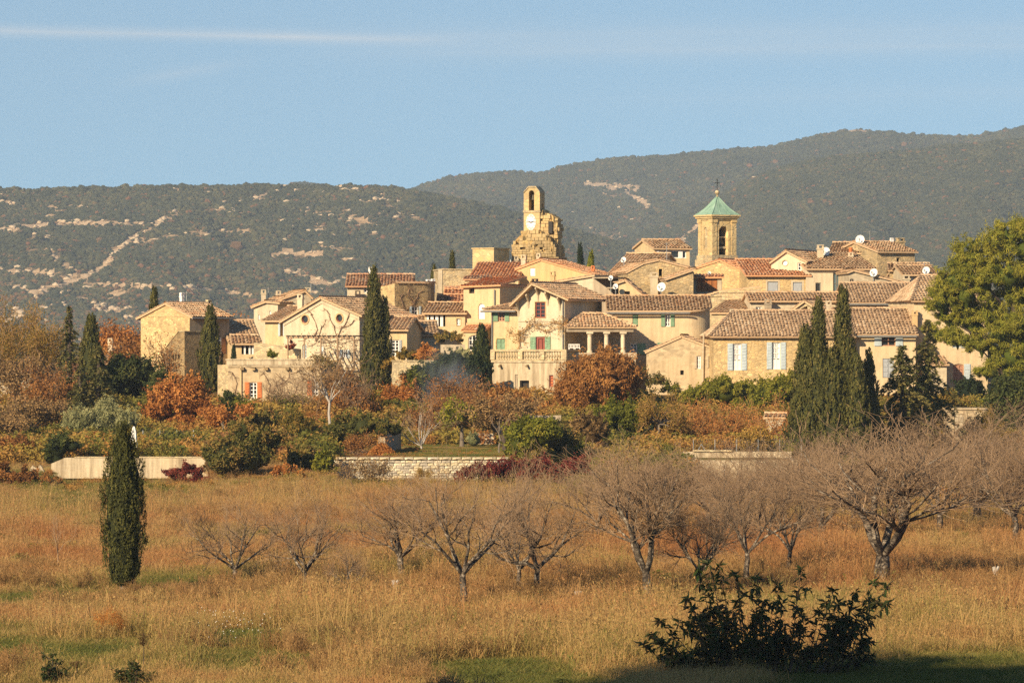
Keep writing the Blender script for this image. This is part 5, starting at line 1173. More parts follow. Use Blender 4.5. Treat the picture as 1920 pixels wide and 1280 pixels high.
# ------------------------------------------------------------------ vegetation builders
def unit(a): return a / np.maximum(np.linalg.norm(a, axis=-1, keepdims=True), 1e-9)
def leaf_quads(C, Nn, Ax, L, Wd):
    """rhombic leaves: centres, normals, long axes, half length, half width"""
    Ax = unit(Ax - Nn * (Ax * Nn).sum(-1, keepdims=True)); Bx = np.cross(Nn, Ax); L = np.broadcast_to(np.asarray(L, float), (len(C),))[:, None]; Wd = np.broadcast_to(np.asarray(Wd, float), (len(C),))[:, None]
    V = np.stack([C - Ax * L, C + Bx * Wd - Ax * L * .1, C + Ax * L, C - Bx * Wd - Ax * L * .1], 1).reshape(-1, 3); return V, np.arange(len(C) * 4).reshape(-1, 4)
class VF:
    def __init__(s): s.V = []; s.F = []; s.T = []; s.n = 0
    def add(s, V, Fq, T): s.V.append(V); s.F.append(Fq + s.n); s.T.append(np.broadcast_to(np.asarray(T, float), (len(Fq),))); s.n += len(V)
    def obj(s, name, mat, parent, smooth=False): return np_obj(name, np.concatenate(s.V), np.concatenate(s.F), mat, np.concatenate(s.T), parent, smooth)
def lathe_np(prof, n=10, rg=None, jit=.12):
    """closed core volume as quads: list of (radius, z)"""
    a = np.arange(n) * 2 * np.pi / n; V = np.array([[(r * (1 + (rg.uniform(-jit, jit) if rg is not None else 0))) * np.cos(t), r * np.sin(t), z] for r, z in prof for t in a])
    i = np.arange(len(prof) - 1)[:, None] * n; k = np.arange(n)[None]; Fq = np.stack([i + k, i + (k + 1) % n, i + n + (k + 1) % n, i + n + k], -1).reshape(-1, 4); return V, Fq
def clump_leaves(rg, C, rad, n, L, Wd, up=0., norm_rand=.7, squash=1., tint=(.5, .2), tvar=.12, down=1.0):
    """leaves on the outside of leaf clumps; C (K,3), rad (K,)"""
    K = len(C); d = unit(rg.normal(size=(K * n, 3))); d[:, 2] = np.where(d[:, 2] < 0, d[:, 2] * down, d[:, 2]); rr = np.repeat(rad, n) * (.62 + .42 * rg.random(K * n) ** .6)
    pos = np.repeat(C, n, 0) + d * rr[:, None] * np.array([1, 1, squash]); Nn = unit(d + norm_rand * rg.normal(size=d.shape)); Ax = rg.normal(size=d.shape); Ax[:, 2] += up
    V, Fq = leaf_quads(pos, Nn, Ax, L * rg.uniform(.7, 1.3, K * n), Wd * rg.uniform(.7, 1.3, K * n))
    T = np.clip(np.repeat(rg.normal(tint[0], tint[1], K), n) + rg.normal(0, tvar, K * n), 0, 1); return V, Fq, T
def tube_np(segs, sides):
    """tapering tubes for branch segments: (p, q, r0, r1)"""
    A_ = np.array([s_[0] for s_ in segs], float); B_ = np.array([s_[1] for s_ in segs], float); r0 = np.array([s_[2] for s_ in segs]); r1 = np.array([s_[3] for s_ in segs])
    d = unit(B_ - A_); ref = np.where(np.abs(d[:, 2:3]) > .9, np.array([[1., 0, 0]]), np.array([[0, 0, 1.]])); a = unit(np.cross(d, ref)); b = np.cross(d, a)
    t = np.arange(sides) * 2 * np.pi / sides; ring = a[:, None] * np.cos(t)[None, :, None] + b[:, None] * np.sin(t)[None, :, None]; e = d * .15 * r0[:, None]
    V = np.concatenate([(A_ - e)[:, None] + ring * r0[:, None, None], (B_ + e)[:, None] + ring * r1[:, None, None]], 1).reshape(-1, 3)
    k = np.arange(sides); Fq = np.stack([k, (k + 1) % sides, sides + (k + 1) % sides, sides + k], -1); Fq = (np.arange(len(segs))[:, None, None] * 2 * sides + Fq[None]).reshape(-1, 4); return V, Fq
def skeleton(seed, trunk_h, r0, n_main, L1, tilt, levels=3, kids=(2.0, 2.0, 1.6), bend=.16, up=.05, ratio=.55, lean=(0, 0), nseg=4, tmin=.15, from_ground=False, minr=.004):
    rg = random.Random(seed); segs = []; tips = []
    def rv(k): return Vector((rg.gauss(0, k), rg.gauss(0, k), rg.gauss(0, k)))
    def br(p, d, L, r, lev):
        st = L / nseg; r_end = max(minr, r * .45)
        for i in range(nseg):
            d = (d + rv(bend) + Vector((0, 0, up))).normalized(); q = p + d * st * rg.uniform(.85, 1.15); ra = r + (r_end - r) * i / nseg; rb = r + (r_end - r) * (i + 1) / nseg
            segs.append((p, q, max(ra, minr), max(rb, minr), lev)); p = q
            if lev < levels and (i > 0 or lev > 1):
                n = kids[min(lev - 1, len(kids) - 1)]; n = int(n) + (rg.random() < n - int(n))
                for _ in range(n):
                    ax = d.orthogonal().normalized(); ax.rotate(Matrix.Rotation(rg.uniform(0, 6.283), 3, d)); c = d.copy(); c.rotate(Matrix.Rotation(R(rg.uniform(24, 62)), 3, ax)); br(p, c, L * ratio * rg.uniform(.65, 1.25), rb * .62, lev + 1)
        tips.append((p, d))
    top = Vector((lean[0] * trunk_h, lean[1] * trunk_h, trunk_h)); p = Vector((0, 0, -.2))
    if not from_ground:
        for i in range(3): q = Vector((0, 0, 0)).lerp(top, (i + 1) / 3) + rv(.03 * trunk_h) * (i < 2); segs.append((p, q, r0 * (1.15 - .1 * i), r0 * (1.05 - .1 * i), 0)); p = q
    else: p = Vector((0, 0, 0))
    for k in range(n_main):
        t = 6.283 * (k + rg.uniform(-.35, .35)) / n_main; a = R(tilt * rg.uniform(.45 if from_ground else .6, 1.15)); d = Vector((math.cos(t) * math.sin(a), math.sin(t) * math.sin(a), math.cos(a)))
        st_ = p + Vector((rg.gauss(0, .15), rg.gauss(0, .15), 0)) * (1 if from_ground else 0) - d * (0 if from_ground else r0 * .3)
        br(st_, d, L1 * rg.uniform(.75, 1.2), r0 * (.62 if n_main < 6 else .5), 1)
    return segs, tips
def fit(segs, tips, H, W):
    """scale a skeleton to a height and width"""
    zt = sorted(s_[1].z for s_ in segs); zt = zt[int(len(zt) * .995) - 1]; xs = sorted(abs(s_[1].x) for s_ in segs); xw = 2 * xs[int(len(xs) * .97) - 1]; kz, kx = H / zt, W / max(xw, .01)
    f_ = lambda p: Vector((p.x * kx, p.y * kx, p.z * kz)); return [(f_(a), f_(b), r0, r1, l) for a, b, r0, r1, l in segs], [(f_(p), d) for p, d in tips]
LM = {
 'cypress': leafmat('cypress_foliage', [(0, (.028, .032, .010)), (.5, (.085, .085, .020)), (1, (.17, .14, .040))], .1),
 'pine': leafmat('pine_needles', [(0, (.07, .09, .012)), (.5, (.19, .20, .022)), (1, (.32, .28, .04))], .2),
 'fir': leafmat('fir_needles', [(0, (.028, .034, .013)), (.5, (.085, .088, .026)), (1, (.19, .155, .05))], .1),
 'evergreen': leafmat('evergreen_leaves', [(0, (.018, .025, .008)), (.5, (.05, .064, .016)), (1, (.12, .115, .03))], .15),
 'olive': leafmat('olive_leaves', [(0, (.13, .14, .06)), (.5, (.28, .275, .12)), (1, (.42, .39, .19))], .15),
 'rust': leafmat('rust_leaves', [(0, (.17, .060, .016)), (.5, (.40, .155, .040)), (1, (.56, .26, .07))], .3),
 'brownred': leafmat('russet_leaves', [(0, (.11, .050, .018)), (.5, (.29, .125, .036)), (1, (.44, .22, .065))], .25),
 'green': leafmat('green_leaves', [(0, (.065, .075, .010)), (.5, (.175, .180, .020)), (1, (.32, .27, .036))], .3),
 'yellow': leafmat('yellow_leaves', [(0, (.10, .085, .015)), (.5, (.27, .17, .035)), (1, (.45, .27, .06))], .3),
 'red': leafmat('dark_red_leaves', [(0, (.055, .010, .010)), (.5, (.16, .030, .024)), (1, (.27, .075, .04))], .25),
 'brown': leafmat('brown_dead_leaves', [(0, (.09, .055, .022)), (.5, (.23, .14, .055)), (1, (.38, .24, .10))], .2),
 'mixed': leafmat('mixed_hedge_leaves', [(0, (.040, .045, .012)), (.45, (.115, .11, .025)), (.7, (.22, .155, .042)), (1, (.34, .19, .06))], .2),
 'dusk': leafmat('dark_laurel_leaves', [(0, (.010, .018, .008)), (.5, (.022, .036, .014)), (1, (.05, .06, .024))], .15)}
_used = set()
def root_at(name, label, cat, px, D, group=None, zoff=0):
    x = (px - CX) / F * D; r = empty(name, (x, D, gz1(x, D) + zoff)); tag(r, label, cat, group)
    assert label not in _used, label
    _used.add(label); return r
def ztop(r, py): return CZ - (py - CY) / F * r.location.y - r.location.z
def trunk_obj(r, H, rad, mat='bark_dark', lean=0): mb = MB(); mb.tube([(0, 0, -.4), (lean * .3, 0, H * .3), (lean * .6, 0, H * .65), (lean, 0, H)], [rad * 1.25, rad, rad * .75, rad * .3], 8); return mb.build('trunk', M[mat], r)
def cypress(label, px, py_top, wpx, D, py_bot=None, group='tall dark cypresses in the village gardens', shape='taper', tops=None, seed=None, leaf=.09, dens=1.0, mat='cypress', trunk=True, name='cypress_tree'):
    r = root_at(name, label, 'cypress', px, D, group); rg = np.random.default_rng(seed or int(px * 3 + py_top)); crown = VF(); zb = .15 if py_bot is None else max(.1, ztop(r, py_bot))
    for (dx, pt, wp, dy) in (tops or [(0, py_top, wpx, 0)]):
        H = ztop(r, pt); W = m_(wp, D) / 2 * (1.28 if shape == 'taper' else 1.0); x0 = m_(dx, D)
        pr = (lambda t: min(1, (t / .10 + .25)) ** .6 * max(0, 1 - t) ** .62 * 1.12 * (1 if t > .3 else .86 + .14 * t / .3)) if shape == 'taper' else (lambda t: float(np.interp(t, [0, .06, .2, .35, .55, .7, .84, .93, 1], [.5, .74, .96, 1, 1, .88, .58, .32, .02])))
        hh = H - zb; prof = [(.01, zb)] + [(max(.01, W * .74 * pr(t)), zb + hh * t) for t in np.linspace(.02, .97, 12)] + [(.01, zb + hh * .985)]
        V, Fq = lathe_np(prof, 10, rg); V[:, 0] += x0; V[:, 1] += dy; crown.add(V, Fq, 0.02)  # core's near-black tint paints in the shade inside the crown
        nf = int(dens * 26 * hh * W / (leaf / .09) ** 1.2 * 3.2) + 30; t = rg.random(nf) ** .9; ang = rg.uniform(0, 6.283, nf); rad = W * np.array([pr(q) for q in t])
        lob = 1 + .16 * np.sin(ang * 5 + t * 6 + rg.uniform(0, 6)) * np.sin(t * 19 + ang * 2) + (.10 if shape == 'taper' else .045) * rg.normal(size=nf); rc = rad * .86 * lob
        c = np.stack([rc * np.cos(ang), rc * np.sin(ang), zb + hh * t * .97], -1); out = np.stack([np.cos(ang), np.sin(ang), 0 * ang], -1); nl = 16; fl = np.clip(hh * .07, .22, .55) * rg.uniform(.6, 1.3, nf)
        u = rg.random((nf, nl)); w = .16 * fl[:, None] * (1 - u) ** .7; off = rg.normal(size=(nf, nl, 3)) * w[..., None] * np.array([1, 1, .3])
        pos = c[:, None] + off + (np.array([0, 0, 1.]) + .22 * out)[:, None] * (u * fl[:, None])[..., None]; pos = pos.reshape(-1, 3); o2 = np.repeat(out, nl, 0)
        Nn = unit(o2 + .55 * rg.normal(size=pos.shape)); Ax = rg.normal(size=pos.shape) * .35 + np.array([0, 0, 1.]) + .3 * o2; V, Fq = leaf_quads(pos + np.array([x0, dy, 0]), Nn, Ax, leaf * rg.uniform(.6, 1.3, len(pos)), leaf * .38)
        crown.add(V, Fq, np.clip(np.repeat(rg.normal(.48 if shape == 'taper' else .27, .2, nf), nl) + rg.normal(0, .1, nf * nl), 0, 1))
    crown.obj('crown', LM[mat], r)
    if trunk: trunk_obj(r, zb + .6, .10 if D < 200 else .16, 'bark' if D < 200 else 'bark_dark')
    return r
def blob(label, cat, name, px, py_top, wpx, py_bot, D, mat, seed=None, K=None, n=110, leaf=.11, asp=.5, up=.3, trunk='bark_dark', trad=.12, squash=1., depth=1., group=None, clump=.30, lumps=None, core=True, tint=(.5, .2), norm_rand=.7, corek=.66):
    """leafy crown made of many leaf clumps over a dark inner mass; LUMPS: (dx px, py centre, radius px) when the outline is not one dome"""
    r = root_at(name, label, cat, px, D, group); rg = np.random.default_rng(seed or int(px * 5 + py_top)); H = ztop(r, py_top); zb = ztop(r, py_bot); crown = VF(); Wd = m_(wpx, D) / 2
    if lumps is None: lumps_m = [(0, 0, (H + zb) / 2, Wd, (H - zb) / 2)]
    else: lumps_m = [(m_(dx, D), rg.uniform(-.5, .5) * m_(rp, D), ztop(r, py), m_(rp, D), m_(rp, D) * (rz if rz else 1)) for dx, py, rp, rz in [(*l, None)[:4] for l in lumps]]
    for x0, y0, zc, rx, rz in lumps_m:
        k = K or max(10, int(14 * (rx + .6) * (rz + .4))); k = min(k, 120); d = unit(rg.normal(size=(k, 3))); d[:, 2] = np.where(d[:, 2] < -.35, -d[:, 2] * .5, d[:, 2]); cr = clump * min(rx, rz) * rg.uniform(.65, 1.35, k)
        q = rg.uniform(.72, .92, k)[:, None]; C = np.array([x0, y0, zc]) + d * q * np.array([rx - .0, rx * depth, rz]) * (1 - clump * .30)
        if core: V, Fq = lathe_np([(.02, -.75)] + [(corek * math.cos(t), corek * math.sin(t)) for t in np.linspace(-1.2, 1.35, 7)] + [(.02, .67)], 10, rg, .2); crown.add(V * np.array([rx, rx * depth, rz]) + np.array([x0, y0, zc]), Fq, 0.0)  # inner mass takes the darkest tint as painted shade between the clumps
        crown.add(*clump_leaves(rg, C, cr, n, leaf, leaf * asp, up, norm_rand, squash, tint))
        ns = int(k * 1.6); j = rg.integers(0, k, ns); dd = unit(d[j] + .5 * rg.normal(size=(ns, 3)) + np.array([0, 0, .55])); ln = np.clip(.32 * min(rx, rz), .12, .55) * rg.uniform(.4, 1.5, ns); u = rg.random((ns, 9)) ** .8       # shoots that break the outline
        sp_ = ((C[j] + d[j] * cr[j][:, None] * .8)[:, None] + dd[:, None] * (u * ln[:, None])[..., None] + rg.normal(0, .025 + leaf * .25, (ns, 9, 3))).reshape(-1, 3); V, Fq = leaf_quads(sp_, unit(rg.normal(size=sp_.shape) + np.array([-.2, -.4, .4])), np.repeat(dd, 9, 0) + .8 * rg.normal(size=sp_.shape), leaf * rg.uniform(.6, 1.2, len(sp_)), leaf * asp); crown.add(V, Fq, np.clip(np.repeat(rg.normal(tint[0] + .1, tint[1], ns), 9), 0, 1))
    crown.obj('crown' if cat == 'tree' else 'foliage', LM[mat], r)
    if trunk: trunk_obj(r, max(.4, zb + (H - zb) * .4), trad, trunk)
    return r
def bare(label, cat, name, px, py_top, wpx, D, bark='bark', twig='twig', seed=None, trunk_h=.8, r0=.12, n_main=5, L1=2.0, tilt=45, levels=3, kids=(1.5, 1.6, 1.2), up=.06, bend=.16, leafm=None, nleaf=6, leaf=.07, group=None, from_ground=False, minr=.006, ratio=.55, lean=(0, 0), py_base=None, ltint=(.5, .25), spread=.12):
    r = root_at(name, label, cat, px, D, group); H = ztop(r, py_top); W = m_(wpx, D); sd = seed or int(px * 7 + py_top)
    segs, tips = skeleton(sd, trunk_h, r0, n_main, L1, tilt, levels, kids, bend, up, ratio, lean, from_ground=from_ground, minr=minr); segs, tips = fit(segs, tips, H, W)
    big = [s_[:4] for s_ in segs if s_[4] <= 1]; small = [s_[:4] for s_ in segs if s_[4] > 1]
    V, Fq = tube_np(big, 6); np_obj('trunk' if not from_ground else 'stems', V, Fq, M[bark], None, r, True)
    if small: V, Fq = tube_np(small, 3); np_obj('twigs', V, Fq, M[twig], None, r)
    if leafm:
        rg = np.random.default_rng(sd); ends = np.array([s_[1] for s_ in small]); k = len(ends); C = np.repeat(ends, nleaf, 0) + rg.normal(0, spread, (k * nleaf, 3)); Nn = unit(rg.normal(size=C.shape) + np.array([-.3, -.5, .5])); Ax = rg.normal(size=C.shape)
        V, Fq = leaf_quads(C, Nn, Ax, leaf * rg.uniform(.6, 1.3, len(C)), leaf * .5); T = np.clip(np.repeat(rg.normal(*ltint, k), nleaf) + rg.normal(0, .1, k * nleaf), 0, 1); np_obj('crown' if cat == 'tree' else 'foliage', V, Fq, LM[leafm], T, r)
    return r
def fir(label, px, py_top, wpx, D, mat='fir', py_bot=None, group='dark conifers in the gardens', seed=None, leaf=.11, droop=.25, dens=1.0, whorl=.17, taper=.85):
    r = root_at('conifer', label, 'conifer', px, D, group); rg = np.random.default_rng(seed or int(px + py_top)); H = ztop(r, py_top); W = m_(wpx, D) / 2; zb = .3 if py_bot is None else max(.2, ztop(r, py_bot)); C = []; A_ = []; tt = []
    nz_ = int((H - zb) / whorl)
    for k in range(nz_):
        t = (k + rg.uniform(0, .6)) / nz_; z = zb + (H - zb) * t; Lb = W * (1 - t) ** taper * 1.05 + .06
        for j in range(int(rg.integers(3, 7))):
            a = rg.uniform(0, 6.283); l = Lb * rg.uniform(.4, 1.2); n = int(10 + 34 * l * dens); u = rg.random(n) ** .7; d = np.array([math.cos(a), math.sin(a), 0]); sd_ = np.array([-d[1], d[0], 0])
            lat = rg.normal(0, 1, n) * .16 * l * (1.05 - u) + rg.normal(0, .04, n); p = d * (u * l)[:, None] + sd_ * lat[:, None]; p[:, 2] += z + .18 * l * np.sin(u * 2.6) - droop * l * u ** 2 + rg.normal(0, .05, n); C.append(p)
            A_.append(np.broadcast_to(d * 1.0 + np.array([0, 0, -.15]), (n, 3)) + sd_ * (np.sign(lat) * .6)[:, None]); tt.append(np.full(n, rg.normal(.45, .2)) + .2 * u)
    C = np.concatenate(C); A_ = np.concatenate(A_); T = np.clip(np.concatenate(tt) + rg.normal(0, .1, len(C)), 0, 1); Nn = unit(np.array([0, 0, 1.]) + .6 * rg.normal(size=C.shape)); V, Fq = leaf_quads(C, Nn, A_ + .2 * rg.normal(size=C.shape), leaf * rg.uniform(.7, 1.3, len(C)), leaf * .36)
    np_obj('crown', V, Fq, LM[mat], T, r); trunk_obj(r, H * .96, .16); return r
# ------------------------------------------------------------------ trees and shrubs of the village and gardens
G_CY = 'tall dark cypresses in the village gardens'; G_SH = 'shrubs in the gardens below the village'; G_BT = 'bare trees in the gardens below the village'
cypress('lone columnar cypress standing in the open field on the left', 231, 800, 84, 128.7, 1113, group=None, shape='column', leaf=.040, dens=1.5)
cypress('tallest twin topped cypress in front of the cream round windowed gable', 704, 0, 0, 297, 780, tops=[(-3, 503, 38, 0), (17, 560, 26, .3), (-9, 600, 34, -.4), (3, 640, 48, 0)])
cypress('slim cypress behind the left side of the stone gable house', 289, 543, 27, 316)
cypress('cypress standing against the front of the stone gable house', 394, 577, 44, 299)
cypress('dense cypress group with three spires before the long right-hand house', 1555, 0, 0, 243, 865, tops=[(-20, 566, 44, 0), (27, 543, 46, .6), (-46, 612, 50, -.3), (-22, 640, 76, -.5), (32, 640, 80, -.3), (4, 660, 96, -.6), (-42, 680, 66, -.4), (48, 690, 60, -.2)], seed=77)
cypress('shorter pointed cypress just right of the three spired group', 1608, 668, 44, 241, 850); cypress('narrow cypress between the three spired group and the cedar', 1629, 660, 40, 245, 850)
cypress('small cypress beyond the pale topped stone block', 813, 499, 15, 346); cypress('cypress tip left of the square ochre tower', 848, 474, 15, 362); cypress('dark cypress tip right of the ruined clock tower', 1088, 459, 15, 376, mat='dusk'); cypress('light green cypress right of the big ochre gable', 1108, 474, 21, 364, mat='pine')
cypress('tiny dark cone cypress beside the open tiled porch', 438, 648, 13, 303.5, mat='dusk'); cypress('blunt cypress rising behind the left-hand fir', 171, 592, 46, 291)
cypress('dark climber covered conifer leaning on the balustraded terrace', 903, 612, 46, 305, 735, mat='evergreen', name='conifer')
fir('ragged pointed fir among bare trees on the left', 130, 572, 76, 286, py_bot=770); fir('broad blue dark fir in front of the blunt cypress', 185, 648, 130, 280, py_bot=775, mat='fir', droop=.35); fir('low spreading fir beside the olive tree', 150, 690, 90, 279, py_bot=790)
fir('cedar with open drooping branches before the pinkish house', 1692, 648, 160, 247, py_bot=850, droop=.34, dens=1.0, leaf=.13, taper=.7); fir('taller cedar beside the small tiled lean-to', 1738, 600, 140, 251, py_bot=845, droop=.34, dens=1.0, leaf=.13, taper=.75); fir('dark low conifer filling the gap below the two cedars', 1712, 725, 170, 249, py_bot=850, droop=.35)
# umbrella pine
PL = [(15, 452, 46), (-40, 478, 46), (50, 470, 52), (-78, 525, 46), (-30, 535, 50), (20, 520, 56), (70, 540, 60), (-105, 575, 34), (-60, 590, 44), (0, 600, 56), (55, 610, 62), (-128, 622, 17), (-95, 632, 26), (-30, 650, 34), (30, 670, 54), (75, 690, 60), (-20, 700, 24), (40, 735, 42), (-22, 765, 16), (90, 760, 56), (-55, 500, 40), (-8, 500, 50), (30, 440, 36), (65, 440, 46), (-60, 555, 46), (40, 560, 60), (10, 630, 56), (-45, 610, 46), (60, 650, 60), (-100, 548, 30), (-85, 602, 34), (25, 700, 50), (95, 500, 60), (100, 620, 60), (-75, 640, 26)]
r = blob('huge umbrella pine with layered yellow green crown at the right edge', 'tree', 'umbrella_pine', 1870, 420, 250, 760, 286, 'pine', seed=12, K=38, n=66, leaf=.17, asp=.13, up=.9, trunk=None, corek=.38, clump=.20, norm_rand=.8, depth=.9, squash=.62, lumps=[(a, b, c, .82) for a, b, c in PL], tint=(.66, .22))
mb = MB(); pz = lambda dx, py: (m_(dx, 286), 0, ztop(r, py)); b0 = (m_(70, 286), 0, -.5)
mb.tube([b0, pz(62, 760), pz(50, 690), pz(35, 600), pz(20, 520)], [.34, .28, .24, .18, .08], 8)
for a in ([(60, 745), (10, 700), (-30, 655)], [(52, 690), (-20, 640), (-90, 600)], [(40, 620), (0, 560), (-50, 500)], [(62, 760), (20, 742), (-25, 760)]): mb.tube([pz(*q) for q in a], [.14, .09, .04], 6)
mb.build('trunk', M['bark_dark'], r)
blob('dark holm oak shading the shed below the umbrella pine', 'tree', 'holm_oak', 1905, 690, 110, 850, 270, 'evergreen', n=130, leaf=.11); blob('small dark laurel beside the pink louvred window', 'shrub', 'laurel_shrub', 1818, 708, 62, 768, 289, 'dusk', leaf=.1, group=G_SH, trunk=None)
blob('straw yellow bush in front of the flat topped shed', 'shrub', 'garden_shrub', 1840, 772, 84, 866, 254, 'yellow', leaf=.08, asp=.3, norm_rand=1, group=G_SH, trunk=None, tint=(.35, .2)); blob('golden tuft shrub right of the cedars', 'shrub', 'garden_shrub', 1775, 732, 46, 775, 283, 'yellow', leaf=.08, group=G_SH, trunk=None, tint=(.3, .2))
# left gardens
blob('rust orange oak in full autumn leaf left of the stone terrace house', 'tree', 'oak_tree', 335, 702, 138, 830, 275, 'rust', n=120, leaf=.10, up=.6, core=False, clump=.34, trad=.14, seed=31, lumps=[(0, 752, 52, .95), (-38, 775, 32, .9), (36, 778, 34, .9), (6, 800, 46, .6)])
bare('small orange leaved tree right of the rust orange oak', 'tree', 'oak_sapling', 420, 760, 90, 268, leafm='rust', nleaf=7, leaf=.09, trunk_h=1.0, L1=1.4, ltint=(.6, .2))
blob('rounded silver green olive tree above the stained wall', 'tree', 'olive_tree', 190, 750, 132, 832, 266, 'olive', n=150, leaf=.12, asp=.16, up=2.2, norm_rand=1.0, clump=.36, trunk='bark', core=True, lumps=[(-38, 795, 34, .95), (2, 788, 40, .9), (40, 796, 32, .9)])
blob('dark round evergreen oak left of the stone gable house', 'tree', 'evergreen_oak', 250, 663, 106, 770, 291, 'evergreen', n=150, leaf=.11, lumps=[(-8, 705, 46, .9), (-34, 740, 36, .8), (34, 735, 36, .8)]); blob('lower dark evergreen touching the stone annex', 'tree', 'evergreen_oak', 305, 692, 60, 765, 288, 'evergreen', leaf=.11)
blob('dark bush standing in for deep shade under the rust orange oak', 'shrub', 'garden_shrub', 345, 808, 150, 850, 262, 'dusk', leaf=.1, group=G_SH, trunk=None, lumps=[(-50, 835, 22, .8), (0, 833, 26, .7), (50, 838, 24, .7)])  # darkest leaves painted in where deep shade lies below the oak
for px, pt, w_, D, lb, sd in ((40, 556, 118, 300, 'tallest golden bare poplar at the far left', 5), (92, 590, 80, 296, 'golden bare poplar beside the ragged fir', 6), (-5, 600, 110, 292, 'golden bare tree cut by the left edge of the picture', 7)):
    bare(lb, 'tree', 'bare_poplar', px, pt, w_, D, 'bark', 'twig_gold', sd, trunk_h=1.2, n_main=8, L1=3.4, tilt=26, kids=(2.0, 2.0, 1.8), up=.10, group=G_BT, leafm='yellow', nleaf=3, leaf=.06, ltint=(.35, .2), spread=.2, minr=.011)
for px, pt, w_, D, lb, tw, lf, nl in ((30, 665, 120, 284, 'brown bushy bare tree below the poplars', 'twig', 'brown', 4), (95, 690, 110, 282, 'reddish bare tree before the spreading fir', 'twig', 'brownred', 4), (60, 745, 130, 270, 'tangled brown thicket tree above the brambles', 'twig', 'brown', 4), (315, 628, 66, 297, 'pale pink twigged tree against the ochre gable wall', 'twig_grey', 'brownred', 1), (10, 770, 90, 262, 'brown bare tree over the left wall stub', 'twig', 'brown', 4)):
    bare(lb, 'tree', 'bare_tree', px, pt, w_, D, 'bark', tw, None, trunk_h=.8, n_main=6, L1=2.6, tilt=42, kids=(1.8, 1.8, 1.5), up=.05, group=G_BT, leafm=lf, nleaf=nl, leaf=.08, spread=.2, minr=.010)
for k, (px, pt, w_, lb) in enumerate(((228, 608, 70, 'orange bare wood tree behind the dark evergreen oak'), (262, 622, 64, 'orange bare tree left of the slim cypress'), (205, 622, 60, 'orange bare tree right of the blunt cypress'), (458, 600, 60, 'orange bare tree behind the low dark roofed house'), (250, 640, 90, 'purple brown bare tree behind the dull roofed house'))):
    bare(lb, 'tree', 'bare_tree', px, pt, w_, 340 if k != 4 else 318, 'twig', 'twig', 50 + k, trunk_h=1.5, n_main=7, L1=3, tilt=45, kids=(1.8, 1.8, 1.4), group=G_BT, leafm='rust' if k < 4 else 'brownred', nleaf=4, leaf=.11, spread=.3, minr=.012)
blob('ivy mound over the left end of the stained wall', 'shrub', 'ivy_mound', 120, 812, 64, 880, 233, 'evergreen', leaf=.08, group=G_SH, trunk=None, lumps=[(-8, 838, 26, 1), (-16, 862, 20, 1), (16, 836, 20, .7)])
blob('bramble bank of brown leaves at the far left wall foot', 'shrub', 'bramble_bank', 55, 868, 170, 928, 222, 'brownred', n=90, leaf=.075, group=G_SH, trunk=None, lumps=[(-60, 895, 34, .8), (-10, 900, 36, .7), (40, 908, 30, .55), (84, 915, 26, .4)], tint=(.3, .2))
blob('brown leaved bramble mound behind the wall stub', 'shrub', 'bramble_bank', 30, 815, 100, 880, 238, 'brownred', n=100, leaf=.08, group=G_SH, trunk=None, lumps=[(-30, 850, 34, .9), (12, 846, 34, .9), (44, 860, 26, .9)], tint=(.35, .2))
blob('low green hedge at the far left edge', 'hedge', 'clipped_hedge', 18, 818, 70, 850, 246, 'green', leaf=.08, group=G_SH, trunk=None, tint=(.25, .15))
blob('brown and green hedge along the top of the stained wall', 'hedge', 'garden_hedge', 170, 828, 120, 862, 240, 'mixed', leaf=.08, group=G_SH, trunk=None, lumps=[(-36, 846, 20, .9), (-6, 848, 18, .9), (24, 850, 18, .8), (60, 850, 16, .8), (92, 852, 16, .8)], tint=(.5, .15)); blob('grey green shrub above the right end of the stained wall', 'shrub', 'garden_shrub', 374, 820, 46, 860, 241, 'evergreen', leaf=.08, group=G_SH, trunk=None, tint=(.7, .15))
blob('crimson shrub against the stained concrete wall', 'shrub', 'red_shrub', 345, 868, 84, 914, 225, 'red', n=120, leaf=.06, up=.8, group=G_SH, trunk=None, core=False, tint=(.6, .2), lumps=[(-18, 893, 22, .9), (12, 890, 24, .95), (30, 900, 16, .7)])
blob('big dark mixed bush between the two garden walls', 'shrub', 'mixed_bush', 455, 786, 130, 912, 227, 'mixed', n=140, leaf=.075, group=G_SH, trunk=None, lumps=[(-36, 860, 40, 1.1), (10, 850, 46, 1.2), (40, 830, 30, 1.2), (0, 806, 26, .8)], tint=(.48, .2)); blob('brown leaved bush at the right end of the stained wall', 'shrub', 'mixed_bush', 402, 820, 46, 912, 228, 'brown', n=100, leaf=.07, group=G_SH, trunk=None)
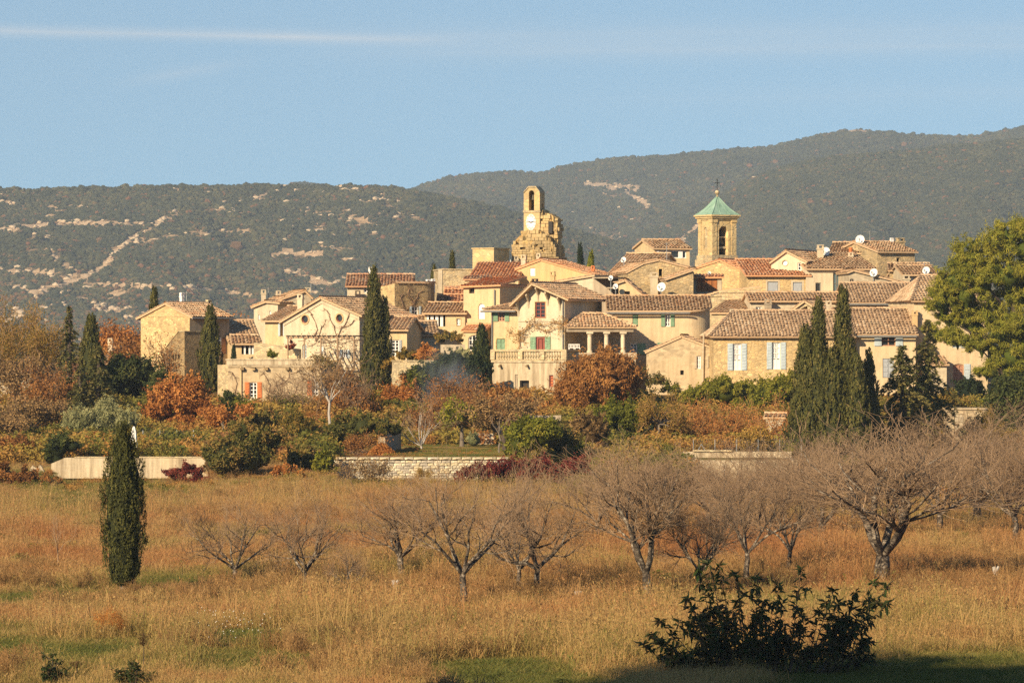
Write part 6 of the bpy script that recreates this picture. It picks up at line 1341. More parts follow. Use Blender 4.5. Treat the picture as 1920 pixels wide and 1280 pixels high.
for px, pt, w_, pb_, D, mt, lb, tn in ((520, 805, 90, 880, 240, 'mixed', 'orange brown shrub right of the big dark mixed bush', .75), (575, 830, 100, 895, 231, 'mixed', 'green and orange shrub left of the dry stone wall', .5), (560, 775, 80, 840, 262, 'yellow', 'yellow green shrub below the stone terrace house', .15), (610, 845, 50, 900, 228.5, 'green', 'light green shrub at the left end of the dry stone wall', .5),
    (455, 750, 70, 800, 279, 'green', 'yellow green shrub under the left orange shutters', .3), (505, 765, 70, 815, 270, 'mixed', 'brown shrub under the stone terrace house wall', .6), (655, 725, 100, 815, 281, 'brownred', 'red brown thicket behind the white birch', .5), (540, 870, 70, 905, 226, 'rust', 'orange dead fern clump at the field edge', .5), (690, 735, 66, 800, 284, 'yellow', 'golden shrub at the foot of the tallest cypress', .35), (430, 730, 40, 790, 286, 'evergreen', 'dark ivy at the left corner of the stone terrace house', .5),
    (758, 712, 84, 800, 287, 'rust', 'rust red patch of climber on the stone wall right of the tallest cypress', .5), (640, 690, 60, 750, 286, 'brownred', 'brown creeper at the right end of the stone terrace house', .4)):
    blob(lb, 'shrub', 'garden_shrub', px, pt, w_, pb_, D, mt, n=120, leaf=.08, group=G_SH, trunk=None, tint=(tn, .2), norm_rand=.9, core=mt not in ('rust', 'brownred'))
bare('white trunked birch with grey brown twigs before the terrace house', 'tree', 'birch_tree', 618, 655, 120, 268, 'bark_white', 'twig_grey', 21, trunk_h=2.2, r0=.09, n_main=6, L1=2.4, tilt=42, kids=(2, 2, 1.7), up=.05, group=G_BT, leafm='brown', nleaf=1, minr=.009)
for k, (px, pt, w_, D, lb) in enumerate(((575, 690, 110, 283, 'brown twiggy shrub over the right orange shutter'), (520, 705, 80, 284, 'thin creeper stems on the stone terrace house'), (665, 680, 90, 280, 'tall brown twiggy shrub left of the tallest cypress'))):
    bare(lb, 'shrub', 'twiggy_shrub', px, pt, w_, D, 'twig', 'twig_grey' if k != 2 else 'twig', 60 + k, n_main=9, L1=2.2, tilt=38, kids=(1.7, 1.7, 1.3), from_ground=True, r0=.03, group=G_SH, minr=.009)
blob('dark hedge with bare stems beneath, left of the leaf heap', 'hedge', 'garden_hedge', 690, 772, 130, 830, 243, 'mixed', n=140, leaf=.08, group=G_SH, trunk=None, lumps=[(-46, 812, 30, 1.1), (-10, 800, 30, .8), (26, 802, 28, .8), (50, 806, 18, .8)], tint=(.35, .2))
bare('dead reddish stems below the dark hedge', 'shrub', 'twiggy_shrub', 672, 812, 90, 241, 'twig', 'twig', 71, n_main=10, L1=1.2, tilt=30, kids=(1.3, 1.2, 1), from_ground=True, r0=.03, group=G_SH, leafm='brownred', nleaf=3, leaf=.05)
bare('pale many stemmed bare tree in the middle garden', 'tree', 'bare_tree', 790, 735, 128, 251, 'bark_white', 'twig_grey', 22, trunk_h=.3, r0=.07, n_main=8, L1=2.4, tilt=44, kids=(1.3, 1.5, 1.2), up=.06, group=G_BT, minr=.008)
blob('small yellow green fig tree on the lawn', 'tree', 'fig_tree', 866, 752, 88, 822, 256, 'green', n=90, leaf=.10, core=False, group=None, tint=(.55, .25), trunk='bark'); bare('thick trunked persimmon tree with sparse brown leaves', 'tree', 'persimmon_tree', 945, 738, 130, 246, 'bark_dark', 'twig', 23, trunk_h=1.1, r0=.17, n_main=6, L1=1.7, tilt=58, kids=(1.6, 1.6, 1.3), leafm='brown', nleaf=6, leaf=.075, ltint=(.6, .22), minr=.008)
bare('slender grey trunked tree just right of the persimmon', 'tree', 'bare_tree', 936, 770, 60, 243, 'bark', 'twig_grey', 24, trunk_h=1.3, r0=.06, n_main=4, L1=1.2, tilt=30, kids=(1.3, 1.2, 1), group=G_BT)
blob('russet domed shrub under the rendered terrace', 'shrub', 'russet_dome', 945, 728, 120, 800, 272, 'brownred', n=120, leaf=.09, core=True, group=G_SH, trunk=None, tint=(.6, .2)); blob('small grey olive bush on the lawn', 'shrub', 'olive_bush', 888, 812, 34, 840, 254, 'olive', leaf=.06, group=G_SH, trunk=None)
for k, (px, pt, w_, lb) in enumerate(((850, 700, 110, 'smoky brown thicket in the middle of the slope'), (905, 715, 90, 'brown thicket left of the rendered terrace'), (800, 745, 90, 'brown thicket below the ivy slope'), (865, 745, 100, 'red brown thicket behind the fig tree'))):
    bare(lb, 'shrub', 'twig_thicket', px, pt, w_, 277 - k * 3, 'twig', 'twig', 80 + k, n_main=12, L1=2.3, tilt=34, kids=(1.8, 1.8, 1.5), from_ground=True, r0=.03, group=G_SH, leafm='brownred', nleaf=2, leaf=.07, ltint=(.4, .2), minr=.009)
blob('dark ivy covered bank right of the tallest cypress', 'ivy', 'ivy_bank', 830, 665, 150, 790, 289, 'dusk', n=120, leaf=.1, group=G_SH, trunk=None, lumps=[(-50, 720, 30, 1.1), (-62, 750, 26, 1), (-15, 705, 34, .9), (20, 690, 34, .9), (55, 700, 34, 1.1), (0, 740, 40, .8), (60, 735, 30, .9)])
blob('lighter green ivy clump at the left foot of the ivy bank', 'ivy', 'ivy_bank', 778, 690, 44, 765, 287, 'green', n=110, leaf=.09, group=G_SH, trunk=None, tint=(.15, .12))
for k, (px, pt, w_, pb_, mt, lb, tn) in enumerate(((765, 655, 50, 690, 'yellow', 'yellow green border shrub right of the little yellow house', .3), (800, 648, 50, 690, 'rust', 'orange border shrub above the rough stone wall', .7), (825, 660, 40, 690, 'yellow', 'golden border shrub near the ivy bank', .5), (840, 620, 60, 650, 'mixed', 'brown vine over the loggia terrace', .7), (735, 672, 40, 700, 'yellow', 'yellow shrub beside the french window', .5), (862, 652, 34, 680, 'olive', 'pale grey plants on the loggia terrace', .8))):
    blob(lb, 'shrub', 'border_shrub', px, pt, w_, pb_, 297 - k * .3, mt, n=80, leaf=.09, group=G_SH, trunk=None, core=False, tint=(tn, .2))
blob('red climber on the white pergola wall', 'climber', 'red_climber', 547, 637, 18, 672, 298, 'red', n=60, leaf=.08, trunk=None, group=G_SH, core=False, tint=(.8, .2)); blob('round clipped green ball shrub on the stone terrace', 'shrub', 'ball_shrub', 511, 657, 22, 674, 296, 'green', n=80, leaf=.07, trunk=None, group=G_SH, tint=(.4, .2))
blob('straggly green shrub at the right end of the stone terrace roof', 'shrub', 'garden_shrub', 606, 662, 56, 700, 291, 'mixed', n=60, leaf=.08, trunk=None, group=G_SH, tint=(.5, .2), core=False, K=9, clump=.5, norm_rand=1.2)
# wall vines
def vine(label, v, pts_px, o, seed, mat='twig_gold', leafm=None, leaf_n=0, side=10, bush=.18, rad=.022):
    """climbing stems following lines on a facade, with short side twigs"""
    _used.add(label); r = empty('bare_vine', v.O, v.a); tag(r, label, 'vine', 'bare vines on the house walls'); rg = random.Random(seed); sg = []; lv = []
    for pl in pts_px:
        P_ = [v.on(px, py, 1, -o) for px, py in pl]
        for a, b in zip(P_[:-1], P_[1:]):
            n = max(2, int((b - a).length / .35)); p = a.copy()
            for k in range(n):
                q = a.lerp(b, (k + 1) / n) + Vector((rg.gauss(0, .05), rg.gauss(0, .03), rg.gauss(0, .05))); sg.append((p, q, rad, rad)); p = q
                for _ in range(side if rg.random() < .8 else 0):
                    d = Vector((rg.gauss(0, 1), rg.gauss(-.2, .5), rg.gauss(.1, 1))).normalized() * rg.uniform(.1, bush * 3); q2 = p + d; sg.append((p, q2, .010, .006)); q3 = q2 + Vector((rg.gauss(0, .15), rg.gauss(0, .1), rg.gauss(0, .15))); sg.append((q2, q3, .007, .004)); lv.append(q3)
    V, Fq = tube_np(sg, 4); np_obj('stems', V, Fq, M[mat], None, r)
    if leafm:
        g = np.random.default_rng(seed); C = np.repeat(np.array(lv), leaf_n, 0) + g.normal(0, .1, (len(lv) * leaf_n, 3)); V, Fq = leaf_quads(C, unit(g.normal(size=C.shape) + np.array([-.2, -.6, .2])), g.normal(size=C.shape), .06, .035); np_obj('foliage', V, Fq, LM[leafm], g.uniform(.2, .9, len(C)), r)
VB = {o['label']: o for o in COL.objects if o.get('label')}
def ref(px, py, D, a): q = Vol.__new__(Vol); q.O = P(px, py, D); q.a = R(a); q.M = Matrix.Translation(q.O) @ Matrix.Rotation(q.a, 4, 'Z'); q.Mi = q.M.inverted(); return q
vine('golden bare wisteria trained across the bracketed gable house', ref(972, 690, 307, -20), [[(966, 660), (978, 640), (985, 618), (1003, 608), (1030, 604), (1062, 606)], [(985, 618), (968, 628), (956, 622)], [(1003, 608), (1020, 620), (1050, 614), (1066, 600)], [(975, 650), (972, 625), (990, 612)]], .18, 3, 'twig_gold', 'yellow', 2, 9)
vine('grey leafless creeper fanned over the cream round windowed gable', ref(532, 690, 303, -20), [[(592, 640), (594, 615), (586, 590), (575, 580)], [(592, 640), (605, 612), (610, 600)], [(632, 640), (640, 615), (650, 600), (655, 588)], [(632, 640), (625, 610), (618, 590), (606, 578)], [(640, 615), (655, 610), (664, 600)]], .06, 5, 'twig', None, 0, 2, .08, .03)
vine('tangled vine along the pergola roof', ref(532, 690, 301.5, -20), [[(560, 640), (590, 630), (620, 640), (650, 634), (672, 640)], [(575, 650), (600, 640), (640, 645), (670, 636)], [(665, 640), (668, 672)], [(632, 640), (636, 672)]], .3, 6, 'twig', 'brown', 1, 9)
vine('web of bare creeper over the stone terrace house wall', ref(428, 775, 292, -6), [[(500, 760), (505, 720), (495, 700)], [(520, 760), (530, 720), (545, 700), (560, 695)], [(545, 760), (555, 730), (570, 710)], [(530, 740), (550, 745), (580, 735)], [(510, 735), (530, 715), (520, 700)], [(560, 760), (575, 745), (590, 715), (585, 698)], [(440, 760), (445, 720), (438, 695)]], .05, 7, 'twig', None, 0, 7, .16, .02)
vine('thick bare creeper stem across the round cornered brown tower', ref(740, 690, 318, 34), [[(750, 600), (758, 585), (775, 570), (783, 558), (790, 545)], [(758, 585), (752, 565), (756, 548)], [(775, 570), (765, 550), (775, 540)]], .05, 8, 'twig', 'brown', 1, 5, .14, .035)
# centre right
r = blob('huge round russet bush in front of the columned porch', 'shrub', 'russet_bush', 1125, 655, 168, 792, 283, 'brownred', n=150, leaf=.115, asp=.34, up=1.6, seed=15, K=120, clump=.20, trunk=None, tint=(.60, .18), norm_rand=.8, group=None, lumps=[(0, 722, 84, .80), (-22, 750, 70, .74), (16, 712, 66, .80)])
blob('bright leaved laurel hedge right of the persimmon tree', 'hedge', 'laurel_hedge', 1000, 778, 104, 868, 234, 'green', n=150, leaf=.085, group=G_SH, trunk=None, lumps=[(-22, 826, 36, 1.2), (14, 812, 36, .95), (-30, 850, 24, 1)], tint=(.42, .22)); blob('brown green shrub between the laurel hedge and the russet bush', 'shrub', 'garden_shrub', 1056, 792, 70, 866, 236, 'mixed', n=120, leaf=.08, group=G_SH, trunk=None, tint=(.5, .2)); blob('dark dry leaved bush below the russet bush', 'shrub', 'garden_shrub', 1104, 775, 80, 850, 245, 'brown', n=120, leaf=.09, group=G_SH, trunk=None, tint=(.3, .2))
blob('dark shaded evergreen hedge with a sunlit top under the russet bush', 'hedge', 'evergreen_hedge', 1168, 750, 110, 828, 258, 'green', n=130, leaf=.09, group=G_SH, trunk=None, lumps=[(-20, 790, 36, 1.1), (20, 786, 36, 1), (-44, 806, 26, .9)], tint=(.2, .16)); blob('black green hedge standing in for black shade behind the mop headed tree', 'hedge', 'evergreen_hedge', 1215, 765, 80, 825, 264, 'dusk', n=110, leaf=.09, group=G_SH, trunk=None)  # second hedge: near-black leaves paint in what is plain shade
bare('mop headed pollard tree with golden drooping canes', 'tree', 'pollard_tree', 1236, 736, 100, 256, 'bark', 'twig_gold', 25, trunk_h=1.35, r0=.09, n_main=12, L1=1.4, tilt=72, kids=(2.2, 2.0, 1.4), up=.02, leafm='yellow', nleaf=1, leaf=.07, ltint=(.4, .2), minr=.009)
blob('long bright ivy hedge climbing towards the long ochre stone house', 'hedge', 'ivy_hedge', 1390, 708, 210, 775, 284, 'green', n=150, leaf=.085, group=None, trunk=None, tint=(.60, .15), lumps=[(-92, 750, 26, .9), (-62, 742, 32, .9), (-28, 734, 34, .85), (6, 744, 34, .8), (42, 742, 36, .85), (80, 734, 34, .9), (110, 722, 30, 1.0), (20, 760, 44, .5)])
for k, (px, pt, w_, D, lb) in enumerate(((1290, 755, 80, 264, 'golden cane thicket below the left end of the ivy hedge'), (1345, 748, 90, 265, 'golden cane thicket under the middle of the ivy hedge'), (1400, 752, 90, 266, 'golden cane thicket left of the white cabinet'), (1470, 740, 90, 268, 'tall golden cane thicket behind the white cabinet'), (1265, 780, 70, 258, 'low golden cane thicket beside the pollard trunk'), (1325, 778, 100, 257, 'low golden cane thicket behind the wire fence'), (1490, 775, 60, 255, 'cane thicket left of the cypress group'), (1432, 778, 80, 252, 'cane thicket half covering the white cabinet'))):
    bare(lb, 'shrub', 'cane_thicket', px, pt, w_, D, 'twig_gold', 'twig_gold', 90 + k, n_main=14, L1=1.8, tilt=62, kids=(1.8, 1.7, 1.3), from_ground=True, r0=.03, up=.02, group=G_SH, leafm='rust', nleaf=1, leaf=.06, minr=.009)
for px, pt, w_, lb in ((1405, 805, 40, 'pale yellow reeds right of the wire fence'), (1430, 800, 30, 'tall reed tuft before the white cabinet')):
    bare(lb, 'reeds', 'reed_clump', px, pt, w_, 237, 'twig_gold', 'twig_gold', None, n_main=26, L1=1.4, tilt=20, levels=2, kids=(1, 1), from_ground=True, r0=.02, group=G_SH, leafm='yellow', nleaf=4, leaf=.08, ltint=(.75, .2), spread=.15)
for px, pt, w_, D, mt, lb, tn in ((1230, 700, 46, 297, 'mixed', 'thin leafy shrub at the foot of the patchy cottage', .6), (1255, 712, 40, 296, 'green', 'low green shrub below the cottage windows', .3), (1200, 690, 40, 294, 'mixed', 'sparse shrub between the russet bush and the cottage', .6), (1470, 830, 60, 238, 'green', 'small green bush at the right of the pool', .5)):
    blob(lb, 'shrub', 'garden_shrub', px, pt, w_, pt + 40, D, mt, n=70, leaf=.07, group=G_SH, trunk=None, core=False, tint=(tn, .2))
# red row at the field edge
for px, pt, w_, lb in ((880, 868, 60, 'first dark red shrub of the row, below the dry stone wall'), (925, 862, 70, 'second dark red shrub of the row, under the laurel hedge'), (972, 858, 70, 'middle dark red shrub of the row at the field edge'), (1022, 852, 74, 'fourth dark red shrub of the row, below the brown green shrub'), (1074, 850, 70, 'last dark red shrub of the row, thinning into scrub')):
    blob(lb, 'shrub', 'red_shrub', px, pt, w_, 918, 222, 'red', n=120, leaf=.06, up=.9, group='row of dark red shrubs at the field edge', trunk=None, core=False, tint=(.42, .18), clump=.32, squash=1.1)
blob('straw coloured dry bush against the dry stone wall', 'shrub', 'dry_bush', 797, 876, 44, 912, 227, 'yellow', n=110, leaf=.05, asp=.2, up=1.2, group=G_SH, trunk=None, core=False, tint=(.7, .15))
for px, pt, w_, lb in ((664, 852, 66, 'dark twiggy shrub over the left part of the dry stone wall'), (708, 858, 56, 'second dark twiggy shrub on the dry stone wall')): bare(lb, 'shrub', 'twiggy_shrub', px, pt, w_, 226, 'bark_dark', 'twig', None, n_main=9, L1=1.2, tilt=46, kids=(1.4, 1.4, 1.1), from_ground=True, r0=.022, group=G_SH, leafm='brown', nleaf=1, leaf=.05, minr=.006)
# heap of raked leaves
p = P(716, 856, 240); r = empty('leaf_heap', (p.x, p.y, gz1(p.x, p.y))); tag(r, 'heap of raked orange leaves on the middle garden terrace', 'leaf heap'); rg = np.random.default_rng(3); n = 1800; a = rg.uniform(0, 6.28, n); q = rg.random(n) ** .5
V, Fq = leaf_quads(np.stack([q * .75 * np.cos(a), q * .6 * np.sin(a), .55 * (1 - q ** 1.5) + rg.normal(0, .03, n) + .02], -1), unit(rg.normal(size=(n, 3)) + [0, 0, 1]), rg.normal(size=(n, 3)), .06, .04); np_obj('leaves', V, Fq, LM['rust'], rg.uniform(.3, 1, n), r)['kind'] = 'stuff'

# ------------------------------------------------------------------ orchard of bare fruit trees
OR = [(440, 1104, 962, 150, 'bare orchard tree first to the right of the lone cypress'), (572, 1106, 945, 150, 'bare orchard tree second from the lone cypress, upright limbs'), (652, 1113, 1035, 76, 'small forked white barked orchard tree, the lowest in the row'), (752, 1086, 925, 150, 'bare orchard tree with long arching left branch'), (868, 1130, 900, 205, 'big white trunked orchard tree in the middle of the field'),
      (972, 1100, 940, 120, 'orchard tree with leaning trunk behind the big middle ones'), (1008, 1112, 902, 205, 'wide orchard tree with low left and right limbs, centre right'), (1216, 1118, 872, 215, 'tall pale stemmed orchard tree left of the leafy foreground shrub'), (1312, 1112, 925, 130, 'orchard tree directly behind the top of the foreground shrub'), (1400, 1088, 895, 170, 'orchard tree with a pale limb leaning left over the foreground shrub'),
      (1478, 1075, 900, 150, 'orchard tree with dark ivy on its low limbs'), (1655, 1092, 830, 340, 'largest orchard tree, very wide, with a dark leaning trunk at the right'), (1905, 1010, 815, 150, 'orchard tree cut by the right edge of the picture')]
BK = [(1120, 1010, 880, 130), (1165, 985, 860, 140), (1250, 1000, 855, 150), (1330, 990, 850, 150), (1390, 1010, 862, 150), (1470, 985, 838, 160), (1540, 1010, 850, 150), (1600, 985, 830, 160), (1690, 990, 825, 160), (1760, 1005, 830, 160), (1830, 985, 800, 170), (1890, 975, 790, 150), (1940, 1010, 830, 150)]
BL = ['leftmost tree of the dim back row of the orchard', 'back row orchard tree below the end of the red shrubs', 'back row orchard tree left of the pool', 'back row orchard tree before the pool end', 'back row orchard tree before the wire fence', 'back row orchard tree before the reeds', 'back row orchard tree left of the cypress group foot', 'back row orchard tree before the cypress group', 'back row orchard tree before the cedars', 'back row orchard tree before the taller cedar foot', 'back row orchard tree before the shed', 'back row orchard tree under the umbrella pine', 'back row orchard tree at the right picture edge']
protos = []
for k in range(8):
    dn = k >= 4
    s_, t_ = skeleton(300 + k, .75 + .1 * (k % 3), .12, 5 + k % 3, 2.1, (46, 50, 42, 52)[k % 4], 4, (2.0, 2.2, 2.0) if dn else (1.8, 1.9, 1.8), .15 if dn else .20, .10 if dn else .085, .60, minr=.0042); big = [q[:4] for q in s_ if q[4] <= 2]; sm = [q[:4] for q in s_ if q[4] > 2]; zt = sorted(q[1].z for q in s_)[int(len(s_) * .99)]; xw = sorted(abs(q[1].x) for q in s_)[int(len(s_) * .96)] * 2
    V, Fq = tube_np(big, 6); m1 = np_mesh('trunk', V, Fq, M['lichen'], None, True); V, Fq = tube_np(sm, 3); m2 = np_mesh('twigs', V, Fq, M['twig_grey']); protos.append((m1, m2, zt, xw, len(sm)))
for k, (px, pb_, pt, w_, *lb) in enumerate(OR + BK):
    D = CZ * F / (pb_ - CY); r = root_at('orchard_tree', lb[0] if lb else BL[k - len(OR)], 'tree', px, D, 'bare fruit trees of the orchard'); m1, m2, zt, xw, _ = protos[(k * 3 + 1) % 4 + (4 if (not lb or k > 6) else 0)]; kz, kx = ztop(r, pt) / zt * (1.18 if lb else 1.1), m_(w_, D) / xw * (1.28 if lb else 1.5)
    r.rotation_euler.z = k * 2.4; r.rotation_euler.x = ((k * 7) % 5 - 2) * .05
    for nm, me in (('trunk', m1), ('twigs', m2)): o = bpy.data.objects.new(nm, me); link(o, r); o.scale = (kx, kx, kz)
r = bare('thin bare sapling left of the lone cypress', 'tree', 'sapling', 108, 960, 70, CZ * F / (1072 - CY), 'twig_grey', 'twig_grey', 26, trunk_h=.6, r0=.02, n_main=4, L1=.9, tilt=35, kids=(1.4, 1.2, 1), minr=.003)
for px, pb_, pt, lb in ((1083, 1132, 1104, 'short pale dead stump in the middle of the orchard grass'), (1866, 1092, 1062, 'pale dead stump on the right of the field'), (740, 1112, 1085, 'broken brown stump beside the arching orchard tree')):
    D = CZ * F / (pb_ - CY); r = root_at('stump', lb, 'stump', px, D, 'dead stumps in the orchard'); h = m_(pb_ - pt, D); mb = MB(); mb.tube([(0, 0, -.1), (.02, 0, h * .5), (-.03, .02, h)], [.10, .075, .06], 7); mb.tube([(0, 0, h * .6), (.1, 0, h * 1.02)], [.05, .035], 6); mb.build('wood', M['bark_white'], r)
# ------------------------------------------------------------------ meadow: uncountable grass, weeds and scrub
GRASS = leafmat('meadow_grass', [(p_, mulc(c, 1.25)) for p_, c in FIELD_RAMP], .35, .8, True, 0)
def tuft(seed, n, h, spread, w, lean, heads=0):
    rg = np.random.default_rng(seed); V = []; Fq = []
    for k in range(n):
        a = rg.uniform(0, 6.283); q = rg.random() ** .5 * spread; b = np.array([q * math.cos(a), q * math.sin(a), -.05]); hh = h * rg.uniform(.5, 1.15); l = rg.normal(0, lean, 2); f = rg.uniform(0, 6.283); s_ = np.array([math.cos(f), math.sin(f), 0]) * w * rg.uniform(.7, 1.4)
        m1 = b + np.array([l[0] * .35, l[1] * .35, hh * .6]); tp = b + np.array([l[0], l[1], hh]); i = len(V); V += [b - s_, b + s_, m1 + s_ * .7, m1 - s_ * .7, tp + s_ * .12, tp - s_ * .12]; Fq += [(i, i + 1, i + 2, i + 3), (i + 3, i + 2, i + 4, i + 5)]
        if rg.random() < heads:
            for _ in range(3): c = tp + rg.normal(0, .016, 3); d = rg.normal(0, .006, 3) + np.array([0, 0, .014]); e = rg.normal(0, .005, 3); i = len(V); V += [c - d, c - e, c + d, c + e]; Fq += [(i, i + 1, i + 2, i + 3)]
    return np_mesh('tuft', V, Fq, GRASS)
TU = [tuft(1, 50, .26, .34, .005, .10), tuft(2, 46, .32, .34, .005, .11, .3), tuft(3, 46, .22, .36, .006, .16), tuft(4, 70, .13, .36, .007, .07), tuft(5, 70, .10, .36, .008, .09), tuft(6, 24, .52, .24, .004, .10, .6), tuft(7, 20, .60, .26, .004, .14, .7), tuft(8, 60, .17, .38, .006, .16)]
rg = np.random.default_rng(42)
def field_points(n, y0, y1, pw=1.0, half=.125):
    y = (y0 ** -pw + rg.random(n) * (y1 ** -pw - y0 ** -pw)) ** (-1 / pw); x = rg.uniform(-half, half, n) * y; return x, y
x, y = field_points(118000, 80, 236, 1.0, .165); t = field_tint(x, y); n = len(x); px = x / y * F + CX
z = gz(x, y); k = ~((y > 229.3) & wall_zone(px)); tall = fbm(x / 5, y / 9, 66, 3)
idx = np.where(t < .3, rg.integers(3, 6, n), np.where(rg.random(n) < .04 + .25 * (tall > .58), rg.integers(5, 7, n), rg.choice([0, 1, 2, 7], n)))
idx = np.where((t < .3) & (idx == 5), 3, idx)
sc = rg.lognormal(0, .25, n) * (.75 + .6 * tall); sc = np.where(y < 97, sc * .8, sc)
for px_, pb_, *_q in [(231, 1110)] + [q_[:2] for q_ in OR]:       # shorter growth round the trunks
    Y_ = CZ * F / (pb_ - CY); X_ = (px_ - CX) / F * Y_; sc = np.where(np.hypot((x - X_) / 1.0, (y - (Y_ - 2.4)) / 3.2) < 1, sc * .42, sc)
tn = np.clip(t + rg.normal(0, .10, n) + .15 * (rg.random(n) < .12), 0, 1)
S3 = np.stack([sc * 1.15, sc * 1.15, sc], -1); rt = np.stack([0 * x, 0 * x, rg.uniform(0, 6.28, n)], -1)
scatter('meadow_grass', np.stack([x, y, z], -1)[k], rt[k], S3[k], idx[k], tn[k], TU)
y = rg.uniform(231, 263, 9000); x = (rg.normal(868, 42, 9000) - CX) / F * y; n = 9000
scatter('lawn_grass', np.stack([x, y, gz(x, y)], -1), np.stack([0 * x, 0 * x, rg.uniform(0, 6.28, n)], -1), np.full((n, 3), .9), rg.integers(0, 2, n), np.clip(.14 + .7 * (fbm(x / 2, y / 2.5, 12, 3) - .45), 0, 1), TU[3:5])
# coarser dead weeds in drifts: thin branching stalks
WEED = leafmat('dead_weeds', [(0, (.13, .085, .04)), (.5, (.32, .18, .07)), (1, (.46, .29, .12))], .1, .9, True, 0)
def weed_mesh(seed):
    g = np.random.default_rng(seed); sg = []
    for _ in range(26):
        b = np.array([g.normal(0, .14), g.normal(0, .14), -.03]); t_ = b + np.array([g.normal(0, .10), g.normal(0, .10), g.uniform(.2, .48)]); sg.append((b, t_, .005, .003))
        for _ in range(4): u_ = g.uniform(.45, 1); c = b + (t_ - b) * u_; sg.append((c, c + np.array([g.normal(0, .06), g.normal(0, .06), g.uniform(.04, .12)]), .004, .003))
    V, Fq = tube_np(sg, 3); return np_mesh('weed', V, Fq, WEED)
x, y = field_points(12000, 84, 226, 1.0, .165); px = x / y * F + CX; py = CY + CZ / y * F
w_ = fbm(x / 4, y / 9, 201, 4) + .10 * sstep(900, 1300, px) * np.exp(-((py - 1090) / 70) ** 2) + .08 * np.exp(-((py - 1210) / 30) ** 2); k = (w_ > .53) & (field_tint(x, y) > .22) & ~((py > 1205) & (px > 1000)); n = int(k.sum())
scatter('dead_weeds', np.stack([x, y, gz(x, y)], -1)[k], np.stack([rg.normal(0, .1, n), rg.normal(0, .1, n), rg.uniform(0, 6.28, n)], -1), np.repeat(rg.uniform(.6, 1.25, n)[:, None], 3, 1), rg.integers(0, 4, n), np.clip(rg.normal(.5, .22, n), 0, 1), [weed_mesh(500 + q) for q in range(4)])
# bank and garden ground: low scrub that ties the shrubs together
def clump_mesh(seed, n=260, L=.10):
    g = np.random.default_rng(seed); c = unit(g.normal(size=(9, 3))) * np.array([.55, .55, .35]) + np.array([0, 0, .35]); V, Fq, _ = clump_leaves(g, c, np.full(9, .38), n // 9, L, L * .45, .5, .9); return np_mesh('clump', V, Fq, SCRUB)
SCRUB = leafmat('scrub_leaves', [(0, (.045, .055, .012)), (.25, (.12, .125, .024)), (.45, (.26, .205, .042)), (.65, (.38, .225, .06)), (.85, (.36, .155, .042)), (1, (.25, .12, .05))], .25, .8, True, 0)
CL = [clump_mesh(400 + q) for q in range(5)]
def scrub(name, n, p0, p1, y0, y1, smin, smax, tb, ts, seed):
    g = np.random.default_rng(seed); y = g.uniform(y0, y1, n); px = g.uniform(p0, p1, n); x = (px - CX) / F * y; kk = ~((y > 228.6) & (y < 231) & wall_zone(px)); tn = np.clip(tb + 1.1 * (fbm(px / 45, y / 6, seed, 3) - .5) + g.normal(0, ts, n), 0, 1); s_ = g.uniform(smin, smax, n) * (.6 + .8 * fbm(px / 60, y / 8, seed + 1, 2))
    return scatter(name, np.stack([x, y, gz(x, y)], -1)[kk], np.stack([0 * x, 0 * x, g.uniform(0, 6.28, n)], -1)[kk], np.stack([s_ * 1.2, s_ * 1.2, s_], -1)[kk], g.integers(0, 5, n)[kk], tn[kk], CL)
scrub('undergrowth', 1150, -300, 2260, 214, 229, .15, .34, .45, .12, 1); scrub('undergrowth', 1850, -300, 630, 234, 290, .5, 1.1, .48, .14, 2); scrub('undergrowth', 700, 620, 1020, 262, 292, .5, 1.1, .55, .12, 3); scrub('undergrowth', 300, 630, 950, 232, 262, .06, .16, .62, .12, 31); scrub('undergrowth', 800, 1010, 1480, 250, 290, .5, 1.0, .52, .12, 32); scrub('undergrowth', 800, 1480, 2260, 258, 290, .5, 1.0, .52, .12, 4); scrub('undergrowth', 160, 1010, 1280, 234, 250, .4, .8, .5, .12, 10)
scrub('undergrowth', 700, 1080, 1290, 206, 232, .3, .75, .40, .12, 5); scrub('undergrowth', 300, 1290, 1500, 212, 229, .12, .3, .65, .10, 6); scrub('undergrowth', 740, 1500, 2260, 212, 231, .3, .7, .60, .10, 9); scrub('undergrowth', 120, -60, 1990, 128, 205, .15, .4, .25, .1, 7); scrub('undergrowth', 400, 560, 960, 296, 304, .3, .6, .5, .1, 8)
scrub('undergrowth', 650, 1180, 1990, 196, 229, .2, .5, .72, .10, 23); scrub('undergrowth', 60, 300, 1150, 92, 112, .08, .2, .15, .1, 24); scrub('undergrowth', 90, 90, 400, 227.2, 229, .12, .34, .7, .12, 21); scrub('undergrowth', 60, 630, 950, 227.4, 229, .10, .26, .5, .12, 22)
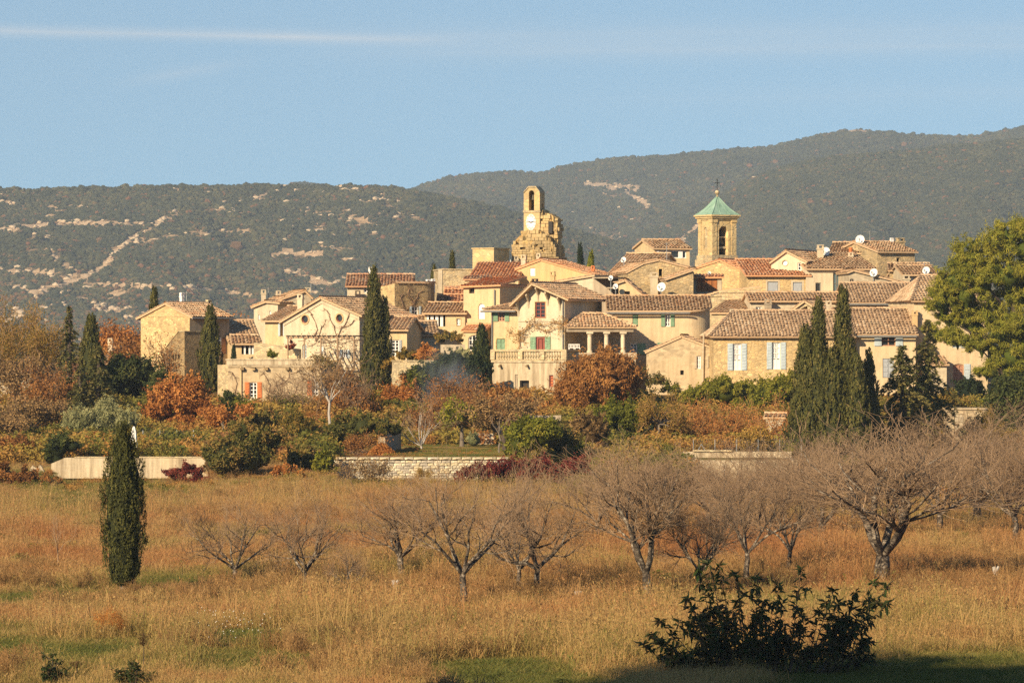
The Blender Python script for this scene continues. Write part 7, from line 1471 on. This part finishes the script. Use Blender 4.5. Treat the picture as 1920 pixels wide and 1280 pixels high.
# ------------------------------------------------------------------ foreground plants
def lance(g, L, w): return [(0, 0, 0), (w, L * .35, .02), (w * .8, L * .65, -.02), (0, L, -.10 * L), (-w * .8, L * .65, -.02), (-w, L * .35, .02)], [(0, 1, 2, 3), (0, 3, 4, 5)]
LEAFM = []
_lm = leafmat('dark_shrub_leaf', [(0, (.022, .040, .012)), (.5, (.045, .070, .018)), (1, (.10, .060, .025))], .2, .5)
for k in range(3): m2 = MB(); m2.add(*lance(None, .19 + .03 * k, .026)); me = m2.mesh('leaf', _lm); a = me.attributes.new('tint', 'FLOAT', 'FACE'); a.data.foreach_set('value', np.full(2, .2 + .25 * k, np.float32)); LEAFM.append(me)
def leafy_shrub(label, px, D, stems, seed, nmax=300, ground_py=None, name='leafy_shrub', scale=1.0, wilt=.5):
    """upright stems with whorls of long drooping leaves; STEMS: (px, py of tip)"""
    r = root_at(name, label, 'shrub', px, D); rg = random.Random(seed); sg = []; spots = []
    for sx, sy in stems:
        dy = rg.uniform(-.5, .5); tip = Vector((m_(sx - px, D), dy, ztop(r, sy))); b = Vector((tip.x * rg.uniform(.45, .75), dy * .5 + rg.uniform(-.2, .2), -.1)); mid = b.lerp(tip, .5) + Vector((rg.uniform(-.08, .08), 0, .12)); pts = []
        for q in range(9):
            t = q / 8; pts.append((b * (1 - t) + mid * t) * (1 - t) + (mid * (1 - t) + tip * t) * t)
        for q in range(8): sg.append((pts[q], pts[q + 1], .016 * (1 - q / 11), .016 * (1 - (q + 1) / 11)))
        for q in range(3, 9):
            dens = 3 if q < 6 else 6
            for _ in range(dens if q < 8 else 10): spots.append((pts[q] if q == 8 else pts[q].lerp(pts[min(8, q + 1)], rg.random()), q))
            if q in (4, 6) and rg.random() < .8:                # side shoot
                d = Vector((rg.uniform(-1, 1), rg.uniform(-.6, .6), rg.uniform(.2, .8))).normalized() * rg.uniform(.2, .45) * scale; e = pts[q] + d; sg.append((pts[q], e, .009, .005)); spots += [(pts[q] + d * rg.uniform(.5, 1), 8) for _ in range(9)]
    V, Fq = tube_np(sg, 5); np_obj('stems', V, Fq, M['bark_dark'], None, r)
    spots.sort(key=lambda s_: (s_[0].y, -s_[1])); rg.shuffle(spots); extra = MB(); et = []
    for k, (p, q) in enumerate(spots):
        az_ = rg.uniform(0, 6.283); pit = R(rg.uniform(-75, 35) if rg.random() < wilt else rg.uniform(-20, 60)); s_ = rg.uniform(.7, 1.25) * scale; Mx = Matrix.Translation(p) @ Matrix.Rotation(az_, 4, 'Z') @ Matrix.Rotation(pit, 4, 'X') @ Matrix.Rotation(rg.uniform(-.6, .6), 4, 'Y') @ Matrix.Scale(s_, 4); me = LEAFM[k % 3]
        if k < nmax: o = bpy.data.objects.new('leaf', me); link(o, r); o.matrix_basis = Mx
        else: vs_, fs = lance(None, .2, .026); extra.add([Mx @ Vector(c) for c in vs_], fs); et += [rg.uniform(0, 1)] * 2
    if extra.v: me = extra.mesh('foliage', _lm); a = me.attributes.new('tint', 'FLOAT', 'FACE'); a.data.foreach_set('value', np.array(et, np.float32)); o = bpy.data.objects.new('foliage', me); link(o, r); o['kind'] = 'stuff'
    return r
g = random.Random(8); ST = [(1330, 1058), (1350, 1062), (1310, 1066), (1375, 1075), (1420, 1085), (1460, 1100), (1505, 1070), (1290, 1120), (1330, 1120), (1380, 1125), (1430, 1125), (1465, 1130), (1500, 1150), (1240, 1165), (1225, 1190), (1540, 1150), (1565, 1110), (1570, 1130), (1605, 1110), (1640, 1095), (1668, 1100), (1660, 1130), (1620, 1150), (1590, 1165)]
ST += [(g.uniform(1290, 1620), g.uniform(1140, 1225)) for _ in range(38)] + [(g.uniform(1200, 1640), g.uniform(1200, 1255)) for _ in range(26)]
leafy_shrub('dark leafy shrub with drooping pointed leaves in the shaded foreground', 1440, 96.5, ST, 5, scale=1.12)
leafy_shrub('small dark leafy sprig at the bottom left corner', 100, 94.5, [(98, 1228), (104, 1236), (92, 1246), (100, 1252), (110, 1258), (86, 1262), (96, 1240), (103, 1266), (94, 1268)], 6, 160, name='leafy_sprig', scale=.6, wilt=.9); leafy_shrub('small green leafy sprig at the bottom, below the dead weed stalk', 245, 94.5, [(228, 1258), (245, 1248), (262, 1246), (270, 1262), (238, 1268), (222, 1270), (255, 1256), (248, 1264), (280, 1272)], 7, 160, name='leafy_sprig', scale=.65, wilt=.2)
def weed(label, px, pb_, pt, seed, mat='bark_dark', head=True, D=None):
    D = D or CZ * F / (pb_ - CY); r = root_at('weed_stalk', label, 'weed', px, D, 'dead weed stalks in the meadow'); h = ztop(r, pt); rg = random.Random(seed); mb = MB(); mb.tube([(0, 0, -.05), (.02, 0, h * .5), (.01, 0, h)], [.012, .010, .006], 5); mb.build('stalk', M['bark_dark'], r)
    if head:
        g = np.random.default_rng(seed); n = 240; a = g.uniform(0, 6.28, n); u = g.random(n); C = np.stack([.13 * (.4 + u) * np.cos(a) * g.random(n), .13 * (.4 + u) * np.sin(a) * g.random(n), h * (.72 + .3 * u)], -1); V, Fq = leaf_quads(C, unit(g.normal(size=C.shape)), g.normal(size=C.shape) + [0, 0, 1], .03, .010); np_obj('seed_head', V, Fq, LM['brown'], g.uniform(0, .3, n), r)
weed('dead dark weed stalk with a shaggy head at the bottom left', 268, 1262, 1188, 1); weed('short hooked dead weed left of the shaggy stalk', 143, 1272, 1240, 2)
blob('bright orange dry weed tuft on the left of the field', 'weed', 'dry_tuft', 205, 1140, 66, 1192, CZ * F / (1198 - CY), 'rust', n=150, leaf=.03, asp=.12, up=1.5, K=26, clump=.45, trunk=None, core=False, tint=(.85, .1), norm_rand=1.2)
# white seed fluff in the grass
y = rg.uniform(104, 112, 60); x = (rg.normal(430, 42, 60) - CX) / F * y
FL = paint('seed_fluff', (.7, .68, .62), .9, .1)
scatter('seed_fluff', np.stack([x, y, gz(x, y) + rg.uniform(.3, .6, 60)], -1), np.zeros((60, 3)), np.full((60, 3), .012), np.zeros(60), np.zeros(60), [bush_mesh(990, FL, 1, 1)])
# trees beside the viewer, left of the picture, that shade the near corner of the meadow
for px_, y_, x_, hh, lb in ((0, 62, -17.2, 19.5, 'tall evergreen standing left of the viewer, beyond the picture'), (0, 61.5, -14.2, 19.2, 'second evergreen beside the viewer, between two taller ones'), (0, 61, -11.2, 19.3, 'third evergreen beside the viewer, closest to the picture edge')):
    r = empty('evergreen_tree', (x_, y_, gz1(x_, y_))); tag(r, lb, 'tree', 'evergreens beside the viewer'); g2 = np.random.default_rng(int(y_)); crown = VF(); d = unit(g2.normal(size=(60, 3))); C = np.array([0, 0, hh * .75]) + d * np.array([2.7, 2.7, hh * .24]); V, Fq = lathe_np([(.02, hh * .5)] + [(2.6 * math.cos(t), hh * .75 + hh * .22 * math.sin(t)) for t in np.linspace(-1.3, 1.4, 8)] + [(.02, hh * .98)], 10, g2); crown.add(V, Fq, 0); crown.add(*clump_leaves(g2, C, np.full(60, .9), 80, .16, .08)); crown.obj('crown', LM['evergreen'], r); trunk_obj(r, hh * .6, .25)
# ------------------------------------------------------------------ smoke of a garden fire, and the air
def volume(name, mbx, col, dens_fn):
    m = bpy.data.materials.new(name); m.use_nodes = True; nt = m.node_tree; nt.nodes.clear(); o = nt.nodes.new('ShaderNodeOutputMaterial'); pv = nt.nodes.new('ShaderNodeVolumePrincipled'); pv.inputs['Color'].default_value = (*col, 1); dens_fn(nt, pv); nt.links.new(pv.outputs[0], o.inputs['Volume']); return mbx.build(name, m)
def d1(nt, pv): pv.inputs['Density'].default_value = HAZE
HAZE = 0.000115
mb = MB(); mb.box(-1900, 1900, -60, 4700, -3, 330); hz = volume('haze', mb, (.67, .82, 1.0), d1); hz['kind'] = 'stuff'

def d2(nt, pv):
    tc = nt.nodes.new('ShaderNodeTexCoord'); nz_ = nd(nt, 'ShaderNodeTexNoise', {'Vector': tc.outputs['Object'], 'Scale': .9, 'Detail': 4, 'Roughness': .6})
    g_ = nd(nt, 'ShaderNodeTexGradient', {'Vector': nd(nt, 'ShaderNodeMapping', {'Vector': tc.outputs['Object'], 'Scale': (.42, .42, .34)}).outputs[0]}, gradient_type='SPHERICAL')
    mu = nd(nt, 'ShaderNodeMath', {0: ramp(nt, nz_.outputs[0], [(.40, (0, 0, 0)), (.70, (1, 1, 1))]), 1: g_.outputs['Fac']}, operation='MULTIPLY'); nt.links.new(nd(nt, 'ShaderNodeMath', {0: mu.outputs[0], 1: .34}, operation='MULTIPLY').outputs[0], pv.inputs['Density'])
p = P(838, 722, 281); mb = MB(); mb.lathe([(.05, -2.6), (1.6, -1.8), (2.2, -.4), (2.1, 1.0), (1.3, 2.2), (.05, 2.7)], 14); sm = volume('smoke', mb, (.80, .86, .95), d2); sm.location = p; sm['kind'] = 'stuff'; sm['label'] = 'thin blue smoke drifting over the brown thickets'
